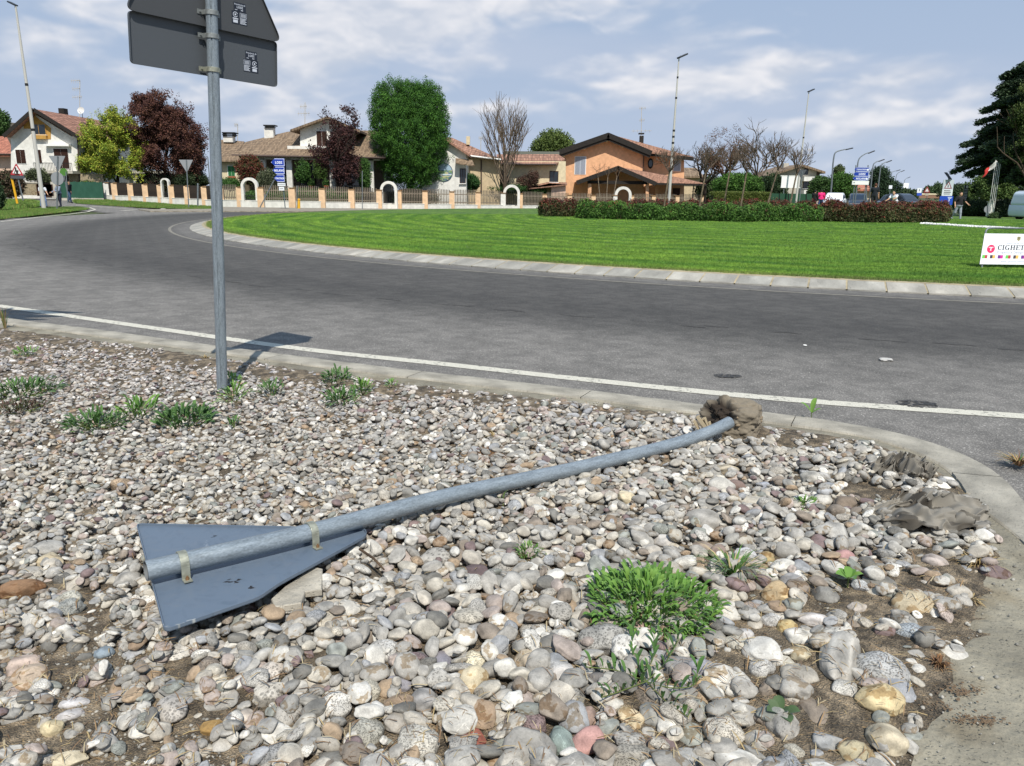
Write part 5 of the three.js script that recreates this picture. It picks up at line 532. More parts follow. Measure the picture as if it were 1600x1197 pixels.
{ // loose straw and bits of dead plant over the bed
  const r = rng(161), L = [], g = new THREE.BufferGeometry(); g.setAttribute('position', new THREE.Float32BufferAttribute([-0.02, 0, -0.0012, -0.02, 0, 0.0012, 0.004, 0.004, -0.0014, 0.004, 0.004, 0.0014, 0.022, 0, -0.0006, 0.022, 0, 0.0006], 3)); g.setIndex([0, 1, 2, 2, 1, 3, 2, 3, 4, 4, 3, 5]); g.computeVertexNormals();
  const cs = [[0.38, 0.28, 0.13], [0.30, 0.19, 0.09], [0.20, 0.12, 0.06], [0.16, 0.11, 0.07], [0.42, 0.34, 0.2]]; let t = 0; while (L.length < 6500 && t++ < 90000) { const z = -1.6 - Math.pow(r(), 1.2) * 6.5, x = clamp((r() * 2 - 1) * (0.85 * -z + 0.6), -8, 2.9); if (insideGrid(x, z) !== 2) continue; const b = bareness(x, z), n = fbm2(x * 2.6 + 7, z * 2.6, 4); if (r() > 0.04 + b * 0.9 + sstep(0.58, 0.7, n) * 0.35) continue; L.push({ p: V(x, hg(x, z) + 0.002 + r() * 0.006, z), ry: r() * 6.283, rz: (r() - 0.5) * 0.6, rx: (r() - 0.5) * 0.6, s: 0.3 + r() * r() * 1.5, c: cs[Math.floor(r() * 5)] }); }
  const m = instances('dry_litter', g, bladeMat, L); info(m, 'loose dry straw and dead plant bits strewn over soil and stones', 'plant litter'); 
  const C = []; t = 0; while (C.length < 9000 && t++ < 90000) { const z = -1.6 - Math.pow(r(), 1.2) * 6.0, x = clamp((r() * 2 - 1) * (0.85 * -z + 0.6), -8, 2.95); const ins = insideGrid(x, z), b = ins ? bareness(x, z) : 0; const near = ins === 2 ? b : sstep(0.22, 0.0, distToCurve(innerNear, x, z)) * 0.16; if (r() > near + 0.006) continue; if (!inPoly(outerPoly, x, z)) continue; const v = 0.16 + r() * 0.26; C.push({ p: V(x, (ins === 2 ? Math.max(soilY(x, z) + 0.014, 0.02) : 0.040) + 0.001, z), ry: r() * 6, rx: r() * 6, s: 0.0016 + Math.pow(r(), 4) * 0.008, c: [v * 1.06, v, v * 0.86] }); } const sh = LOD[4][2], q = new THREE.BufferGeometry(); q.setAttribute('position', new THREE.BufferAttribute(Float32Array.from(sh.pos), 3)); q.setIndex(new THREE.BufferAttribute(Uint32Array.from(sh.idx), 1)); q.computeVertexNormals(); const k = instances('grit', q, std(null, 0.95), C); info(k, 'fine grit and soil crumbs at the gravel edge and bare patches', 'grit'); }
// ================================================================ HOUSES and the long garden fence
const table = T => px => { if (px <= T[0][0]) return T[0][1]; for (let i = 1; i < T.length; i++) if (px <= T[i][0]) return lerp(T[i - 1][1], T[i][1], (px - T[i - 1][0]) / (T[i][0] - T[i - 1][0])); return T[T.length - 1][1]; };
const root = (name, label, cat, p, group) => thing(name, label, cat, p, 0, group);
const pt = (o, name, geo, mat, parent = o) => { geo.translate(-o.position.x, -o.position.y, -o.position.z); return mesh(name, geo, mat, parent); };
// wall outline given in photograph pixels on the plane at distance d, carried back by depth
function wallGeo(P, d, depth) { const q = P.map(([x, y]) => D(x, y, d)); const s = new THREE.Shape(q.map(v => new THREE.Vector2(v.x, v.y))); const g = new THREE.ExtrudeGeometry(s, { depth, bevelEnabled: false }); g.translate(0, 0, -d - depth); return g; }
// flat-sided box over a pixel rectangle, its face at distance d - out, going back th
function rectGeo(x0, y0, x1, y1, d, th) { const a = D(x0, y1, d), b = D(x1, y0, d); return box(Math.abs(b.x - a.x), Math.abs(b.y - a.y), th, (a.x + b.x) / 2, (a.y + b.y) / 2, -d - th / 2); }
// thick roof sheet through 3-D points (fan), dropped by th for its underside
function roofGeo(P, th = 0.16) { const n = P.length, pos = [], uv = [], idx = []; const e = P[1].clone().sub(P[0]).setY(0).normalize(); const put = (v, dy) => { pos.push(v.x, v.y + dy, v.z); uv.push((v.x * e.x + v.z * e.z) * 0.75, (v.y * 1.6 + (v.x * -e.z + v.z * e.x) * 0.3) * 0.75); }; P.forEach(v => put(v, 0)); P.forEach(v => put(v, -th)); for (let i = 1; i < n - 1; i++) { idx.push(0, i, i + 1, n, n + i + 1, n + i); } for (let i = 0; i < n; i++) { const j = (i + 1) % n; const b = pos.length / 3; put(P[i], 0); put(P[j], 0); put(P[i], -th); put(P[j], -th); idx.push(b, b + 2, b + 1, b + 1, b + 2, b + 3); } const g = new THREE.BufferGeometry(); g.setAttribute('position', new THREE.Float32BufferAttribute(pos, 3)); g.setAttribute('uv', new THREE.Float32BufferAttribute(uv, 2)); g.setIndex(idx); const q = g.toNonIndexed(); q.computeVertexNormals(); return q; }
const px3 = L => L.map(([x, y, d]) => D(x, y, d));
const plaster = c => std(lin(c), 0.93, { map: withRep(texPlaster, 0.4), bumpMap: bumpConcrete, bumpScale: 0.004 });
const roofM = c => std(lin(c), 0.9, { map: texRoof, bumpMap: bumpRoof, bumpScale: 0.03, side: THREE.DoubleSide });
const M_ = { white: plaster(0xf2efe8), cream: plaster(0xe6d7b4), beige: plaster(0xd9c3a0), pink: plaster(0xe6c4ae), orange: plaster(0xf0ba90), grey: plaster(0xc9c2b4), ochre: plaster(0xc99a4e), stone: std(lin(0xb9a98a), 0.95, { map: withRep(texStone, 0.35) }), wood: std(lin(0x55301f), 0.7, { map: texBark }), darkwood: std(lin(0x37322e), 0.85, { map: texBark }), shutterBlue: std(lin(0x9fa8b4), 0.7), glass: new THREE.MeshPhysicalMaterial({ color: lin(0x1d242a), roughness: 0.08, metalness: 0, clearcoat: 0.5 }), dark: std(lin(0x2a2724), 0.9), whitePaint: std(lin(0xeeece6), 0.7), pipe: std(lin(0x4a3a32), 0.6), iron: std(lin(0x2c2c2c), 0.6, { metalness: 0.4 }), green: std(lin(0x2f7a45), 0.7), terracotta: std(lin(0x9c5a3c), 0.9), roofRed: roofM(0xb08472), roofBrown: roofM(0x98856f), roofOrange: roofM(0xb28a76), roofFar: roofM(0xc0806a) };
// windows: surround proud of the wall, glass or slatted shutter set inside
function windowAt(o, x0, y0, x1, y1, d, kind = 'shutter', mat = M_.wood, label) { const fr = rectGeo(x0 - 0.7, y0 - 0.7, x1 + 0.7, y1 + 0.7, d - 0.05, 0.08); const f = pt(o, kind === 'shutter' ? 'shuttered_window' : 'window', fr, kind === 'shutter' ? M_.whitePaint : mat); const a = D(x0, y1, d - 0.09), b = D(x1, y0, d - 0.09), w = b.x - a.x, h = b.y - a.y, cx = (a.x + b.x) / 2, cy = (a.y + b.y) / 2, z = -d + 0.055; 
  if (kind === 'shutter') for (const s of [-1, 1]) { const l = []; const lw = w / 2 - 0.02; l.push(box(lw, h, 0.03, cx + s * (lw / 2 + 0.01), cy, z)); const n = Math.max(4, Math.floor(h / 0.13)); for (let i = 0; i < n; i++) l.push(box(lw * 0.8, h / n * 0.72, 0.022, cx + s * (lw / 2 + 0.01), cy - h / 2 + (i + 0.5) * h / n, z + 0.022, 0.35)); pt(o, 'shutter_leaf', merge(l), mat, f); }
  else { for (const s of [-1, 1]) pt(o, 'pane', box(w / 2 - 0.05, h - 0.08, 0.02, cx + s * w / 4, cy, z + 0.006), M_.glass, f); pt(o, 'sill', box(w + 0.2, 0.07, 0.2, cx, cy - h / 2 - 0.06, z + 0.06), M_.whitePaint, f); } return f; }
function chimney(o, parent, x0, y0, x1, y1, d, mat, capMat) { const c = pt(o, 'chimney', rectGeo(x0, y0, x1, y1 + 4, d, 0.8), mat, parent); return c; }
function antenna(label, px, y0, y1, d, arms, seed) { const a = D(px, y1, d), b = D(px + (y1 - y0) * 0.015, y0, d); const o = thing('roof_antenna', label, 'antenna', a); const h = b.y - a.y, r = rng(seed); mesh('mast', tube([V(0, -0.3, 0), V(b.x - a.x, h, 0)], 0.035, 6), M_.grey, o); for (const [f, w] of arms) { const rods = [tube([V(-w / 2, h * f, 0), V(w / 2, h * f + 0.05, 0.1)], 0.025, 5)]; for (let i = 0; i < 5; i++) { const x = -w / 2 + w * (i + 0.5) / 5; rods.push(tube([V(x, h * f - 0.22, 0.05), V(x, h * f + 0.22, 0.05)], 0.014, 4)); } mesh('aerial', merge(rods), M_.grey, o); } return o; }

{ // ---- white house with yellow-framed gable window, far left
  const d = 80, o = root('house', 'white two storey house with ochre gable window and red brown roof', 'house', D(68, 300, d));
  const wall = pt(o, 'wall', wallGeo([[17, 318], [17, 213], [54, 178], [112, 213], [121, 213], [121, 318]], d, 13), M_.white);
  const F = d - 0.9, K = d + 13.6;
  const at = (x, y, z) => { const p = D(x, y, F); return V(p.x, p.y, -z); };
  const roof = pt(o, 'roof', roofGeo([at(52, 170, F), at(120, 212, F), at(120, 212, K), at(52, 170, K)], 0.2), M_.roofRed); pt(o, 'roof', roofGeo([at(7, 211, F), at(52, 170, F), at(52, 170, K), at(7, 211, K)], 0.2), M_.roofRed);
  for (const [a, b] of [[[5, 213], [52, 171]], [[52, 171], [122, 214]]]) { const p = D(...a, F - 0.06), q = D(...b, F - 0.06), m = p.clone().lerp(q, 0.5), L = p.distanceTo(q); pt(o, 'rake_board', box(L, 0.34, 0.07, m.x, m.y, m.z, 0, 0, Math.atan2(q.y - p.y, q.x - p.x)), M_.darkwood, roof); }
  chimney(o, roof, 92, 169, 99, 176, d + 6, M_.darkwood);
  pt(o, 'gable_panel', wallGeo([[37, 201], [37, 195], [54, 181], [79, 200], [79, 217], [51, 217], [51, 201]], d - 0.06, 0.07), M_.ochre);
  windowAt(o, 50, 194, 69.5, 210, d - 0.08, 'window', M_.ochre); pt(o, 'flower_box', rectGeo(50, 211, 71, 217, d - 0.35, 0.3), M_.ochre);
  windowAt(o, 26, 234, 38, 255, d); windowAt(o, 55, 234, 63, 254, d); const dr = windowAt(o, 86.5, 232.5, 105, 263, d); dr.name = numbered('balcony_door');
  pt(o, 'canopy', rectGeo(68, 225.5, 107, 228, d - 0.5, 0.5), M_.whitePaint);
  const bl = pt(o, 'balcony', rectGeo(54, 267, 113, 270.5, d - 1.5, 1.5), M_.grey); const rail = []; const p0 = D(54, 267, d - 1.5), p1 = D(113, 267, d - 1.5), ht = D(60, 254.5, d - 1.5).y - p0.y; for (let i = 0; i <= 26; i++) rail.push(box(0.03, ht, 0.03, lerp(p0.x, p1.x, i / 26), p0.y + ht / 2, p0.z)); rail.push(box(p1.x - p0.x, 0.05, 0.05, (p0.x + p1.x) / 2, p0.y + ht, p0.z)); stuff(pt(o, 'railing', merge(rail), M_.iron, bl));
  pt(o, 'stone_plinth', rectGeo(109, 272, 160, 290, d - 0.1, 0.1), M_.stone); pt(o, 'garage_door', rectGeo(64, 274, 106, 308, d - 0.06, 0.08), M_.wood); { const a = D(121, 214, d - 0.1), b = D(129, 287, d - 0.1); pt(o, 'drain_pipe', tube([a, V(b.x - 0.3, b.y, b.z)], 0.07, 6), M_.pipe); }
}
antenna('tall antenna on the ridge of the white house at far left', 124, 125, 179, 86, [[0.97, 1.0], [0.74, 0.9], [0.5, 1.1]], 3);
{ const p = D(127, 173, 85); const o = thing('satellite_dish', 'white satellite dish on the white house roof', 'satellite dish', p); const pts = []; for (let i = 0; i <= 8; i++) { const t = i / 8; pts.push(new THREE.Vector2(0.36 * t, 0.10 * t * t)); } const g = new THREE.LatheGeometry(pts, 20); g.rotateX(Math.PI / 2 - 0.3); mesh('dish', g, std(lin(0xd8d6d0), 0.6, { side: THREE.DoubleSide }), o); mesh('bracket', tube([V(0, -0.7, -0.1), V(0, -0.1, -0.1), V(0, 0, 0)], 0.03, 6), M_.iron, o); mesh('receiver_arm', tube([V(0, -0.25, 0.1), V(0, -0.05, 0.45)], 0.02, 5), M_.iron, o); }
{ const d = 93, o = root('house', 'pink house with red tiled roof cut off at the left edge', 'house', D(-10, 300, d)); pt(o, 'wall', wallGeo([[-90, 318], [-90, 236], [20, 236], [20, 318]], d, 9), M_.pink); const r = pt(o, 'roof', roofGeo([...px3([[-95, 241, d - 1], [24, 241, d - 1]]), D(10, 213, d + 4), D(-95, 213, d + 4)], 0.25), M_.roofFar); pt(o, 'gutter', tube(px3([[-95, 241, d - 1.05], [24, 241, d - 1.05]]), 0.09, 6), M_.pipe, r); windowAt(o, -22, 252, -12, 272, d); }
{ const d = 140, o = root('house', 'distant house with only its red roof showing at the far left', 'house', D(-10, 220, d)); pt(o, 'wall', wallGeo([[-60, 300], [-60, 190], [8, 190], [8, 300]], d, 9), M_.pink); pt(o, 'roof', roofGeo([...px3([[-66, 193, d - 1], [13, 193, d - 1]]), D(4, 176, d + 4), D(-66, 170, d + 4)], 0.3), M_.roofFar); }
// walls, gate and green netting in front of the white house
{ const o = root('garden_wall', 'low stone wall left of the brown gate at far left', 'wall', D(48, 303, 76)); pt(o, 'masonry', rectGeo(36, 286, 57, 305, 76, 0.4), M_.stone); pt(o, 'coping', rectGeo(35, 284.5, 58, 286.2, 75.95, 0.5), M_.grey); }
{ const o = root('gate', 'dark brown slatted driveway gate behind the standing people', 'gate', D(73, 306, 75)); const fr = []; for (const y of [288, 305]) pt(o, 'gate_rail', rectGeo(58, y, 82, y + 1.2, 75, 0.08), M_.wood); for (let i = 0; i < 14; i++) fr.push(rectGeo(58.2 + i * 1.7, 288, 59.6 + i * 1.7, 306, 74.97, 0.03)); stuff(pt(o, 'slats', merge(fr), M_.wood)); pt(o, 'gate_post', rectGeo(81.5, 284, 86, 309, 75, 0.4), M_.grey); }
{ const o = root('mesh_fence', 'dark green netted fence behind the three people at left', 'fence', D(130, 308, 78)); const A = D(96, 309, 76), B = D(162, 309.5, 77.5); const h = 1.5, n = 40, pos = [], idx = []; for (let i = 0; i <= n; i++) for (let j = 0; j <= 6; j++) { const t = i / n; const p = A.clone().lerp(B, t); pos.push(p.x, p.y + h * j / 6 + (j === 6 ? Math.sin(t * 40) * 0.03 : 0), p.z + (fbm2(t * 14, j * 0.5, 3) - 0.5) * 0.12); if (i && j) { const a = (i - 1) * 7 + j - 1; idx.push(a, a + 7, a + 1, a + 1, a + 7, a + 8); } } const g = new THREE.BufferGeometry(); g.setAttribute('position', new THREE.Float32BufferAttribute(pos, 3)); g.setIndex(idx); g.computeVertexNormals(); pt(o, 'netting', g, std(lin(0x24513f), 0.85, { side: THREE.DoubleSide })); for (let i = 0; i <= 6; i++) { const p = A.clone().lerp(B, i / 6); pt(o, 'post', tube([V(p.x, p.y - 0.3, p.z - 0.1), V(p.x, p.y + h + 0.08, p.z - 0.1)], 0.03, 6), M_.iron); } pt(o, 'kerb_wall', (() => { const g = box(A.distanceTo(B), 0.35, 0.2, 0, 0, 0, 0, Math.atan2(-(B.z - A.z), B.x - A.x)); g.translate((A.x + B.x) / 2, (A.y + B.y) / 2 - 0.2, (A.z + B.z) / 2); return g; })(), M_.grey); }

{ // ---- villa with the deep porch
  const d = 84, o = root('house', 'low white villa with brown hipped roof, pillared porch and dormer', 'house', D(480, 298, d));
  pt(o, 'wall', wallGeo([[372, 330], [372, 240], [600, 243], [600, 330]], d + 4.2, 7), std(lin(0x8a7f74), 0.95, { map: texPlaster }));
  const roof = pt(o, 'roof', roofGeo(px3([[366, 242, d - 1], [603, 246, d - 1], [603, 204, d + 5.5], [469, 203.5, d + 5.5], [448, 206, d + 5], [383, 222, d + 3]]), 0.14), M_.roofBrown);
  pt(o, 'gutter', tube(px3([[362, 242.8, d - 1.1], [603, 247, d - 1.1]]), 0.10, 6), M_.pipe, roof);
  pt(o, 'porch_beam', merge([rectGeo(372, 244, 600, 248.5, d - 0.2, 0.35)]), M_.white);
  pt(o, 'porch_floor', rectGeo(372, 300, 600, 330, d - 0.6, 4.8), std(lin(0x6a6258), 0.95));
  for (const x of [411, 452, 519, 580]) { const c = pt(o, 'column', rectGeo(x - 2.9, 248, x + 2.9, 300, d - 0.2, 0.38), M_.white); pt(o, 'column_base', rectGeo(x - 3.8, 294, x + 3.8, 300, d - 0.28, 0.5), M_.white, c); }
  pt(o, 'door', rectGeo(388, 250, 403, 296, d + 4.1, 0.12), M_.wood); for (const [a, b] of [[428, 446], [470, 492], [536, 560]]) windowAt(o, a, 254, b, 290, d + 4.2, 'window', M_.wood);
  const dm = pt(o, 'dormer', wallGeo([[469, 232], [469, 203], [511, 185], [549, 202], [549, 232]], d + 1.2, 4), M_.white); pt(o, 'dormer_roof', roofGeo(px3([[453, 202.5, d + 0.3], [511, 181.5, d + 0.3]]).concat([D(511, 181.5, d + 0.3).setZ(-d - 5.5), D(453, 202.5, d + 0.3).setZ(-d - 5.5)]), 0.22), M_.roofBrown, dm); pt(o, 'dormer_roof', roofGeo(px3([[511, 181.5, d + 0.3], [562, 203.5, d + 0.3]]).concat([D(562, 203.5, d + 0.3).setZ(-d - 5.5), D(511, 181.5, d + 0.3).setZ(-d - 5.5)]), 0.22), M_.roofBrown, dm);
  pt(o, 'dormer_ledge', rectGeo(449, 229, 552, 232.5, d + 0.6, 0.8), M_.white, dm); windowAt(o, 495, 205, 510.5, 228, d + 1.2); 
  const ch = chimney(o, roof, 413.5, 200, 426.5, 217, d + 3.5, M_.white); pt(o, 'chimney_cap', merge([rectGeo(411, 195, 429, 196.6, d + 3.3, 1.1), rectGeo(414, 196.6, 415, 200, d + 3.4, 0.7), rectGeo(425, 196.6, 426, 200, d + 3.4, 0.7), rectGeo(413, 198, 427, 199, d + 3.3, 1.0)]), M_.iron, roof);
  // left wing with the green window
  pt(o, 'side_wing', wallGeo([[336, 330], [336, 247], [377, 247], [377, 330]], d - 1.2, 5), M_.cream); pt(o, 'wing_roof', roofGeo(px3([[330, 250, d - 2], [376, 251, d - 2], [371, 240, d - 0.8], [382, 221, d + 3], [330, 217, d + 3]]), 0.14), M_.roofBrown); windowAt(o, 356.5, 259.5, 366, 275, d - 1.2, 'shutter', M_.green); pt(o, 'flower_box', rectGeo(355.5, 275.5, 367, 278, d - 1.5, 0.25), M_.terracotta);
  pt(o, 'chimney', rectGeo(349, 213, 363, 222, d + 2, 0.9), M_.white); pt(o, 'chimney_cap', merge([rectGeo(346.5, 206.5, 366, 208, d + 1.8, 1.3), rectGeo(348, 208, 349, 213, d + 1.9, 1), rectGeo(363, 208, 364, 213, d + 1.9, 1), rectGeo(347, 210, 365, 211, d + 1.8, 1.2)]), M_.iron);
}
antenna('antenna on the villa roof left of the dark red small tree', 476, 160, 204, 89, [[0.6, 1.4], [0.85, 0.8]], 5);
antenna('thin short antenna on the villa roof near the chimney', 371, 194, 222, 88, [[0.95, 0.4]], 6);
{ // ---- white gable with a round painted disc
  const d = 85, o = root('house', 'white gabled house front with a round landscape disc beside the big green tree', 'house', D(698, 298, d)); pt(o, 'wall', wallGeo([[655, 330], [655, 236], [692, 219], [728, 240], [729, 330]], d, 9), M_.white); const r = pt(o, 'roof', roofGeo([D(692, 214, d - 0.6), D(733, 241, d - 0.6), D(733, 241, d - 0.6).setZ(-d - 9), D(692, 214, d - 0.6).setZ(-d - 9)], 0.22), M_.roofOrange); pt(o, 'roof', roofGeo([D(648, 240, d - 0.6), D(692, 214, d - 0.6), D(692, 214, d - 0.6).setZ(-d - 9), D(648, 240, d - 0.6).setZ(-d - 9)], 0.22), M_.roofOrange);
  const c = D(693.5, 269, d - 0.05), R = D(707.5, 269, d).x - D(693.5, 269, d).x; const g = new THREE.CylinderGeometry(R, R, 0.06, 40); g.rotateX(Math.PI / 2); g.translate(c.x, c.y, c.z); const { array } = g.attributes.uv; const p = g.attributes.position; for (let i = 0; i < p.count; i++) { array[i * 2] = 0.5 + (p.getX(i) - c.x) / R / 2; array[i * 2 + 1] = 0.5 + (p.getY(i) - c.y) / R / 2; } pt(o, 'painted_disc', g, std(null, 0.8, { map: canvasTex(256, 256, (c2, w, h) => { c2.fillStyle = '#9db4c4'; c2.fillRect(0, 0, w, h * 0.42); c2.fillStyle = '#7d9a78'; c2.fillRect(0, h * 0.4, w, h); const r2 = rng(4); for (let i = 0; i < 90; i++) { c2.fillStyle = ['#5f7f5a', '#8aa46a', '#4c6670', '#b7b38a', '#59708a'][i % 5]; c2.beginPath(); c2.ellipse(r2() * w, h * (0.42 + r2() * 0.5), 8 + r2() * 30, 4 + r2() * 9, 0, 0, 6.3); c2.fill(); } c2.fillStyle = '#c9d3d8'; c2.fillRect(0, h * 0.6, w, 16); c2.strokeStyle = '#2f4658'; c2.lineWidth = 10; c2.beginPath(); c2.arc(w / 2, h / 2, w / 2 - 5, 0, 6.3); c2.stroke(); }) }));
  pt(o, 'door_canopy', roofGeo(px3([[712, 254, d - 1.0], [741, 258, d - 1.0], [738, 250, d], [712, 247, d]]), 0.12), M_.roofBrown); windowAt(o, 719, 264, 727, 286, d, 'window', M_.wood); }
{ // ---- long beige building behind the bare tree
  const d = 92, o = root('house', 'long beige building with brown red roofs behind the tall bare tree', 'house', D(800, 296, d)); pt(o, 'wall', wallGeo([[722, 330], [722, 243], [781, 246], [781, 330]], d - 2, 8), M_.beige); const r1 = pt(o, 'roof', roofGeo(px3([[700, 240, d - 3], [783, 249, d - 3], [772, 244, d + 1], [706, 215, d + 4], [690, 215, d + 4]]), 0.16), M_.roofOrange); pt(o, 'gutter', tube(px3([[718, 241.6, d - 3.05], [783, 249.5, d - 3.05]]), 0.09, 6), M_.whitePaint, r1);
  pt(o, 'rear_wall', wallGeo([[781, 330], [781, 252], [884, 252], [884, 330]], d + 1, 8), M_.cream); const r2 = pt(o, 'rear_roof', roofGeo(px3([[776, 255.5, d], [868, 256, d], [883, 248, d + 3], [872, 241, d + 5], [776, 241, d + 5]]), 0.18), M_.roofOrange); pt(o, 'gutter', tube(px3([[776, 256.5, d - 0.05], [869, 257, d - 0.05]]), 0.09, 6), M_.pipe, r2);
  pt(o, 'ridge_block', rectGeo(786, 237, 874, 242.5, d + 6, 6), std(lin(0x6f7268), 0.9)); windowAt(o, 859, 268, 872, 284, d + 1, 'window', M_.wood); const lr = pt(o, 'lean_roof', roofGeo(px3([[826, 294, d - 1.5], [858, 286.5, d - 1.5], [886, 288, d - 1.5], [886, 285, d + 1], [858, 284, d + 1], [826, 291, d + 1]]), 0.12), M_.roofOrange); pt(o, 'porch_wall', rectGeo(861, 289, 884, 312, d - 1, 1.5), M_.pink); { const a = D(752, 250, d - 2.1), b = D(752, 300, d - 2.1); pt(o, 'drain_pipe', tube([a, b], 0.07, 6), M_.pipe); } pt(o, 'chimney', rectGeo(728.5, 213, 734, 226, d + 2, 0.7), M_.cream, r1); }
antenna('thin antenna behind the beige building roof', 751, 215, 245, 96, [[0.97, 0.5]], 8);
{ // ---- orange house with dark rakes and a porch gable
  const d = 101, o = root('house', 'orange house with dark timber eaves, reddish roof and gabled porch', 'house', D(950, 305, d));
  pt(o, 'wall', wallGeo([[882, 332], [882, 241], [950.5, 214], [1006, 240], [1006, 332]], d, 12), M_.orange);
  pt(o, 'side_wall', wallGeo([[1006, 332], [1006, 240], [1069, 250], [1069, 332]], d + 1.2, 9), M_.orange);
  const F = d - 1.1; const bk = (x, y) => { const p = D(x, y, F); return V(p.x, p.y, -d - 13); };
  const roof = pt(o, 'roof', roofGeo([D(866, 240, F), D(950.5, 209, F), bk(950.5, 209), bk(866, 240)], 0.2), M_.roofOrange);
  pt(o, 'roof', roofGeo([D(950.5, 209, F), D(1016, 237, F), D(1083, 245, d + 0.4), D(1083, 245, d + 0.4).setZ(-d - 11), bk(950.5, 209)], 0.2), M_.roofOrange);
  for (const [a, b] of [[[864, 241.5], [951.5, 211]], [[949.5, 211], [1018, 239.5]]]) for (const [k, hh, z] of [[0, 0.62, 0], [0.42, 0.35, 0.14]]) { const p = D(...a, F - 0.05 + z), q = D(...b, F - 0.05 + z), m = p.clone().lerp(q, 0.5), L = p.distanceTo(q), an = Math.atan2(q.y - p.y, q.x - p.x); pt(o, 'rake_board', box(L, hh, 0.12, m.x + Math.sin(an) * k, m.y - Math.cos(an) * k, m.z, 0, 0, an), M_.darkwood, roof); }
  { const p = D(1014, 240.5, d - 0.8), q = D(1084, 248.5, d + 0.3), m = p.clone().lerp(q, 0.5), L = p.distanceTo(q); pt(o, 'eave_board', box(L, 0.45, 0.1, m.x, m.y, m.z, 0, Math.atan2(-(q.z - p.z), q.x - p.x), Math.atan2(q.y - p.y, q.x - p.x)), M_.darkwood, roof); }
  for (const [x, y] of [[881, 243.5], [914, 231.5], [948.5, 220], [973.5, 228.5], [999, 237]]) pt(o, 'beam_end', rectGeo(x - 1.7, y - 1.7, x + 1.7, y + 1.7, d - 0.75, 0.75), M_.cream);
  const ch = pt(o, 'chimney', rectGeo(999.5, 212, 1006, 228, d + 5, 0.6), M_.darkwood, roof); pt(o, 'chimney_cap', rectGeo(998.8, 207.5, 1006.8, 209.5, d + 4.9, 0.8), M_.iron, roof); 
  windowAt(o, 898, 245, 915.5, 272, d, 'shutter', M_.shutterBlue); windowAt(o, 1052.5, 250.5, 1064, 267, d + 1.2, 'shutter', M_.shutterBlue); { const c = D(1016.5, 255.5, d + 1.15); const g = new THREE.TorusGeometry(0.42, 0.09, 8, 20); g.scale(0.7, 1.25, 1); g.translate(c.x, c.y, c.z); const w = pt(o, 'oval_window', g, M_.darkwood); const g2 = new THREE.CylinderGeometry(0.40, 0.40, 0.05, 20); g2.rotateX(Math.PI / 2); g2.scale(0.7, 1.25, 1); g2.translate(c.x, c.y, c.z); pt(o, 'pane', g2, M_.glass, w); }
  { const l = [tube(px3([[870, 243, d - 1.0], [880, 247, d - 0.1]]), 0.07, 6), tube(px3([[882.6, 247, d - 0.1], [882.6, 316, d - 0.1]]), 0.07, 6)]; pt(o, 'drain_pipe', merge(l), M_.pipe); pt(o, 'drain_pipe', merge([tube(px3([[1013, 240, d - 0.9], [1005.6, 244, d - 0.1], [1005.2, 271, d - 0.1]]), 0.07, 6)]), M_.pipe); }
  // porch
  const e = d - 4, E2 = e - 0.6; const pr = pt(o, 'porch_roof', roofGeo([D(902, 284, E2), D(966, 260.5, E2), D(966, 260.5, E2).setZ(-d + 0.1), D(902, 284, E2).setZ(-d + 0.1)], 0.18), M_.roofOrange); pt(o, 'porch_roof', roofGeo([D(966, 260.5, E2), D(1024, 285.5, E2), D(1103, 287, d - 2.2), D(1072, 279.5, d + 1.1), D(1008, 271.5, d), D(966, 260.5, E2).setZ(-d + 0.1)], 0.18), M_.roofOrange);
  for (const [a, b] of [[[901, 285.5], [967, 262]], [[965, 262], [1025, 287.5]]]) { const p = D(...a, E2 - 0.06), q = D(...b, E2 - 0.06), m = p.clone().lerp(q, 0.5), L = p.distanceTo(q); pt(o, 'rake_board', box(L, 0.5, 0.1, m.x, m.y, m.z, 0, 0, Math.atan2(q.y - p.y, q.x - p.x)), M_.darkwood, pr); }
  { const p = D(1022, 287, E2), q = D(1104, 289, d - 2.3), m = p.clone().lerp(q, 0.5), L = p.distanceTo(q); pt(o, 'eave_board', box(L, 0.22, 0.1, m.x, m.y, m.z, 0, Math.atan2(-(q.z - p.z), q.x - p.x), Math.atan2(q.y - p.y, q.x - p.x)), M_.darkwood, pr); }
  pt(o, 'porch_beam', rectGeo(918, 283, 1012, 287, e, 0.3), M_.darkwood); pt(o, 'king_post', rectGeo(964.5, 268, 967.5, 283, e, 0.2), M_.darkwood); for (const x of [921, 1011]) pt(o, 'pillar', rectGeo(x - 3.4, 286, x + 3.4, 330, e, 0.5), M_.orange); pt(o, 'pillar', rectGeo(1081, 289, 1084.5, 330, d - 2, 0.3), M_.darkwood); pt(o, 'front_door', rectGeo(1049.5, 294, 1063, 330, d + 1.15, 0.1), M_.wood);
  pt(o, 'pillar', rectGeo(1022, 288, 1029, 330, d - 1.5, 0.5), M_.orange);
}
antenna('antenna above the chimney of the orange house', 1002, 168, 209, 106, [[0.97, 0.9], [0.52, 0.7], [0.1, 2.6]], 9);

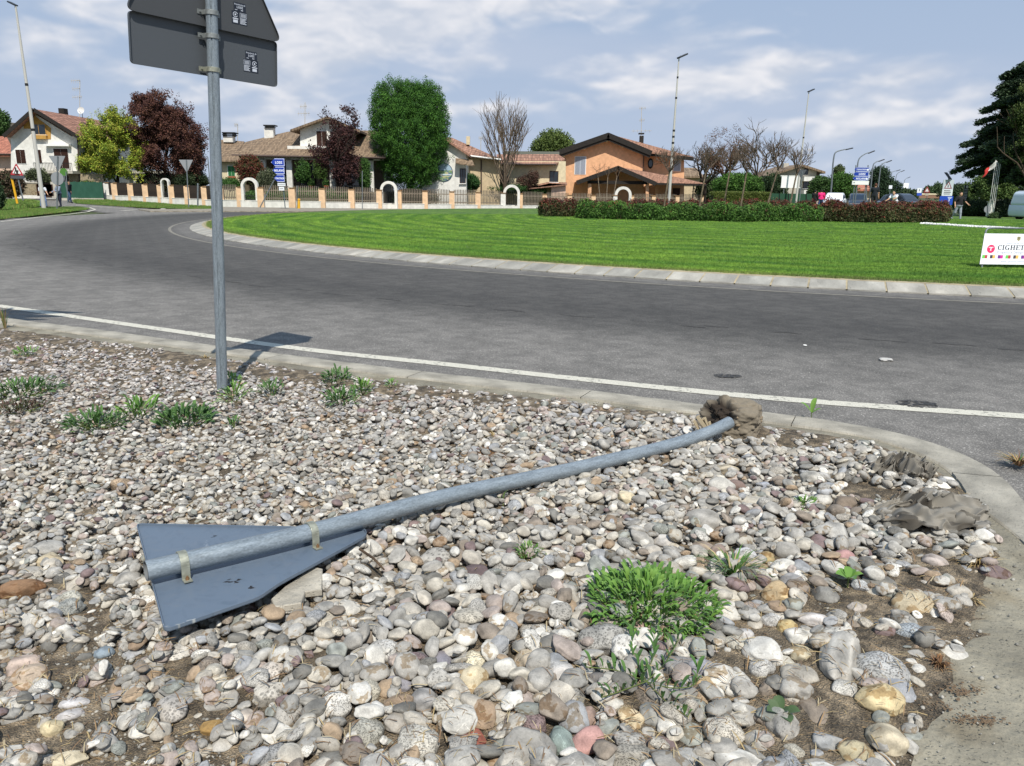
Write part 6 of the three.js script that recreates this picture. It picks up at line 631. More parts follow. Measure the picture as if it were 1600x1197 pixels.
{ // ---- the garden fence: white base wall, orange pillars, pickets, arched gateways
  const o = root('garden_fence', 'long white based garden fence with orange pillars and arched gateways', 'fence', D(600, 327, 78)); o.userData.label = 'long garden fence with orange pillars, pickets and white arched gateways';
  const fd = table([[165, 78.5], [300, 74.5], [430, 71.5], [540, 75], [660, 80.5], [890, 91], [1110, 97]]), top = table([[165, 286], [268, 290], [319, 292], [456, 294.2], [592, 297.5], [706, 300], [813, 303], [890, 305.5], [1100, 307]]), mid = table([[165, 305.5], [268, 310], [319, 312.5], [456, 315], [592, 318.5], [706, 320.5], [1100, 324]]), bot = table([[165, 311.5], [268, 317.5], [319, 321], [400, 324.5], [592, 327.5], [706, 328.8], [1100, 332]]);
  const pil = [166, 179, 204, 227, 250, 268, 292, 319, 345, 374, 407, 456, 503, 549, 592, 623, 664, 706, 747, 786, 813, 851, 890, 927, 961, 987, 1021, 1058, 1096]; const arches = { 250: 1, 374: 1, 592: 1, 786: 1, 961: 1 };
  const pm = plaster(0xf0cba4), wm = plaster(0xefece4), wood = std(lin(0xb4aca0), 0.9, { map: texBark }), darkW = std(lin(0x4a4038), 0.9, { map: texBark }), cap = std(lin(0xa98763), 0.9, { map: texConcrete });
  for (let i = 0; i < pil.length; i++) { const x = pil[i], w = 2.7 + (x > 340 ? 1.2 : 0) * sstep(330, 430, x), d = fd(x); const q = pt(o, 'pillar', rectGeo(x - w, top(x), x + w, bot(x) + 6, d - 0.22, 0.44), x === 166 || x === 786 || x === 961 ? wm : pm); pt(o, 'pillar_cap', rectGeo(x - w - 0.5, top(x) - 1.2, x + w + 0.5, top(x), d - 0.28, 0.56), cap, q);
    if (i === pil.length - 1) break; const x1 = pil[i + 1], a = D(x, mid(x), d), b = D(x1, mid(x1), fd(x1)), L = Math.hypot(b.x - a.x, b.z - a.z), ang = Math.atan2(-(b.z - a.z), b.x - a.x); const place = (g) => { g.rotateY(ang); g.translate(a.x, 0, a.z); return g; }; const y0 = D(x, bot(x) + 7, d).y, ym = a.y, ymb = b.y, yt = D(x, top(x) - 1.2, d).y;
    { const g = box(L, ym - y0, 0.3, L / 2, (ym + y0) / 2, 0); pt(o, 'base_wall', place(g), wm); pt(o, 'wall_coping', place(box(L, 0.05, 0.36, L / 2, ym + 0.026, 0)), wm); }
    if (arches[x]) { const c = (x + x1) / 2, R = x < 300 ? 6.5 : 13.2, ri = x < 300 ? 4.4 : 9.1, dd = (d + fd(x1)) / 2; const k = D(c + 1, 290, dd).x - D(c, 290, dd).x, cx = D(c, 290, dd).x; const ty = D(c, x < 300 ? 278.5 : x < 500 ? 277.5 : x < 700 ? 283 : x < 900 ? 288.5 : 291.5, dd).y, by = y0, Rm = R * k, rm = ri * k; const s = new THREE.Shape(); s.moveTo(cx - Rm, by); s.lineTo(cx - Rm, ty - Rm); s.absarc(cx, ty - Rm, Rm, Math.PI, 0, true); s.lineTo(cx + Rm, by); s.closePath(); const h = new THREE.Path(); const bi = ym - 0.05; h.moveTo(cx - rm, bi); h.lineTo(cx - rm, ty - Rm); h.absarc(cx, ty - Rm, rm, Math.PI, 0, true); h.lineTo(cx + rm, bi); h.closePath(); s.holes.push(h); const g = new THREE.ExtrudeGeometry(s, { depth: 0.4, bevelEnabled: false, curveSegments: 20 }); g.translate(0, 0, -dd - 0.14); const ar = pt(o, 'arch', g, wm); const bars = []; const hi = x === 592 || x === 786 ? ty - Rm + rm * 0.6 : ym + 0.55; for (let q = 0; q <= 6; q++) { const X = cx - rm + 2 * rm * q / 6; bars.push(box(0.035, hi - bi, 0.035, X, (hi + bi) / 2, -dd)); } bars.push(box(2 * rm, 0.04, 0.04, cx, bi + 0.15, -dd), box(2 * rm, 0.04, 0.04, cx, hi - 0.1, -dd)); stuff(pt(o, 'wicket_bars', merge(bars), M_.iron, ar)); continue; }
    const bars = [], dark = x < 345; const n = Math.round(L / (dark ? 0.125 : 0.19)); for (let q = 0; q < n; q++) { const X = (q + 0.5) * L / n; if (X < 0.25 || X > L - 0.25) continue; const yy = lerp(ym, ymb, X / L); const hgt = yt - ym + (dark ? -0.05 : 0.06 + 0.05 * Math.sin(X / L * Math.PI)); bars.push(box(dark ? 0.10 : 0.085, hgt, 0.03, X, yy + 0.08 + hgt / 2, 0.02)); } bars.push(box(L, 0.09, 0.05, L / 2, (ym + ymb) / 2 + 0.28, -0.02), box(L, 0.09, 0.05, L / 2, (ym + ymb) / 2 + (yt - ym) * 0.78, -0.02)); const P = pt(o, 'picket_panel', place(merge(bars)), dark ? darkW : wood); stuff(P);
  }
}
{ const d = 91, o = root('outbuilding', 'low white outbuilding half hidden behind the dark red tree', 'building', D(232, 303, d)); pt(o, 'wall', wallGeo([[198, 318], [198, 270], [256, 272], [256, 318]], d, 5), M_.white); pt(o, 'roof', rectGeo(196, 267, 258, 270.5, d - 0.4, 5.6), M_.grey); windowAt(o, 214, 280, 222, 290, d, 'window', M_.wood); }
// ================================================================ TREES and shrubs
function leafTree(name, label, px, baseY, d, cfg) { const b = D(px, baseY, d); const o = thing(name, label, 'tree', b, 0, cfg.group), r = rng(cfg.seed), L = []; const k = mppH(d), kv = mppV(d);
  const topM = Math.max(...cfg.lobes.map(q => baseY - q[1])) * kv; limbs(L, r, V(0, -0.3, 0), V((cfg.lean || 0), 1, 0).normalize(), Math.min(cfg.trunkH, topM * 0.42), cfg.trunkR, cfg.depth ?? 3, { forks: 2, spread: cfg.spread ?? 0.8, shrink: 0.72, wild: 0.25, up: 0.06 });
  mesh('trunk', merge(L), cfg.bark || barkMats.brown, o);
  const lobes = cfg.lobes.map(([x, y, rx, ry]) => [(x - px) * k, (baseY - y) * kv, 0, rx * k, ry * kv, (cfg.depthR || 0.9) * rx * k]);
  crown(o, 'crown', lobes, cfg.n, cfg.size, cfg.cols, cfg.seed + 7, cfg.o || {}); return o; }
const mppH = d => d * 0.9708 / FOC, mppV = d => d * 0.955 / FOC;
const shrub = (name, label, px, cy, w, h, d, n, size, cols, seed, o = {}) => { const base = D(px, cy + h / 2, d); const t = thing(name, label, o.cat || 'shrub', base, 0, o.group), k = mppH(d), kv = mppV(d); const st = []; const r = rng(seed); for (let i = 0; i < 5; i++) st.push(tube([V(0, -0.15, 0), V((r() - 0.5) * w * k * 0.4, h * kv * 0.5, (r() - 0.5) * w * k * 0.3)], [0.04, 0.02], 5, false)); mesh('stems', merge(st), barkMats.brown, t); crown(t, 'foliage', [[0, h * kv / 2, 0, w * k / 2, h * kv / 2, w * k * 0.4]], n, size, cols, seed, { bump: 0.4, gap: 0.33, ...o }); return t; };
leafTree('tree', 'yellow green leafed tree in front of the white house', 184, 303, 81, { seed: 201, trunkH: 2.2, trunkR: 0.22, bark: barkMats.dark, depth: 4, spread: 0.9, lobes: [[182, 222, 46, 42], [166, 248, 40, 32], [205, 245, 32, 36], [186, 190, 26, 22]], n: 8200, size: 0.28, cols: [[0.32, 0.38, 0.035], [0.40, 0.45, 0.045], [0.24, 0.33, 0.03], [0.33, 0.30, 0.04], [0.16, 0.25, 0.025]], o: { gap: 0.46, bump: 0.9, gf: 1.0, shell: 0.36 } });
leafTree('tree', 'large dark red leafed tree left of the signpost', 262, 302, 82, { seed: 202, trunkH: 3, trunkR: 0.25, bark: barkMats.dark, lobes: [[258, 190, 48, 44], [280, 225, 46, 50], [245, 170, 30, 24], [300, 250, 26, 36], [240, 235, 30, 40]], n: 12500, size: 0.29, cols: [[0.085, 0.030, 0.022], [0.11, 0.040, 0.027], [0.06, 0.022, 0.018], [0.14, 0.06, 0.034]], o: { gap: 0.42, bump: 0.85, gf: 1.0, shell: 0.33 } });
leafTree('tree', 'small dark purple leafed tree before the villa dormer', 528, 305, 79.5, { seed: 203, trunkH: 3.4, trunkR: 0.13, bark: barkMats.dark, depth: 4, spread: 0.75, lobes: [[527, 205, 34, 32], [520, 236, 36, 32], [540, 265, 24, 30], [546, 190, 18, 20]], n: 2400, size: 0.33, cols: [[0.055, 0.018, 0.018], [0.08, 0.028, 0.022], [0.035, 0.014, 0.014]], o: { gap: 0.46, bump: 0.8, shell: 0.45, gf: 0.7 } });
leafTree('tree', 'dense dark green tree with a two lobed clipped crown', 640, 312, 84.5, { seed: 204, trunkH: 2.4, trunkR: 0.3, lobes: [[641, 214, 63, 70], [613, 182, 34, 50], [668, 186, 37, 48], [640, 172, 38, 34], [642, 262, 46, 34]], n: 19000, size: 0.27, cols: [[0.035, 0.115, 0.010], [0.05, 0.15, 0.013], [0.025, 0.085, 0.008], [0.07, 0.18, 0.016]], o: { gap: 0.36, bump: 0.46, shell: 0.22, gf: 1.3, geo: CLUMP[2] } });
{ // upright shoots along its top
  const o = scene.children.find(c => c.userData.label && c.userData.label.includes('two lobed')); const r = rng(300), L = [], k = mppH(84.5), kv = mppV(84.5); for (let i = 0; i < 90; i++) { const x = 582 + r() * 116, y = 136 + Math.pow(Math.abs(x - 641) / 62, 2.4) * 48 + (Math.abs(x - 640) < 9 ? 10 : 0) + r() * 14; for (let q = 0; q < 6; q++) L.push({ p: V((x - 640) * k, (312 - y + q * 1.6) * kv, (r() - 0.5) * 3.4), ry: r() * 6, rx: (r() - 0.5), s: 0.16 + r() * 0.1, c: [0.045, 0.14, 0.014] }); } instances('shoots', CLUMP[2], leafMat, L, o); }
leafTree('tree', 'round olive green tree top showing above the beige building', 864, 292, 128, { seed: 205, trunkH: 5, trunkR: 0.3, lobes: [[864, 232, 32, 24], [850, 240, 22, 18]], n: 3200, size: 0.5, cols: [[0.10, 0.15, 0.03], [0.13, 0.18, 0.035], [0.08, 0.12, 0.025]], o: { gap: 0.36, bump: 0.4 } });
leafTree('tree', 'dark green tree top between the distant houses at far left', 16, 290, 112, { seed: 206, trunkH: 4, trunkR: 0.25, lobes: [[14, 194, 13, 15], [4, 205, 12, 14]], n: 1500, size: 0.5, cols: [[0.035, 0.085, 0.014], [0.05, 0.11, 0.018]], o: { gap: 0.34 } });
function bareTree(label, px, baseY, d, cfg) { const b = D(px, baseY, d), o = thing('bare_tree', label, 'tree', b, 0, cfg.group), r = rng(cfg.seed); const trunkL = cfg.trunkH * 1; const m = cfg.bark || barkMats.grey; const lean = cfg.lean || 0; mesh('trunk', tube([V(0, -0.2, 0), V(lean * 0.5, trunkL * 0.5, 0.02), V(lean, trunkL, 0)], [cfg.r, cfg.r * 0.85, cfg.r * 0.75], 8), m, o); const L = []; const n = cfg.main ?? 5; for (let i = 0; i < n; i++) { const a = i / n * 6.283 + r(), t = cfg.tilt ?? 0.7; limbs(L, r, V(lean, trunkL - 0.05 - r() * (cfg.drop ?? 0.2), 0), V(Math.cos(a) * t, 1, Math.sin(a) * t).normalize(), cfg.len * (0.8 + r() * 0.4), cfg.r * 0.5, cfg.depth ?? 3, { forks: 2, spread: cfg.spread ?? 0.9, shrink: cfg.shrink ?? 0.72, wild: cfg.wild ?? 0.4, up: cfg.up ?? 0.05, rk: cfg.rk || 1.3 }); } stuff(mesh('branches', merge(L), cfg.twig || m, o)); return o; }
// tall slim bare tree
{ const b = D(788, 312, 89), o = thing('bare_tree', 'tall slim bare tree in front of the beige building', 'tree', b), r = rng(211), L = []; const kv = mppV(89); for (let i = 0; i < 15; i++) { const a = i * 0.43 + r(); limbs(L, r, V(Math.cos(a) * 0.12, 1.2 + r() * 3.0, Math.sin(a) * 0.12), V(Math.cos(a) * (0.25 + r() * 0.34), 1, Math.sin(a) * 0.4).normalize(), 2.9 + r() * 0.7, 0.065, 3, { forks: 3, spread: 0.5, shrink: 0.64, wild: 0.16, up: 0.12, rk: 1.25 }); } mesh('trunk', tube([V(0, -0.3, 0), V(0.05, 2, 0), V(0, 4.5, 0)], [0.26, 0.22, 0.1], 8), barkMats.brown, o); stuff(mesh('branches', merge(L), bark(0x978a7c), o)); }
// young pollards of the roundabout bed
const young = [['first bare young tree of the bed, beside the nearer tall lamp', 1036, 322, 45.5, 4.05, 301], ['second bare young tree of the bed, right of the orange house', 1091, 322, 46, 3.9, 302], ['thin straight bare young tree left of the round bush', 1130, 316, 47.5, 3.4, 306], ['bare young tree of the bed before the clipped hedge block', 1155, 326, 45, 3.9, 303], ['bare young tree with leaning trunk left of the white board', 1195, 324, 44.5, 4.3, 304], ['bare young tree directly in front of the white board', 1231, 326, 43.5, 3.8, 305]];
const topsY = [222, 222, 222, 218, 212, 218]; young.forEach(([label, px, by, d, th, seed], i) => { const kv = mppV(d), H = (by - topsY[i]) * kv; bareTree(label, px, by + 8, d, { seed, trunkH: H * 0.56 + 8 * kv, r: 0.056, len: H * 0.15, depth: 4, main: 8, tilt: 0.85, spread: 0.72, shrink: 0.74, wild: 0.4, up: 0.10, rk: 1.35, lean: [0.25, 0.3, 0.25, 0.25, 0.55, 0.3][i], bark: barkMats.pale, twig: bark(0x85776c), group: null }); });
bareTree('reddish brown budding tree behind the young bare trees', 1128, 322, 92, { seed: 311, trunkH: 3.4, r: 0.22, len: 1.7, depth: 4, main: 9, tilt: 0.9, bark: barkMats.dark, twig: bark(0x7a5c48) });
{ const o = scene.children[scene.children.length - 1]; crown(o, 'buds', [[0.2, 6.2, 0, 3.2, 2.6, 3]], 420, 0.22, [[0.16, 0.075, 0.03], [0.12, 0.06, 0.03]], 312, { gap: 0.42 }); }
bareTree('bare tree behind and between two of the young trees', 1180, 318, 80, { seed: 313, trunkH: 2.6, r: 0.18, len: 1.9, depth: 4, main: 7, tilt: 0.8, bark: barkMats.grey, twig: bark(0x8d8076) });
bareTree('dark bare tree close behind the orange house corner', 1100, 320, 108, { seed: 314, trunkH: 2.8, r: 0.25, len: 2.1, depth: 4, main: 7, tilt: 0.85, bark: barkMats.dark, twig: bark(0x4d443b) });
{ // birches by the orange porch
  [[938, 301], [947, 302], [957, 303]].forEach(([px, s], i) => bareTree(['left one of three slim birches before the orange porch', 'middle one of three slim birches before the orange porch', 'right one of three slim birches before the orange porch'][i], px, 316, 95, { seed: s + 30, trunkH: 3.0, r: 0.05, len: 0.8, depth: 2, main: 4, tilt: 0.5, lean: [-0.4, 0.1, 0.4][i], bark: bark(0xc9bfae), twig: bark(0x8d7a68) })); }
// cedar at the right edge: tiers of drooping boughs
{ const d = 60, b = D(1592, 338, d), o = thing('cedar_tree', 'tall dark cedar with tiered drooping boughs at the right edge', 'tree', b), r = rng(221), kv = mppV(d), k = mppH(d); mesh('trunk', tube([V(0.6, -0.3, 0), V(0.5, 5, 0), V(0.3, 13.5, 0)], [0.48, 0.36, 0.05], 10), bark(0x6d6459), o); const L = [], bo = []; const reach = table([[82, 0.4], [120, 2.6], [180, 3.6], [240, 4.9], [272, 4.9], [290, 2.6], [300, 1.5]]); for (let y = 84; y < 288; y += 4.4 + r() * 2.4) { const hY = (338 - y) * kv, n = 10; for (let i = 0; i < n; i++) { const a = r() * 6.283, len = reach(y) * (0.62 + r() * 0.5), dir = V(Math.cos(a), 0, Math.sin(a)); const P0 = V(0.5, hY + 0.4, 0), pts = []; for (let q = 0; q <= 5; q++) { const t = q / 5; pts.push(P0.clone().addScaledVector(dir, len * t).add(V(0, 0.30 * Math.sin(t * 2.2) * len * 0.3 - 0.34 * t * t * len * 0.55, 0))); } bo.push(tube(pts, [0.08, 0.065, 0.05, 0.035, 0.02, 0.01], 4, false)); const c = new THREE.CatmullRomCurve3(pts); const m = Math.floor(len * 30); for (let q = 0; q < m; q++) { const t = 0.12 + 0.88 * Math.sqrt(r()), p = c.getPoint(Math.min(1, t)); const sw = (r() - 0.5) * 2 * (0.20 + 0.85 * (1 - t) * Math.min(1, len / 3) + 0.12); p.add(V(-dir.z * sw, -Math.abs(sw) * 0.22 - r() * 0.16, dir.x * sw)); L.push({ p, rx: (r() - 0.5) * 0.7, ry: r() * 6.283, rz: (r() - 0.5) * 0.7, s: 0.27 + r() * 0.22, sy: 0.12 + r() * 0.09, c: mixc([[0.034, 0.062, 0.026], [0.05, 0.085, 0.034], [0.026, 0.048, 0.022], [0.06, 0.10, 0.045]], r) }); } } } mesh('boughs', merge(bo), barkMats.dark, o); instances('crown', CLUMP[1], leafMat, L, o); }
leafTree('tree', 'olive green leafed tree in front of the cedar at the right edge', 1604, 338, 56, { seed: 222, trunkH: 4, trunkR: 0.2, lobes: [[1592, 180, 34, 52], [1606, 130, 30, 40], [1590, 225, 28, 30], [1600, 100, 22, 24]], n: 4200, size: 0.30, cols: [[0.055, 0.085, 0.012], [0.075, 0.105, 0.016], [0.04, 0.065, 0.012]], o: { gap: 0.40, bump: 0.6 } });
leafTree('tree', 'light green leafed tree behind the leaning flagpoles', 1532, 335, 78, { seed: 223, trunkH: 2, trunkR: 0.15, lobes: [[1530, 295, 24, 24], [1550, 282, 22, 20], [1560, 305, 20, 18], [1515, 308, 14, 16]], n: 3000, size: 0.34, cols: [[0.075, 0.13, 0.022], [0.10, 0.16, 0.03], [0.05, 0.10, 0.018]], o: { gap: 0.36 } });
leafTree('tree', 'dark conifer beyond the blue direction sign at right', 1371, 318, 125, { seed: 224, trunkH: 5, trunkR: 0.25, lobes: [[1368, 272, 11, 14], [1372, 285, 17, 22], [1378, 300, 20, 16], [1390, 296, 14, 14]], n: 3600, size: 0.42, cols: [[0.022, 0.05, 0.02], [0.03, 0.065, 0.022]], o: { gap: 0.35, bump: 0.6 } });
leafTree('tree', 'round bright green tree left of the blue direction sign', 1314, 318, 92, { seed: 225, trunkH: 2, trunkR: 0.15, lobes: [[1314, 292, 20, 20], [1322, 300, 14, 16]], n: 2600, size: 0.36, cols: [[0.05, 0.13, 0.014], [0.07, 0.16, 0.018], [0.04, 0.10, 0.012]], o: { gap: 0.34 } });
leafTree('tree', 'dark green tree just right of the distant white house', 1282, 318, 98, { seed: 226, trunkH: 2, trunkR: 0.15, lobes: [[1280, 294, 17, 18], [1292, 298, 14, 18], [1270, 302, 10, 12]], n: 2600, size: 0.36, cols: [[0.035, 0.085, 0.014], [0.05, 0.105, 0.018]], o: { gap: 0.34 } });
leafTree('tree', 'pale thin leafed tree peeking over the dark tree at right', 1306, 316, 120, { seed: 227, trunkH: 4, trunkR: 0.12, lobes: [[1305, 272, 9, 12]], n: 420, size: 0.4, cols: [[0.09, 0.12, 0.04]], o: { gap: 0.42 } });
for (const [px, w, h, s, lbl] of [[1464, 20, 22, 231, 'low dark wood at the end of the distant road, right part'], [1450, 12, 16, 232, 'low dark wood at the end of the distant road, left part'], [1432, 12, 10, 233, 'faint green trees farthest down the distant road']]) shrub('far_wood', lbl, px, 306 - h / 3, w, h, s === 233 ? 420 : 300, 900, 1.0, [[0.05, 0.09, 0.03], [0.06, 0.11, 0.035]], s, { cat: 'trees' });
// clipped hedge block, round bush and dark shrubs behind the bed
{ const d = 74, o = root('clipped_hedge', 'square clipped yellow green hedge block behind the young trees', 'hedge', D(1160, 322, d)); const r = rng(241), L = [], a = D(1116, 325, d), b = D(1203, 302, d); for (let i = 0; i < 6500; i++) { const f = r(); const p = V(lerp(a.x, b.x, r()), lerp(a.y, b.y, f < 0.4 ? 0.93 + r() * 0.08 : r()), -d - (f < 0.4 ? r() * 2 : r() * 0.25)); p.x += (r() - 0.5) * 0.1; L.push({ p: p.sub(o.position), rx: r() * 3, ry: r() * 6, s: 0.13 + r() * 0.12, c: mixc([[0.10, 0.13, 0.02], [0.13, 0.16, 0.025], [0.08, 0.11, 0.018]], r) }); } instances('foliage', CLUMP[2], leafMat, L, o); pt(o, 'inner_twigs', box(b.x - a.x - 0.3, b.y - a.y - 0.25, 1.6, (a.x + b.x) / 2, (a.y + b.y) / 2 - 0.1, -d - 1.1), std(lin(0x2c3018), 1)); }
shrub('round_bush', 'round bright green bush behind the clipped hedge block', 1152, 290, 72, 34, 79, 2600, 0.34, [[0.055, 0.14, 0.014], [0.075, 0.17, 0.018], [0.04, 0.10, 0.012]], 242);
shrub('shrub', 'dark green shrub right of the round bright bush', 1204, 296, 46, 44, 84, 1900, 0.36, [[0.022, 0.05, 0.014], [0.035, 0.07, 0.018]], 243);
shrub('shrub', 'dark olive shrubs left of the round bright bush', 1104, 298, 36, 34, 112, 1200, 0.45, [[0.05, 0.075, 0.02], [0.035, 0.055, 0.016]], 244);
{ const d = 76, o = root('mesh_fence', 'dark green netted fence under the white board at right', 'fence', D(1235, 318, d)); const g = rectGeo(1203, 303, 1275, 320, d, 0.03); pt(o, 'netting', g, std(lin(0x244a36), 0.9)); for (let i = 0; i < 6; i++) { const a = D(1204 + i * 14, 320, d - 0.05), b = D(1204 + i * 14, 302, d - 0.05); pt(o, 'post', tube([a, b], 0.035, 6), M_.iron); } }
// villa garden
shrub('shrub', 'red leaved shrub beside the white arched gateway', 391, 266, 44, 44, 80.5, 1500, 0.26, [[0.12, 0.028, 0.018], [0.16, 0.05, 0.02], [0.06, 0.08, 0.02]], 251);
shrub('shrub', 'grey olive shrub behind the blue direction sign at left', 424, 284, 46, 36, 79, 1100, 0.24, [[0.085, 0.10, 0.05], [0.11, 0.12, 0.06], [0.06, 0.08, 0.035]], 252, { gap: 0.42 });
shrub('shrub', 'green climbing plant against the white porch column', 473, 268, 22, 34, 82, 800, 0.24, [[0.04, 0.11, 0.016], [0.06, 0.14, 0.02]], 253);
shrub('potted_plant', 'tall green potted plant in the middle of the villa porch', 500, 268, 22, 38, 82.5, 700, 0.24, [[0.06, 0.12, 0.02], [0.08, 0.14, 0.025]], 254, { gap: 0.42 });
shrub('shrub', 'green shrub at the right end of the villa porch', 570, 272, 20, 50, 82, 900, 0.24, [[0.045, 0.115, 0.018], [0.06, 0.14, 0.022]], 255);
shrub('shrub', 'low green plants under the green shuttered window', 360, 288, 34, 18, 80, 800, 0.22, [[0.04, 0.11, 0.016], [0.06, 0.14, 0.022]], 256);
shrub('shrub', 'dark shrubs behind the left fence at the red tree foot', 300, 283, 54, 28, 82, 1300, 0.3, [[0.02, 0.04, 0.012], [0.035, 0.055, 0.016]], 257);
shrub('shrub', 'dark green conical shrub beside the round disc house', 738, 286, 22, 32, 87, 1300, 0.24, [[0.022, 0.075, 0.014], [0.035, 0.10, 0.018]], 258);
shrub('shrub', 'low clipped green hedge under the tall bare tree', 790, 295, 70, 12, 91, 1500, 0.24, [[0.025, 0.08, 0.012], [0.04, 0.10, 0.016]], 259);
shrub('shrub', 'reddish twiggy shrub right of the tall bare tree', 824, 280, 36, 30, 91, 700, 0.24, [[0.09, 0.035, 0.022], [0.06, 0.04, 0.022]], 260, { gap: 0.46 });
shrub('shrub', 'reddish twiggy shrub left of the tall bare tree', 782, 281, 26, 26, 91.5, 420, 0.22, [[0.09, 0.045, 0.03], [0.06, 0.045, 0.03]], 266, { gap: 0.46 });
shrub('shrub', 'green shrub behind the fence right of the white arch', 838, 299, 30, 14, 91.5, 900, 0.24, [[0.03, 0.085, 0.013], [0.045, 0.11, 0.018]], 261);
shrub('shrub', 'brown red hedge plant at the far left behind signs', 18, 288, 40, 38, 73, 1800, 0.3, [[0.10, 0.055, 0.03], [0.07, 0.045, 0.025], [0.05, 0.06, 0.02]], 262);
shrub('shrub', 'dark conifer bush at the left edge of the photo', -4, 305, 22, 46, 50, 1300, 0.2, [[0.018, 0.045, 0.014], [0.03, 0.065, 0.018]], 263);
shrub('shrub', 'grey green bush behind the leaning lamp post at left', 62, 276, 40, 22, 77, 500, 0.26, [[0.10, 0.12, 0.05], [0.07, 0.09, 0.035]], 264, { gap: 0.44 });
shrub('shrub', 'green top of garden shrubs over the green netting', 140, 285, 40, 6, 80.5, 500, 0.2, [[0.06, 0.13, 0.02], [0.08, 0.15, 0.03]], 265);
for (const [px, lb] of [[487, 'terracotta pot behind the left part of the picket fence'], [510, 'terracotta pot behind the middle of the picket fence']]) { const p = D(px, 298, 82.2); const o = thing('flower_pot', lb, 'pot', p); const g = new THREE.LatheGeometry([[0, 0], [0.2, 0], [0.27, 0.42], [0.31, 0.42], [0.31, 0.5], [0.25, 0.5], [0.24, 0.44], [0, 0.42]].map(q => new THREE.Vector2(...q)), 18); mesh('pot', g, M_.terracotta, o); crown(o, 'foliage', [[0, 0.75, 0, 0.35, 0.4, 0.35]], 120, 0.16, [[0.05, 0.12, 0.02]], 270 + px, { gap: 0.3 }); }
shrub('low_hedge', 'low green garden plants behind the pickets left of the arch', 470, 306, 190, 22, 80, 3200, 0.22, [[0.05, 0.12, 0.02], [0.07, 0.15, 0.03], [0.04, 0.09, 0.018]], 267, { bump: 0.2, gap: 0.3 });
shrub('low_hedge', 'dark green garden plants behind the pickets under the big green tree', 650, 308, 90, 26, 86, 2000, 0.24, [[0.018, 0.04, 0.012], [0.028, 0.055, 0.016]], 268, { bump: 0.2, gap: 0.3 });
shrub('low_hedge', 'green garden lawn and plants behind the dark left fence', 260, 306, 150, 16, 88, 2200, 0.26, [[0.05, 0.11, 0.02], [0.07, 0.14, 0.03]], 269, { bump: 0.2, gap: 0.3 });
shrub('shrub', 'dark shrubs at the foot of the large dark red tree', 258, 288, 80, 34, 83, 2400, 0.28, [[0.022, 0.04, 0.013], [0.04, 0.05, 0.018], [0.05, 0.022, 0.016]], 258.5);
// ================================================================ LAMPS, SIGNS, PEOPLE, CARS
const poleMat = std(lin(0xbdbab2), 0.7), headMat = std(lin(0x34373b), 0.5, { metalness: 0.3 }), steel = std(lin(0xaeb2b2), 0.55, { metalness: 0.3, map: texGalv });
function tallLamp(label, base, topP, r0, r1, panelTurn, tapes) { const o = thing('street_lamp', label, 'street lamp', base); const t = topP.clone().sub(base); const P = [V(0, -0.3, 0), t.clone().multiplyScalar(0.33), t.clone().multiplyScalar(0.66), t]; mesh('pole', tube(P, [r0, lerp(r0, r1, 0.33), lerp(r0, r1, 0.66), r1], 10), poleMat, o); const h = rbox(0.62, 0.09, 0.34, 0.03); h.rotateZ(0.42); h.rotateY(panelTurn); h.translate(t.x + Math.cos(panelTurn) * 0.22, t.y + 0.10, t.z - Math.sin(panelTurn) * 0.22); mesh('lamp_head', h, headMat, o); mesh('bracket', tube([t.clone(), t.clone().add(V(Math.cos(panelTurn) * 0.12, 0.08, 0))], 0.045, 6), headMat, o); const l = []; for (const f of tapes || []) { const a = t.clone().multiplyScalar(f), b = t.clone().multiplyScalar(f + 0.012); l.push(tube([a, b], lerp(r0, r1, f) + 0.012, 10)); } if (l.length) stuff(mesh('pole_bands', merge(l), M_.iron, o)); return o; }
tallLamp('leaning tall street lamp standing on the verge at far left', D(69, 328, 56), D(24, 8, 56), 0.15, 0.06, 2.9, [0.4, 0.62]);
tallLamp('nearer tall street lamp behind the red hedge, in the bed', D(1044, 330, 49), D(1061, 90, 49), 0.10, 0.035, 0.3, [0.28, 0.45, 0.49, 0.53, 0.74, 0.87]);
tallLamp('farther tall street lamp rising behind the bare young trees', D(1243, 322, 74), D(1264, 143, 74), 0.105, 0.045, 0.3, [0.6]);
function armLamp(label, base, bend, tip, r) { const o = thing('street_lamp', label, 'street lamp', base, 0, 'curved arm street lamps along the distant road'); const b = bend.clone().sub(base), t = tip.clone().sub(base); const c = new THREE.CatmullRomCurve3([V(0, -0.3, 0), b.clone().multiplyScalar(0.5), b.clone().multiplyScalar(0.93), b.clone().lerp(t, 0.10).add(V(0, (t.y - b.y) * 0.35, 0)), b.clone().lerp(t, 0.55).add(V(0, (t.y - b.y) * 0.28, 0)), t]); const n = 20; mesh('pole', tube(c.getPoints(n), [...Array(n + 1)].map((_, i) => lerp(r, r * 0.45, i / n)), 8), steel, o); const h = rbox(0.75, 0.12, 0.28, 0.05); h.rotateZ(Math.atan2(t.y - b.y, t.x - b.x) * 0.5); h.translate(t.x + 0.2, t.y + 0.03, t.z); mesh('lamp_head', h, headMat, o); return o; }
armLamp('first and largest curved arm lamp left of the direction sign', D(1297, 318, 84), D(1303, 243, 84), D(1324, 233, 84), 0.10);
armLamp('curved arm lamp rising directly above the blue direction sign', D(1338, 318, 92), D(1340, 256, 92), D(1359, 238, 92), 0.10);
armLamp('curved arm lamp just right of the blue direction sign', D(1358, 320, 104), D(1364, 260, 104), D(1375, 251, 104), 0.10);
armLamp('curved arm lamp in front of the dark conifer', D(1369, 320, 112), D(1376, 262, 112), D(1387, 252.5, 112), 0.10);
armLamp('small distant curved arm lamp right of the dark conifer', D(1383, 318, 150), D(1388, 276, 150), D(1402, 266.5, 150), 0.10);
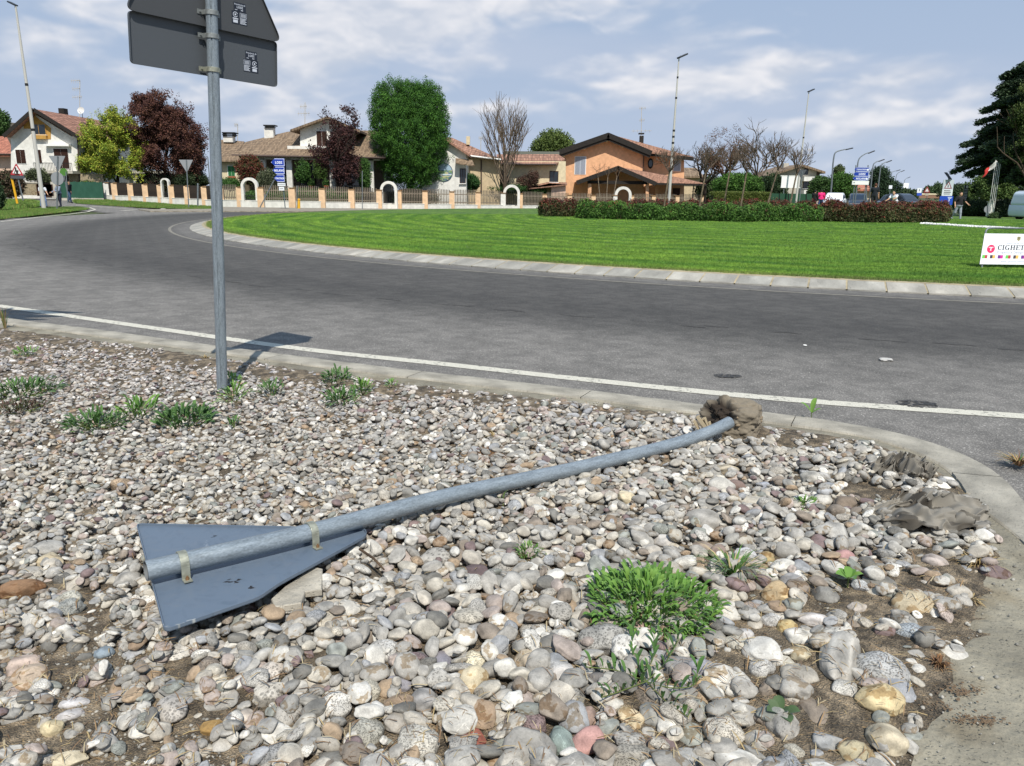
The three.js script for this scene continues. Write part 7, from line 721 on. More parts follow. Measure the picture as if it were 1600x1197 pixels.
armLamp('smaller distant curved arm lamp, next one down the road', D(1396, 316, 165), D(1400, 277, 165), D(1409, 267.5, 165), 0.09);
armLamp('smallest and farthest curved arm lamp down the road', D(1412, 312, 210), D(1413, 284, 210), D(1419, 277.5, 210), 0.09);
{ const p = D(1388, 318, 120); const o = thing('road_sign', 'small white road sign on a pole beyond the standing person', 'road sign', p); mesh('pole', tube([V(0, -0.2, 0), V(0, 2.2, 0)], 0.05, 6), steel, o); mesh('sign_face', rbox(0.5, 0.5, 0.04, 0.02, 0, 2.4, 0.06), std(lin(0xe6e9ee), 0.6), o); }

// canvas faces
const face = (w, h, draw) => std(null, 0.55, { map: canvasTex(w, h, draw) });
const arrowPanel = (txt, blue, size, small) => (c, w, h) => { c.fillStyle = blue ? '#10389c' : '#eceee9'; c.fillRect(0, 0, w, h); c.strokeStyle = blue ? '#e4e9f4' : '#c9ccc8'; c.lineWidth = h * 0.06; c.strokeRect(h * 0.06, h * 0.07, w - h * 0.12, h * 0.86); c.fillStyle = blue ? '#f2f5fb' : '#20242a'; c.font = `bold ${Math.round(h * size)}px sans-serif`; c.textBaseline = 'middle'; c.textAlign = 'center'; c.fillText(txt, w * 0.56, h * 0.53); if (small) { c.fillStyle = '#eef1f6'; c.fillRect(w * 0.84, h * 0.4, w * 0.11, h * 0.4); } if (!blue) { c.beginPath(); c.moveTo(w * 0.06, h * 0.5); c.lineTo(w * 0.13, h * 0.3); c.lineTo(w * 0.13, h * 0.7); c.fill(); c.fillRect(w * 0.12, h * 0.45, w * 0.06, h * 0.1); } };
// arrow shaped board pointing left: outline with uv over its box
function arrowBoard(o, name, x0, x1, y0, y1, d, mat, tip = 0.5) { const a = D(x0, y1, d), b = D(x1, y0, d), h = b.y - a.y, t = h * tip; const s = new THREE.Shape(); s.moveTo(a.x, a.y + h / 2); s.lineTo(a.x + t, a.y + h); s.lineTo(b.x, b.y); s.lineTo(b.x, a.y); s.lineTo(a.x + t, a.y); s.closePath(); const g = new THREE.ExtrudeGeometry(s, { depth: 0.04, bevelEnabled: false }); const p = g.attributes.position, u = g.attributes.uv; for (let i = 0; i < p.count; i++) u.setXY(i, (p.getX(i) - a.x) / (b.x - a.x), (p.getY(i) - a.y) / h); g.translate(0, 0, -d); return pt(o, name, g, mat); }
function flatBoard(o, name, x0, x1, y0, y1, d, mat, parent) { const a = D(x0, y1, d), b = D(x1, y0, d); const g = new THREE.BoxGeometry(b.x - a.x, b.y - a.y, 0.04); g.translate((a.x + b.x) / 2, (a.y + b.y) / 2, -d); return pt(o, name, g, mat, parent || o); }
const poleAt = (o, name, x0, y0, x1, y1, d, r, mat = steel) => pt(o, name, tube([D(x0, y0, d), D(x1, y1, d)], r, 8), mat);
{ const d = 66, o = root('direction_sign', 'stacked blue arrow direction sign on a leaning pole before the villa', 'direction sign', D(444, 324, d)); arrowBoard(o, 'arrow_panel', 424, 444.3, 247.5, 259.8, d, face(256, 128, arrowPanel('LODI', 1, 0.46))); arrowBoard(o, 'arrow_panel', 426.3, 444.3, 260.6, 271.8, d, face(256, 128, arrowPanel('MILANO', 1, 0.42))); arrowBoard(o, 'arrow_panel', 428.5, 444.3, 272.6, 284.2, d, face(256, 128, arrowPanel('PIACENZA', 1, 0.34))); flatBoard(o, 'white_panel', 434, 445.8, 286, 290.6, d, face(256, 96, (c, w, h) => { c.fillStyle = '#dfe3e2'; c.fillRect(0, 0, w, h); c.fillStyle = '#6b7378'; for (let i = 0; i < 7; i++) c.fillRect(20 + i * 32, 34, 22, 26); })); flatBoard(o, 'white_panel', 436, 444, 292, 297.6, d, face(128, 96, (c, w, h) => { c.fillStyle = '#e2e5e4'; c.fillRect(0, 0, w, h); c.fillStyle = '#5d666c'; for (let i = 0; i < 4; i++) c.fillRect(22 + i * 22, 36, 15, 26); })); poleAt(o, 'pole', 445.5, 324.5, 439, 248, d + 0.12, 0.045); poleAt(o, 'brace', 406, 324.5, 428.5, 281, d + 0.3, 0.045); poleAt(o, 'short_pole', 414, 324.5, 413, 303, d + 0.3, 0.03); }
{ const d = 60, o = root('direction_sign', 'large blue and white direction sign stack on posts by the distant road', 'direction sign', D(1345, 322, d)); arrowBoard(o, 'arrow_panel', 1334.5, 1358.5, 261.5, 267.6, d, face(320, 96, arrowPanel('TANGENZIALE', 1, 0.42, 1))); arrowBoard(o, 'arrow_panel', 1333, 1357.7, 268.4, 275.4, d, face(320, 96, arrowPanel('LODI', 1, 0.62))); arrowBoard(o, 'arrow_panel', 1332, 1357, 276, 281.8, d, face(320, 96, arrowPanel('MILANO', 1, 0.6, 1))); flatBoard(o, 'white_panel', 1331, 1358, 282.6, 288.6, d, face(320, 96, arrowPanel('', 0, 0.4))); for (const [x, X] of [[1332.5, 1337.5], [1335.2, 1340], [1349, 1353.5], [1352.6, 1356.5]]) poleAt(o, 'pole', x, 322, X, x === 1335.2 || x === 1349 ? 282 : 258, d + 0.15, 0.04); }
{ const d = 54, o = root('warning_board', 'tall roadside board with red triangle above a blue panel', 'road sign', D(1479, 336, d)); const lean = (x, y) => x + (345 - y) * 0.02; flatBoard(o, 'warning_panel', 1471, 1491, 281, 306, d, face(256, 320, (c, w, h) => { c.fillStyle = '#b9c2c6'; c.fillRect(0, 0, w, h); c.fillStyle = '#d5dadb'; c.fillRect(0, h * 0.6, w, h * 0.4); c.fillStyle = '#7a1f28'; c.beginPath(); c.moveTo(w * 0.5, h * 0.06); c.lineTo(w * 0.88, h * 0.55); c.lineTo(w * 0.12, h * 0.55); c.fill(); c.fillStyle = '#cdd3d4'; c.beginPath(); c.moveTo(w * 0.5, h * 0.17); c.lineTo(w * 0.76, h * 0.5); c.lineTo(w * 0.24, h * 0.5); c.fill(); c.fillStyle = '#2b2d30'; c.fillRect(w * 0.44, h * 0.27, w * 0.05, h * 0.2); c.fillRect(w * 0.52, h * 0.32, w * 0.05, h * 0.15); for (let i = 0; i < 3; i++) c.fillRect(w * 0.16, h * (0.66 + i * 0.1), w * (0.62 + (i % 2) * 0.06), h * 0.045); })); flatBoard(o, 'blue_panel', 1467, 1489.5, 306.6, 320, d, face(256, 160, (c, w, h) => { c.fillStyle = '#1546ae'; c.fillRect(0, 0, w, h); c.fillStyle = '#e4eaf6'; c.fillRect(w * 0.7, h * 0.4, w * 0.03, h * 0.6); c.beginPath(); c.moveTo(w * 0.715, h * 0.3); c.lineTo(w * 0.77, h * 0.48); c.lineTo(w * 0.66, h * 0.48); c.fill(); c.fillRect(w * 0.06, h * 0.66, w * 0.2, h * 0.07); c.fillRect(w * 0.06, h * 0.8, w * 0.32, h * 0.07); c.fillRect(w * 0.58, h * 0.1, w * 0.34, h * 0.06); c.fillRect(w * 0.62, h * 0.22, w * 0.24, h * 0.06); })); poleAt(o, 'pole', 1482, 337, 1482.5, 276, d + 0.08, 0.045); { const a = D(1480.5, 275, d); const g = new THREE.BoxGeometry(0.42, 0.60, 0.04); g.rotateX(-0.7); g.rotateY(0.7); g.translate(a.x + 0.05, a.y, a.z); pt(o, 'solar_panel', g, std(lin(0x1e242c), 0.25)); } }
{ const d = 95, o = root('road_sign', 'small white and blue road sign far down the road', 'road sign', D(1436, 314, d)); flatBoard(o, 'white_panel', 1432.5, 1440.5, 294, 301.3, d, face(128, 128, (c, w, h) => { c.fillStyle = '#e8ebea'; c.fillRect(0, 0, w, h); c.fillStyle = '#4d5458'; c.fillRect(54, 26, 22, 60); })); flatBoard(o, 'blue_panel', 1432.5, 1440.5, 301.6, 305.6, d, std(lin(0x2a50b4), 0.6)); poleAt(o, 'pole', 1436, 315, 1436.5, 294, d + 0.08, 0.04); }
{ const d = 95, o = root('road_sign', 'small red triangle road sign far down the road', 'road sign', D(1448, 314, d)); const a = D(1448.5, 296, d); const s = new THREE.Shape(roundPoly([[-0.42, -0.36], [0.42, -0.36], [0, 0.37]], 0.06).map(q => new THREE.Vector2(...q))); const g = new THREE.ExtrudeGeometry(s, { depth: 0.03, bevelEnabled: false }); g.translate(a.x, a.y, a.z); pt(o, 'triangle_plate', g, std(lin(0x8c3a38), 0.6)); const s2 = new THREE.Shape([[-0.22, -0.25], [0.22, -0.25], [0, 0.14]].map(q => new THREE.Vector2(...q))); const g2 = new THREE.ExtrudeGeometry(s2, { depth: 0.03, bevelEnabled: false }); g2.translate(a.x, a.y, a.z + 0.005); pt(o, 'white_centre', g2, std(lin(0xd8d4cc), 0.6)); flatBoard(o, 'lower_panel', 1445.5, 1451, 302, 305.5, d, std(lin(0xb0a493), 0.7)); poleAt(o, 'pole', 1448.5, 315, 1448.5, 296, d + 0.06, 0.04); }
{ const d = 64, o = root('information_board', 'dark board with white lines behind the man in black', 'board', D(1509, 330, d)); flatBoard(o, 'board_panel', 1504, 1514, 289, 313, d, face(128, 256, (c, w, h) => { c.fillStyle = '#2c3034'; c.fillRect(0, 0, w, h); c.fillStyle = '#f4f6f6'; c.fillRect(50, 8, 66, 46); for (let i = 0; i < 7; i++) { c.fillStyle = '#c9cdce'; c.fillRect(14, 70 + i * 26, 100, 12); } })); poleAt(o, 'pole', 1509, 331, 1509, 300, d + 0.06, 0.05); }
{ const d = 76, o = root('billboard', 'blank white board on two posts behind the bare young trees', 'billboard', D(1234, 322, d)); flatBoard(o, 'board', 1220, 1250.5, 274.5, 293.5, d, std(lin(0xf0efec), 0.7)); poleAt(o, 'post', 1223, 322, 1225, 293, d + 0.1, 0.05); poleAt(o, 'post', 1237, 322, 1239, 293, d + 0.1, 0.05); pt(o, 'frame_rail', rectGeo(1220, 274.5, 1250.5, 275.3, d - 0.03, 0.1), M_.whitePaint); pt(o, 'frame_rail', rectGeo(1220, 292.7, 1250.5, 293.5, d - 0.03, 0.1), M_.whitePaint); }
{ const d = 72, o = root('traffic_sign', 'grey back of a road sign on a pole right of the white board', 'traffic sign', D(1248, 322, d)); const a = D(1252, 272, d); const s = new THREE.Shape(roundPoly([[-0.45, 0.38], [0.45, 0.38], [0, -0.4]], 0.05).map(q => new THREE.Vector2(...q))); const g = new THREE.ExtrudeGeometry(s, { depth: 0.02, bevelEnabled: false }); g.translate(a.x, a.y, a.z); pt(o, 'triangle_plate', g, signBack); poleAt(o, 'pole', 1248.5, 322, 1253.5, 268, d - 0.05, 0.045); }
const discPlate = (o, px, py, d, R, mat) => { const a = D(px, py, d); const g = new THREE.CylinderGeometry(R, R, 0.025, 28); g.rotateX(Math.PI / 2); g.translate(a.x, a.y, a.z); return pt(o, 'round_plate', g, mat); };
const greyBack = std(lin(0x8d9092), 0.6);
{ const d = 55, o = root('traffic_sign', 'grey triangle above round sign backs on the pole among the people', 'traffic sign', D(89, 326, d)); const k = mppH(d), a = D(90, 252, d); const s = new THREE.Shape(roundPoly([[-13 * k, 8 * k], [13 * k, 8 * k], [0, -15 * k]], 0.06).map(q => new THREE.Vector2(...q))); const g = new THREE.ExtrudeGeometry(s, { depth: 0.02, bevelEnabled: false }); g.translate(a.x, a.y, a.z); pt(o, 'triangle_plate', g, greyBack); discPlate(o, 89.5, 279, d, 10 * k, greyBack); poleAt(o, 'pole', 89, 326, 90, 244, d - 0.06, 0.045); }
{ const d = 58, o = root('traffic_sign', 'green round sign half hidden behind the round grey sign back', 'traffic sign', D(103, 322, d)); const k = mppH(d); const g = discPlate(o, 99.5, 269, d, 6 * k, std(lin(0x4a7a2e), 0.6)); poleAt(o, 'pole', 106, 318, 103, 268, d - 0.05, 0.035); poleAt(o, 'small_pole', 104, 296, 100, 274, d - 0.05, 0.03); }
{ const d = 64, o = root('traffic_sign', 'grey triangle sign back standing alone before the dark red tree', 'traffic sign', D(295, 325, d)); const k = mppH(d), a = D(291, 257, d); const s = new THREE.Shape(roundPoly([[-11 * k, 7 * k], [11 * k, 7 * k], [0, -12.5 * k]], 0.06).map(q => new THREE.Vector2(...q))); const g = new THREE.ExtrudeGeometry(s, { depth: 0.02, bevelEnabled: false }); g.translate(a.x, a.y, a.z); pt(o, 'triangle_plate', g, greyBack); poleAt(o, 'pole', 295, 326, 291, 250, d - 0.06, 0.045); }
{ const d = 66, o = root('traffic_sign', 'thin leaning sign seen edge on just left of the signpost', 'traffic sign', D(331, 320, d)); poleAt(o, 'pole', 331, 322, 324.5, 245, d, 0.045); const a = D(328, 266, d); const g = new THREE.BoxGeometry(0.2, 1.3, 0.04); g.rotateZ(0.08); g.rotateY(0.8); g.translate(a.x + 0.15, a.y, a.z - 0.1); pt(o, 'sign_plate', g, signBack); }
for (const [x, y0, y1, l] of [[309, 288, 321, 'short grey bollard post before the pillared fence at left'], [566, 268, 329, 'thin bare post before the picket fence left of the arch'], [464, 291, 325, 'thin grey post beside the small yellow marker']]) { const d = x === 566 ? 70 : 68, o = root('post', l, 'post', D(x, y1, d)); poleAt(o, 'pole', x, y1 + 2, x, y0, d, x === 309 ? 0.07 : 0.035); pt(o, 'pole_cap', (() => { const p = D(x, y0, d); const g = new THREE.SphereGeometry(x === 309 ? 0.075 : 0.04, 10, 8); g.translate(p.x, p.y, p.z); return g; })(), steel); }
{ const d = 67, o = root('marker', 'small yellow gas marker post before the picket fence', 'marker post', D(467, 326, d)); pt(o, 'post', tube([D(467, 327, d), D(467, 313, d)], [0.13, 0.11], 10), std(lin(0xd9a520), 0.7)); pt(o, 'cap', (() => { const p = D(467, 312.6, d); const g = new THREE.SphereGeometry(0.13, 12, 8, 0, 6.3, 0, 1.6); g.translate(p.x, p.y, p.z); return g; })(), std(lin(0xc7951a), 0.7)); }
{ const d = 58, o = root('roadworks_sign', 'red bordered roadworks triangle sign with yellow leg at far left', 'road sign', D(30, 318, d)); const k = mppH(d), a = D(26, 266, d); const S = 10.5 * k; const tri = (q, z, mat, name, par) => { const s = new THREE.Shape(roundPoly([[-S * q, -S * 0.72 * q - (1 - q) * S * 0.02], [S * q, -S * 0.72 * q - (1 - q) * S * 0.02], [0, S * 1.02 * q]], 0.09 * q).map(p => new THREE.Vector2(...p))); const g = new THREE.ExtrudeGeometry(s, { depth: 0.02, bevelEnabled: false }); g.rotateZ(-0.06); g.translate(a.x, a.y, a.z + z); return pt(o, name, g, mat, par || o); }; const b = tri(1, 0, std(lin(0xb0303a), 0.6), 'triangle_plate'); tri(0.66, 0.008, std(lin(0xe9e7e2), 0.6), 'white_centre', b);
  { const l = [box(0.09 * 1.2, 0.3, 0.02, a.x - 0.02, a.y - 0.05, a.z + 0.04, 0, 0, 0.25), box(0.08, 0.26, 0.02, a.x + 0.07, a.y - 0.12, a.z + 0.042, 0, 0, -0.3), box(0.32, 0.05, 0.02, a.x, a.y - 0.27, a.z + 0.041), new THREE.SphereGeometry(0.06, 8, 6).translate(a.x - 0.05, a.y + 0.15, a.z + 0.04), box(0.03, 0.3, 0.02, a.x - 0.13, a.y - 0.1, a.z + 0.043, 0, 0, -0.5)]; pt(o, 'digging_figure', merge(l), M_.dark, b); } poleAt(o, 'pole', 36, 313, 27, 274, d + 0.08, 0.05); poleAt(o, 'yellow_leg', 27, 318, 18.5, 279, d + 0.1, 0.08, std(lin(0xe0a818), 0.7)); flatBoard(o, 'lower_panel', 17, 38, 274.5, 279, d - 0.02, std(lin(0x4a4e54), 0.6)); }
// leaning flagpoles with one flag
{ const d = 57; [[0, 1544.5, 333, 1556, 250], [1, 1547.3, 333, 1558.6, 252], [2, 1550, 333, 1561, 254], [3, 1552.6, 333, 1563.2, 256]].forEach(([i, x0, y0, x1, y1]) => { const o = root('flagpole', ['leaning flagpole carrying the red and white flag', 'second leaning flagpole from the one with the flag', 'third leaning flagpole from the one with the flag', 'rightmost of the four leaning flagpoles before the cedar'][i], 'flagpole', D(x0, y0, d + i * 0.1), 'leaning flagpoles before the cedar'); poleAt(o, 'pole', x0, y0, x1, y1, d + i * 0.1, 0.02, std(lin(0xc9c9c4), 0.5)); if (!i) { const a = D(1557, 251, d), pos = [], idx = [], n = 16, m = 10; const flag = (u0, u1, mat, nm) => { const P = [], I = []; for (let j = 0; j <= m; j++) for (let q = 0; q <= n; q++) { const u = lerp(u0, u1, q / n), v = j / m; const x = -1.0 * u * 0.78 + Math.sin(v * 5) * 0.05, y = -u * 0.72 - v * 0.42 + 0.06 * Math.sin(u * 9 + v * 3), z = 0.10 * Math.sin(u * 8 + v * 2); P.push(a.x + x, a.y + y, a.z + z); if (j && q) { const k = j * (n + 1) + q; I.push(k, k - 1, k - n - 1, k - 1, k - n - 2, k - n - 1); } } const g = new THREE.BufferGeometry(); g.setAttribute('position', new THREE.Float32BufferAttribute(P, 3)); g.setIndex(I); g.computeVertexNormals(); pt(o, nm, g, mat); }; flag(0, 0.5, std(lin(0xd8d6d0), 0.9, { side: THREE.DoubleSide }), 'white_flag_band'); flag(0.5, 1, std(lin(0xc23a36), 0.9, { side: THREE.DoubleSide }), 'red_flag_band'); } }); }
{ const d = 55, o = root('traffic_sign', 'grey round sign back on a short post beside the flagpoles', 'traffic sign', D(1543.5, 345, d)); discPlate(o, 1543, 327, d, 0.24, greyBack); poleAt(o, 'pole', 1543.5, 347, 1543.5, 320, d - 0.05, 0.03); }
{ const d = 57.6, o = root('gate_pier', 'white sloped masonry pier at the foot of the flagpoles', 'pier', D(1549, 338, d)); pt(o, 'pier', wallGeo([[1545, 338], [1549, 316], [1553.5, 316], [1552, 338]], d, 0.4), M_.white); pt(o, 'pier_cap', rectGeo(1548, 315, 1554.5, 316.2, d - 0.05, 0.5), M_.grey); const w = root('garden_wall', 'beige wall top running right from the white sloped pier', 'wall', D(1575, 316, 62)); pt(w, 'masonry', rectGeo(1553, 313.5, 1600, 340, 62, 0.3), std(lin(0x6a6354), 0.95)); pt(w, 'coping', rectGeo(1552, 311.6, 1600, 313.6, 61.95, 0.4), M_.cream); }
shrub('shrub', 'dark green hedge in shade behind the man in black', 1530, 326, 60, 22, 60, 2600, 0.26, [[0.02, 0.04, 0.012], [0.03, 0.055, 0.016]], 281);
shrub('shrub', 'round low green bush below the flagpoles', 1552, 340, 16, 12, 54, 700, 0.16, [[0.03, 0.06, 0.014], [0.045, 0.08, 0.02]], 282);
shrub('shrub', 'dark hedge between the flagpoles and the pale van', 1566, 328, 26, 28, 58, 1500, 0.24, [[0.018, 0.035, 0.012], [0.026, 0.045, 0.014]], 283);
shrub('shrub', 'green shrubs on the bank right of the tall warning board', 1500, 318, 22, 18, 68, 900, 0.26, [[0.05, 0.09, 0.02], [0.07, 0.12, 0.03]], 284);
// distant white house and other far buildings
{ const d = 118, o = root('house', 'distant white house with balconies behind the white board', 'house', D(1262, 318, d)); pt(o, 'wall', wallGeo([[1213, 330], [1213, 271], [1254, 259], [1262, 259], [1281, 266], [1281, 330]], d, 10), M_.grey); const r = pt(o, 'roof', roofGeo([D(1200, 274, d - 1), D(1254, 256.5, d - 1), D(1254, 256.5, d - 1).setZ(-d - 11), D(1200, 274, d - 1).setZ(-d - 11)], 0.3), M_.roofBrown); pt(o, 'roof', roofGeo([D(1254, 256.5, d - 1), D(1290, 268, d - 1), D(1290, 268, d - 1).setZ(-d - 11), D(1254, 256.5, d - 1).setZ(-d - 11)], 0.3), M_.roofBrown); pt(o, 'chimney', rectGeo(1224, 255, 1233, 266, d + 4, 1), M_.grey, r); for (const [a, b, c, e] of [[1256, 264, 1263, 273], [1255, 284, 1264, 294]]) windowAt(o, a, b, c, e, d, 'window', M_.wood); for (const y of [276, 297]) pt(o, 'balcony', rectGeo(1256, y, 1273, y + 7, d - 1.4, 1.4), M_.white); pt(o, 'recess', rectGeo(1273, 268, 1281, 300, d - 0.05, 0.1), M_.pipe); }
antenna('thin antenna over the distant white house', 1264, 232, 258, 122, [[0.9, 0.8], [0.6, 1.0]], 11);
{ const d = 150, o = root('house', 'small far house roof under the direction sign', 'house', D(1345, 318, d)); pt(o, 'wall', wallGeo([[1332, 325], [1332, 294], [1362, 294], [1362, 325]], d, 8), M_.beige); pt(o, 'roof', roofGeo([...px3([[1328, 296, d - 1], [1366, 296, d - 1]]), D(1356, 289, d + 4), D(1336, 288, d + 4)], 0.3), M_.roofFar); }
{ const d = 140, o = root('house', 'far house with brown roof behind the young bare trees', 'house', D(1190, 318, d)); pt(o, 'wall', wallGeo([[1170, 325], [1170, 284], [1205, 284], [1205, 325]], d, 8), M_.beige); pt(o, 'roof', roofGeo([...px3([[1162, 286, d - 1], [1212, 286, d - 1]]), D(1200, 273, d + 4), D(1172, 273, d + 4)], 0.3), M_.roofBrown); }
{ const d = 130, o = root('house', 'far house roof at the right corner of the orange house', 'house', D(1090, 318, d)); pt(o, 'wall', wallGeo([[1068, 325], [1068, 272], [1096, 272], [1096, 325]], d, 8), M_.beige); pt(o, 'roof', roofGeo([...px3([[1062, 275, d - 1], [1100, 275, d - 1]]), D(1088, 262, d + 4), D(1066, 262, d + 4)], 0.3), M_.roofBrown); }
{ const d = 170, o = root('building', 'low flat roofed far building at the end of the road', 'building', D(1410, 308, d)); pt(o, 'wall', wallGeo([[1396, 315], [1396, 293], [1418, 293], [1418, 315]], d, 8), M_.beige); pt(o, 'roof', rectGeo(1394, 290.5, 1420, 293, d - 0.5, 9), M_.grey); }
{ const d = 240, o = root('wall', 'long low reddish wall far down the road', 'wall', D(1455, 308, d)); pt(o, 'masonry', rectGeo(1424, 304, 1478, 309.5, d, 1), std(lin(0x8a6a54), 0.95)); pt(o, 'coping', rectGeo(1424, 302.5, 1478, 304, d - 0.1, 1.2), M_.cream); }
for (const [px, w, h, s, lbl, d] of [[1225, 60, 30, 291, 'dark trees behind the distant white house, left side', 135], [1340, 60, 18, 292, 'low trees behind the blue direction sign', 160], [1410, 40, 12, 293, 'low greenery left of the distant road', 130], [1500, 60, 22, 294, 'green trees beyond the warning board', 120], [1560, 70, 40, 295, 'green trees behind the cedar trunk', 95], [1110, 60, 34, 296, 'dark trees behind the orange house corner', 140], [1160, 70, 26, 297, 'trees far behind the clipped hedge', 150]]) shrub('far_wood', lbl, px, 312 - h / 2, w, h, d, 1300, d / 200, [[0.03, 0.06, 0.02], [0.05, 0.085, 0.026], [0.04, 0.07, 0.02]], s, { cat: 'trees', bump: 0.7 });

// ---------------------------------------------------------------- the advertising board on the lawn
{ const d = 16.4, b = D(1533, 428, d); b.y = lawnY(b.x, b.z); const o = thing('advertising_board', 'white advertising board with pink logo in a tilted steel frame on the lawn', 'sign', b); const T = D(1553.5, 358, d), k = 16.4 * 0.9708 / FOC; const lx = T.x - b.x; const h = T.y - b.y; const wd = 1.62; const lean = -0.28; const bar = [V(0, -0.1, 0), V(lx * 0.5, h * 0.5, lean * 0.5), V(lx * 0.92, h * 0.93, lean * 0.93), V(lx + 0.04, h, lean), V(lx + 0.16, h + 0.012, lean), V(lx + wd * 0.5, h + 0.012, lean), V(lx + wd - 0.16, h + 0.012, lean), V(lx + wd - 0.04, h, lean), V(wd + lx * 0.92, h * 0.93, lean * 0.93), V(wd + lx * 0.5, h * 0.5, lean * 0.5), V(wd, -0.1, 0)]; const c = new THREE.CatmullRomCurve3(bar, false, 'catmullrom', 0.1); mesh('frame', tube(c.getPoints(120), 0.019, 10), steel, o);
  const tex = canvasTex(1024, 456, (g, w, hh) => { g.fillStyle = '#e9ebee'; g.fillRect(0, 0, w, hh); g.fillStyle = '#e01f5c'; g.beginPath(); g.ellipse(0.125 * w, 0.50 * hh, 58, 62, 0, 0, 6.3); g.fill(); g.fillStyle = '#fff'; g.textAlign = 'center'; g.font = 'bold 70px serif'; g.fillText('T', 0.125 * w, 0.555 * hh); g.fillRect(0.085 * w, 0.44 * hh, 82, 5); g.fillStyle = '#20232e'; g.font = 'bold 100px serif'; g.textAlign = 'left'; g.fillText('CIGHETTI', 0.215 * w, 0.53 * hh); g.fillStyle = '#6d7084'; g.font = '50px sans-serif'; g.fillText('Progetto e Design', 0.215 * w, 0.645 * hh); g.font = '34px sans-serif'; g.textAlign = 'center'; g.fillText('Spazio verde curato da', 0.5 * w, 0.335 * hh); g.fillText('www.cighettiarredamenti.it', 0.5 * w, 0.925 * hh); const cs = ['#63c24c', '#b23a3a', '', '#3c3440', '#e6b25a', '', '#6a2380', '#c41f8e', '']; for (let i = 0; i < 27; i++) { const q = cs[i % 9]; if (q) { g.fillStyle = q; g.fillRect(18 + i * 38, 0.70 * hh, 38, 50); } } g.fillStyle = '#9a8f62'; g.beginPath(); g.moveTo(0.475 * w, 0.09 * hh); g.lineTo(0.525 * w, 0.09 * hh); g.lineTo(0.525 * w, 0.19 * hh); g.lineTo(0.5 * w, 0.245 * hh); g.lineTo(0.475 * w, 0.19 * hh); g.fill(); g.fillStyle = '#6d6a4a'; g.fillRect(0.488 * w, 0.11 * hh, 24, 32); });
  const P0 = D(1538, 414, d - 0.15), P1 = D(1547, 366, d); const bw = 1.47, bh = P0.distanceTo(V(P0.x, P1.y, P0.z - 0.19)); const g = new THREE.BoxGeometry(bw, bh, 0.012); g.translate(bw / 2, bh / 2, 0); const sh = (P1.x - P0.x) / bh; const pa = g.attributes.position; for (let i = 0; i < pa.count; i++) pa.setX(i, pa.getX(i) + pa.getY(i) * sh); g.rotateX(-0.27); g.translate(P0.x - b.x, P0.y - b.y, -0.02); mesh('board', g, [steel, steel, steel, steel, std(null, 0.5, { map: tex }), M_.whitePaint], o); }

// ---------------------------------------------------------------- people
function field(res, c, half, sdf) { const mc = new MarchingCubes(res, skinM, false, false, 60000); const hs = res / 2, f = mc.field; for (let z = 0; z < res; z++) for (let y = 0; y < res; y++) for (let x = 0; x < res; x++) f[z * res * res + y * res + x] = -sdf(c.x + half * (x - hs) / hs, c.y + half * (y - hs) / hs, c.z + half * (z - hs) / hs); mc.isolation = 0; mc.update(); const n = mc.count; const g = new THREE.BufferGeometry(); const pos = new Float32Array(mc.positionArray.subarray(0, n * 3)), nor = new Float32Array(mc.normalArray.subarray(0, n * 3)); for (let i = 0; i < n; i++) { pos[i * 3] = c.x + pos[i * 3] * half; pos[i * 3 + 1] = c.y + pos[i * 3 + 1] * half; pos[i * 3 + 2] = c.z + pos[i * 3 + 2] * half; } g.setAttribute('position', new THREE.BufferAttribute(pos, 3)); let q = BGU.mergeVertices(g, 1e-4); q.computeVertexNormals(); return q; }
const smin = (a, b, k) => { const h = clamp(0.5 + 0.5 * (b - a) / k); return lerp(b, a, h) - k * h * (1 - h); };
function bones(list, k, extra = 0) { const B = list.map(([a, b, r0, r1]) => { const d = b.clone().sub(a); return [a.x, a.y, a.z, d.x, d.y, d.z, d.lengthSq() || 1e-6, r0 + extra, r1 + extra]; }); return (x, y, z) => { let m = 1e3; for (const [ax, ay, az, dx, dy, dz, l, r0, r1] of B) { const px = x - ax, py = y - ay, pz = z - az, t = clamp((px * dx + py * dy + pz * dz) / l); const ex = px - dx * t, ey = py - dy * t, ez = pz - dz * t; m = smin(m, Math.sqrt(ex * ex + ey * ey + ez * ez) - lerp(r0, r1, t), k); } return m; }; }
const skinM = std(lin(0xc79a7c), 0.7);
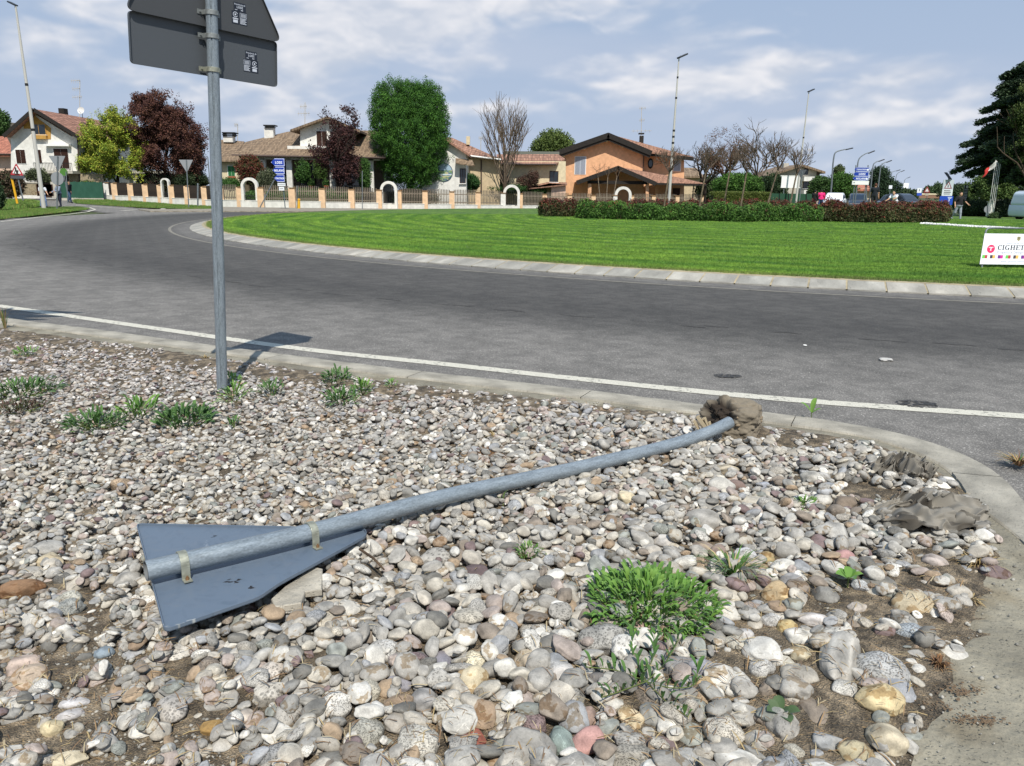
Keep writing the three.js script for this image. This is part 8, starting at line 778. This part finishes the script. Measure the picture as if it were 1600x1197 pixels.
// pose: torso lean (forward, side), arms [forward, out, bend] left and right, legs [forward, out, knee] left and right
function person(label, pos, turn, P) { const o = thing('person', label, 'person', pos, turn); const H = P.h || 1.74, s = H / 1.74, w = P.wide || 1; const rot = (v, ax, a) => v.applyAxisAngle(ax, a), X = V(1, 0, 0), Z = V(0, 0, 1);
  const leg = (side, [f, out, k]) => { const hip = V(side * 0.095 * w, 0.90, 0), th = rot(rot(V(0, -0.43, 0), X, -f), Z, side * out), knee = hip.clone().add(th), sh = rot(rot(V(0, -0.41, 0), X, -f + k), Z, side * out), ank = knee.clone().add(sh), toe = ank.clone().add(V(side * 0.02, -0.045, 0.15)); return { hip, knee, ank, toe }; };
  const L = leg(1, P.legs[0]), Rg = leg(-1, P.legs[1]); const low = Math.min(L.ank.y, Rg.ank.y) - 0.075; const up = V(0, -low, 0); for (const g of [L, Rg]) for (const k of ['hip', 'knee', 'ank', 'toe']) g[k].add(up); const pel = V(0, 0.93, 0).add(up); const tl = (v) => rot(rot(v, X, P.lean || 0), Z, P.side || 0).add(pel); const waist = tl(V(0, 0.14, 0)), chest = tl(V(0, 0.34, 0.01)), neck = tl(V(0, 0.50, 0)), headC = neck.clone().add(rot(V(0, 0.145, 0.03), X, (P.lean || 0) * 0.6 + (P.nod || 0)));
  const arm = (side, [f, out, k]) => { const shd = tl(V(side * 0.185 * w, 0.455, 0)), ua = rot(rot(V(0, -0.29, 0), X, -f), Z, side * out), el = shd.clone().add(ua), fa = rot(rot(V(0, -0.25, 0), X, -f - k), Z, side * out * 0.6), wr = el.clone().add(fa), dir = fa.clone().normalize(); return { shd, el, wr, dir }; }; const A = arm(1, P.arms[0]), B = arm(-1, P.arms[1]);
  const torso = [[pel, waist, 0.125 * w, 0.12 * w], [waist, chest, 0.12 * w, 0.13], [tl(V(-0.07 * w, 0.36, 0)), tl(V(0.07 * w, 0.36, 0)), 0.115, 0.115], [tl(V(-0.13 * w, 0.44, 0)), tl(V(0.13 * w, 0.44, 0)), 0.07, 0.07], [tl(V(-0.06 * w, 0.02, 0.01)), tl(V(0.06 * w, 0.02, 0.01)), 0.12 * w, 0.12 * w]]; if (P.belly) torso.push([tl(V(0, 0.10, 0.06)), tl(V(0, 0.22, 0.06)), 0.13, 0.12]);
  const armB = a => [[a.shd, a.el, 0.056, 0.044], [a.el, a.wr, 0.042, 0.029], [a.wr, a.wr.clone().addScaledVector(a.dir, 0.075), 0.030, 0.036]], legB = g => [[g.hip, g.knee, 0.088, 0.058], [g.knee, g.ank, 0.056, 0.038], [g.ank, g.toe, 0.04, 0.035]]; const nk = [neck.clone().add(V(0, -0.06, 0)), headC, 0.058, 0.055];
  const all = [...torso, ...armB(A), ...armB(B), ...legB(L), ...legB(Rg), nk], c = V(0, 0.92, 0); const fs = bones(all, 0.03); const hx = headC; const face = (x, y, z) => { const dx = x - hx.x, dy = y - hx.y, dz = z - hx.z; let d = (Math.sqrt((dx / 0.076) ** 2 + (dy / 0.112) ** 2 + (dz / 0.095) ** 2) - 1) * 0.085; d = smin(d, Math.sqrt((dx / 0.05) ** 2 + ((dy + 0.07) / 0.05) ** 2 + ((dz - 0.03) / 0.06) ** 2) * 0.05 - 0.05, 0.02); d = smin(d, Math.hypot(dx, (dy + 0.012) * 0.6, dz - 0.097) - 0.013, 0.012); for (const q of [-1, 1]) { d = smin(d, Math.hypot((dx - q * 0.078) * 2.2, dy, dz + 0.005) - 0.03, 0.008); d = Math.max(d, -(Math.hypot(dx - q * 0.032, (dy - 0.012) * 1.4, dz - 0.096) - 0.017)); } return d; };
  const body = field(72, c, 1.06, (x, y, z) => smin(fs(x, y, z), face(x, y, z), 0.02)); const head = field(34, headC, 0.15, (x, y, z) => face(x, y, z) - 0.002); const fingers = []; for (const [a, sd] of [[A, 1], [B, -1]]) { const pa = a.wr.clone().addScaledVector(a.dir, 0.085), side = V(0, 0, 1).addScaledVector(a.dir, -a.dir.z).normalize(), cur = a.dir.clone().cross(side).multiplyScalar(sd); for (let i = 0; i < 4; i++) { const len = [0.075, 0.085, 0.080, 0.062][i], b0 = pa.clone().addScaledVector(side, (1.5 - i) * 0.018), b1 = b0.clone().addScaledVector(a.dir, len * 0.5).addScaledVector(cur, -0.010), b2 = b1.clone().addScaledVector(a.dir, len * 0.45).addScaledVector(cur, -0.022); fingers.push(tube([b0, b1, b2], [0.010, 0.009, 0.007], 6)); } const t0 = a.wr.clone().addScaledVector(a.dir, 0.035).addScaledVector(side, 0.026); fingers.push(tube([t0, t0.clone().addScaledVector(side, 0.028).addScaledVector(a.dir, 0.022), t0.clone().addScaledVector(side, 0.034).addScaledVector(a.dir, 0.052)], [0.012, 0.010, 0.008], 6)); }
  const geos = [merge([body, head, ...fingers])]; const bodyM = mesh('body', geos[0], skinM, o);
  const sleeve = P.sleeve ?? 0.6; const cut = (a, e) => { const l = [[a.shd, a.shd.clone().lerp(a.el, Math.min(1, sleeve * 1.0)), 0.060, 0.058]]; if (sleeve > 1) l.push([a.el, a.wr, 0.05, 0.042]); return l; }; const shirt = bones([...torso, ...cut(A), ...cut(B)], 0.03, 0.017); mesh('shirt', field(54, V(0, 1.15, 0), 0.80, (x, y, z) => { const d = shirt(x, y, z), yy = (y - pel.y) ; return Math.max(d, -(yy + 0.06), (y - neck.y - 0.02) ); }), std(lin(P.shirt), 0.95), bodyM);
  const hipB = [[tl(V(-0.06 * w, 0.0, 0.01)), tl(V(0.06 * w, 0.0, 0.01)), 0.12 * w, 0.12 * w], [pel, waist, 0.122 * w, 0.10 * w]]; const tr = bones([...hipB, ...legB(L).slice(0, 2), ...legB(Rg).slice(0, 2)], 0.03, 0.016); mesh('trousers', field(54, V(0, 0.55, 0), 0.72, (x, y, z) => Math.max(tr(x, y, z), y - pel.y - 0.07, -(y - 0.05))), std(lin(P.trousers), 0.95), bodyM);
  const sh = bones([legB(L)[2], legB(Rg)[2]], 0.01, 0.014); const mc = L.ank.clone().lerp(Rg.ank, 0.5); for (const g of [L, Rg]) { const f = bones([legB(g)[2]], 0.01, 0.012); mesh('shoe', field(22, g.ank.clone().lerp(g.toe, 0.5), 0.18, (x, y, z) => Math.max(f(x, y, z), -(y - g.toe.y + 0.035))), std(lin(P.shoes || 0x2a2a2c), 0.8), bodyM); }
  if (P.hair !== null) mesh('hair', field(30, headC, 0.16, (x, y, z) => { const dx = x - hx.x, dy = y - hx.y, dz = z - hx.z; const d = (Math.sqrt((dx / 0.084) ** 2 + ((dy - 0.012) / 0.118) ** 2 + ((dz + 0.012) / 0.100) ** 2) - 1) * 0.09; return Math.max(d, dz * 0.8 - dy * 0.55 - 0.005); }), std(lin(P.hair ?? 0x2c2420), 0.9), bodyM);
  o.scale.setScalar(s); return o; }
const feet = (px, py, d) => { const p = D(px, py, d); return p; };
person('stout man in black shirt and grey trousers walking on the path', feet(1495, 344.5, 51), 0.35, { h: 1.82, wide: 1.22, belly: 1, legs: [[0.12, 0.06, 0.05], [-0.22, 0.05, 0.45]], arms: [[0.35, 0.45, 0.5], [-0.1, 0.4, 0.5]], shirt: 0x1b1b1d, trousers: 0x9aa0aa, shoes: 0x8f9298, sleeve: 0.85, hair: 0x3a2c24 });
person('person in dark top standing at the post of the direction sign', feet(1364, 328, 56), 2.6, { h: 1.86, legs: [[0.05, 0.08, 0.05], [-0.05, 0.08, 0.05]], arms: [[0.2, 0.2, 0.2], [0.1, 0.12, 0.1]], shirt: 0x1c2228, trousers: 0x2a2c30, sleeve: 0.7, hair: 0x5a3626 });
person('person in bright pink top standing beside the white car', feet(1281, 329, 66), 3.0, { h: 1.72, wide: 1.15, legs: [[0.05, 0.06, 0.05], [-0.05, 0.06, 0.05]], arms: [[0.1, 0.25, 0.3], [0.1, 0.25, 0.3]], shirt: 0xe8307a, trousers: 0x3c4c78, sleeve: 2, hair: 0x1d1a1a });
person('person in black beside the one in the pink top', feet(1271, 329.5, 65), 2.4, { h: 1.7, legs: [[0.1, 0.06, 0.1], [-0.1, 0.06, 0.1]], arms: [[0.5, 0.15, 0.5], [0.1, 0.15, 0.2]], shirt: 0x17171a, trousers: 0x1f2024, sleeve: 2, hair: 0x171414 });
person('person in white t-shirt leaning over behind the red hedge', feet(1396, 338, 52), -0.9, { h: 1.74, lean: 0.5, legs: [[0.3, 0.08, 0.3], [-0.1, 0.08, 0.1]], arms: [[0.9, 0.2, 0.5], [0.6, 0.3, 0.6]], shirt: 0xe4e6ec, trousers: 0x5d6470, sleeve: 0.6, hair: 0x2c2420 });
person('person in white top and blue jeans behind the leaning lamp post', feet(69, 324, 57.5), 0.9, { h: 1.70, lean: 0.12, legs: [[0.25, 0.05, 0.3], [-0.2, 0.05, 0.1]], arms: [[0.4, 0.12, 0.4], [0.1, 0.12, 0.3]], shirt: 0xd9dade, trousers: 0x6f84a8, sleeve: 0.6, hair: 0x2c2420 });
person('person in grey top and dark trousers behind the sign pole', feet(95, 323.5, 57), -0.5, { h: 1.74, lean: 0.05, legs: [[0.15, 0.08, 0.1], [-0.1, 0.08, 0.1]], arms: [[0.5, 0.15, 0.9], [0.4, 0.15, 0.8]], shirt: 0x7d8796, trousers: 0x1d2234, sleeve: 2, hair: 0x1d1a1a });
person('person in black top and jeans walking past the green netting', feet(110, 317.5, 62), 1.3, { h: 1.74, lean: 0.1, legs: [[-0.3, 0.05, 0.2], [0.35, 0.05, 0.15]], arms: [[-0.3, 0.1, 0.3], [0.4, 0.1, 0.4]], shirt: 0x16171a, trousers: 0x3f536e, sleeve: 2, hair: 0x54422f });

// ---------------------------------------------------------------- cars
const tyreM = std(lin(0x1a1a1b), 0.9), rimM = std(lin(0x9a9da0), 0.4, { metalness: 0.7 }), carGlass = new THREE.MeshPhysicalMaterial({ color: lin(0x14191f), roughness: 0.06, clearcoat: 1 });
function car(name, label, pos, turn, col, van) { const o = thing(name, label, van ? 'van' : 'car', pos, turn); const paint = new THREE.MeshPhysicalMaterial({ color: lin(col), roughness: 0.35, clearcoat: 0.8, clearcoatRoughness: 0.1 }); const Wd = 1.66;
  const lower = van ? [[-2.0, 0.30], [2.0, 0.30], [2.06, 0.55], [2.0, 0.86], [1.25, 1.02], [-2.02, 1.02], [-2.06, 0.6]] : [[-1.9, 0.28], [1.9, 0.28], [1.98, 0.5], [1.9, 0.74], [1.0, 0.92], [-1.8, 0.96], [-1.96, 0.7], [-1.97, 0.45]];
  const top = van ? [[-2.02, 1.02], [1.28, 1.02], [0.62, 1.66], [0.3, 1.80], [-1.7, 1.82], [-1.96, 1.72]] : [[-1.78, 0.94], [1.02, 0.90], [0.35, 1.36], [0.05, 1.46], [-1.1, 1.47], [-1.55, 1.34]];
  const mk = (P, w, bev) => { const g = extrude(roundPoly(P, 0.12, 4), w - 2 * bev, bev); g.translate(0, 0, -(w - 2 * bev) / 2); return g; }; mesh('body', mk(lower, Wd, 0.06), paint, o); const cabin = mk(top, Wd - 0.14, 0.10); { const p = cabin.attributes.position; for (let i = 0; i < p.count; i++) { const y = p.getY(i), k = 1 - 0.16 * clamp((y - 0.95) / 0.6); p.setZ(i, p.getZ(i) * k); } cabin.computeVertexNormals(); } const cb = mesh('cabin', cabin, paint, o);
  const side = van ? [[[0.95, 1.06], [0.52, 1.60], [-0.05, 1.62], [-0.05, 1.06]], [[-0.2, 1.10], [-0.2, 1.62], [-0.95, 1.62], [-0.95, 1.10]]] : [[[0.80, 0.98], [0.28, 1.33], [-0.28, 1.37], [-0.28, 0.98]], [[-0.36, 0.98], [-0.36, 1.37], [-1.02, 1.37], [-1.35, 1.22], [-1.4, 0.99]]]; for (const P of side) for (const q of [-1, 1]) { const g = extrude(P, 0.012, 0); const p = g.attributes.position; for (let i = 0; i < p.count; i++) { const y = p.getY(i), k = 1 - 0.16 * clamp((y - 0.95) / 0.6); p.setZ(i, q * ((Wd - 0.14) / 2 * k + 0.004 + p.getZ(i) * 0.5)); } g.computeVertexNormals(); mesh('side_window', g, std(lin(0x14191f), 0.08, { side: THREE.DoubleSide }), o); }
  const quad = (a, b, w0, w1, lift) => { const g = new THREE.BufferGeometry(); const d = V(b[0] - a[0], b[1] - a[1], 0).normalize(), n = V(d.y > 0 ? Math.abs(d.y) : -d.y, 0, 0); g.setAttribute('position', new THREE.Float32BufferAttribute([a[0] + lift, a[1] + 0.012, -w0, a[0] + lift, a[1] + 0.012, w0, b[0] + lift, b[1] + 0.012, w1, b[0] + lift, b[1] + 0.012, -w1], 3)); g.setIndex([0, 1, 2, 0, 2, 3, 0, 2, 1, 0, 3, 2]); g.computeVertexNormals(); return g; }; const ws = van ? [[1.18, 1.10], [0.66, 1.60]] : [[0.93, 0.98], [0.40, 1.32]]; mesh('windscreen', quad(ws[0], ws[1], Wd / 2 - 0.16, Wd / 2 - 0.24, 0.03), std(lin(0x14191f), 0.08, { side: THREE.DoubleSide }), o); const rw = van ? [[-2.03, 1.12], [-1.99, 1.62]] : [[-1.76, 1.0], [-1.58, 1.32]]; mesh('rear_window', quad(rw[0], rw[1], Wd / 2 - 0.18, Wd / 2 - 0.26, -0.02), std(lin(0x14191f), 0.08, { side: THREE.DoubleSide }), o);
  for (const x of [-1.25, 1.27]) for (const q of [-1, 1]) { const t = new THREE.TorusGeometry(0.225, 0.085, 10, 26); t.translate(x, 0.31, q * (Wd / 2 - 0.09)); const wh = mesh('wheel', t, tyreM, o); const r = new THREE.CylinderGeometry(0.20, 0.20, 0.05, 20); r.rotateX(Math.PI / 2); r.translate(x, 0.31, q * (Wd / 2 - 0.03)); mesh('rim', r, rimM, wh); }
  for (const q of [-1, 1]) { mesh('headlight', rbox(0.14, 0.14, 0.34, 0.03, van ? 1.98 : 1.86, van ? 0.76 : 0.66, q * 0.56), std(lin(0xd8dce0), 0.15), o); mesh('tail_light', rbox(0.08, van ? 0.4 : 0.22, 0.16, 0.02, van ? -2.03 : -1.9, van ? 0.95 : 0.78, q * 0.66), std(lin(0x8c1a1c), 0.3), o); mesh('mirror', rbox(0.12, 0.12, 0.18, 0.03, van ? 0.95 : 0.75, van ? 1.12 : 1.02, q * (Wd / 2 + 0.06)), paint, o); } mesh('bumper', rbox(0.14, 0.22, Wd - 0.1, 0.04, van ? 2.02 : 1.92, 0.42, 0), std(lin(van ? 0x2c2f33 : col), 0.5), o); return o; }
const carG = (px, py, d) => { const p = D(px, py, d); return p; };
car('parked_car', 'white hatchback standing right of the person in pink', carG(1302, 330, 69), -2.05, 0xe6e8ea);
car('parked_car', 'dark blue car under the blue direction sign', carG(1338, 330, 72), -1.9, 0x1e2836);
car('parked_car', 'dark grey car behind the person in white t-shirt', carG(1410, 329.5, 74), -1.3, 0x2a3038);
car('parked_car', 'black car left of the person in white t-shirt', carG(1390, 329, 80), -2.4, 0x1a1c20);
car('parked_van', 'pale blue grey small van cut off at the right edge', carG(1632, 345, 52.5), 0.12, 0xc4d2de, true);
{ const d = 150, o = root('truck', 'small white truck far down the road behind the cars', 'truck', D(1418, 316, d)); pt(o, 'cargo_box', rectGeo(1409, 286, 1420.5, 312, d, 6), std(lin(0xeeeeec), 0.6)); pt(o, 'cab', rectGeo(1410, 296, 1419.5, 313, d - 1.2, 1.2), std(lin(0xe0e0de), 0.6)); for (const x of [1411, 1418.5]) { const p = D(x, 313.5, d - 0.8); const g = new THREE.CylinderGeometry(0.5, 0.5, 0.3, 16); g.rotateZ(1.57); g.translate(p.x, p.y, p.z); pt(o, 'wheel', g, tyreM); } pt(o, 'windscreen', rectGeo(1411, 298, 1418.6, 304, d - 1.25, 0.05), carGlass); }
renderer.render(scene, camera);
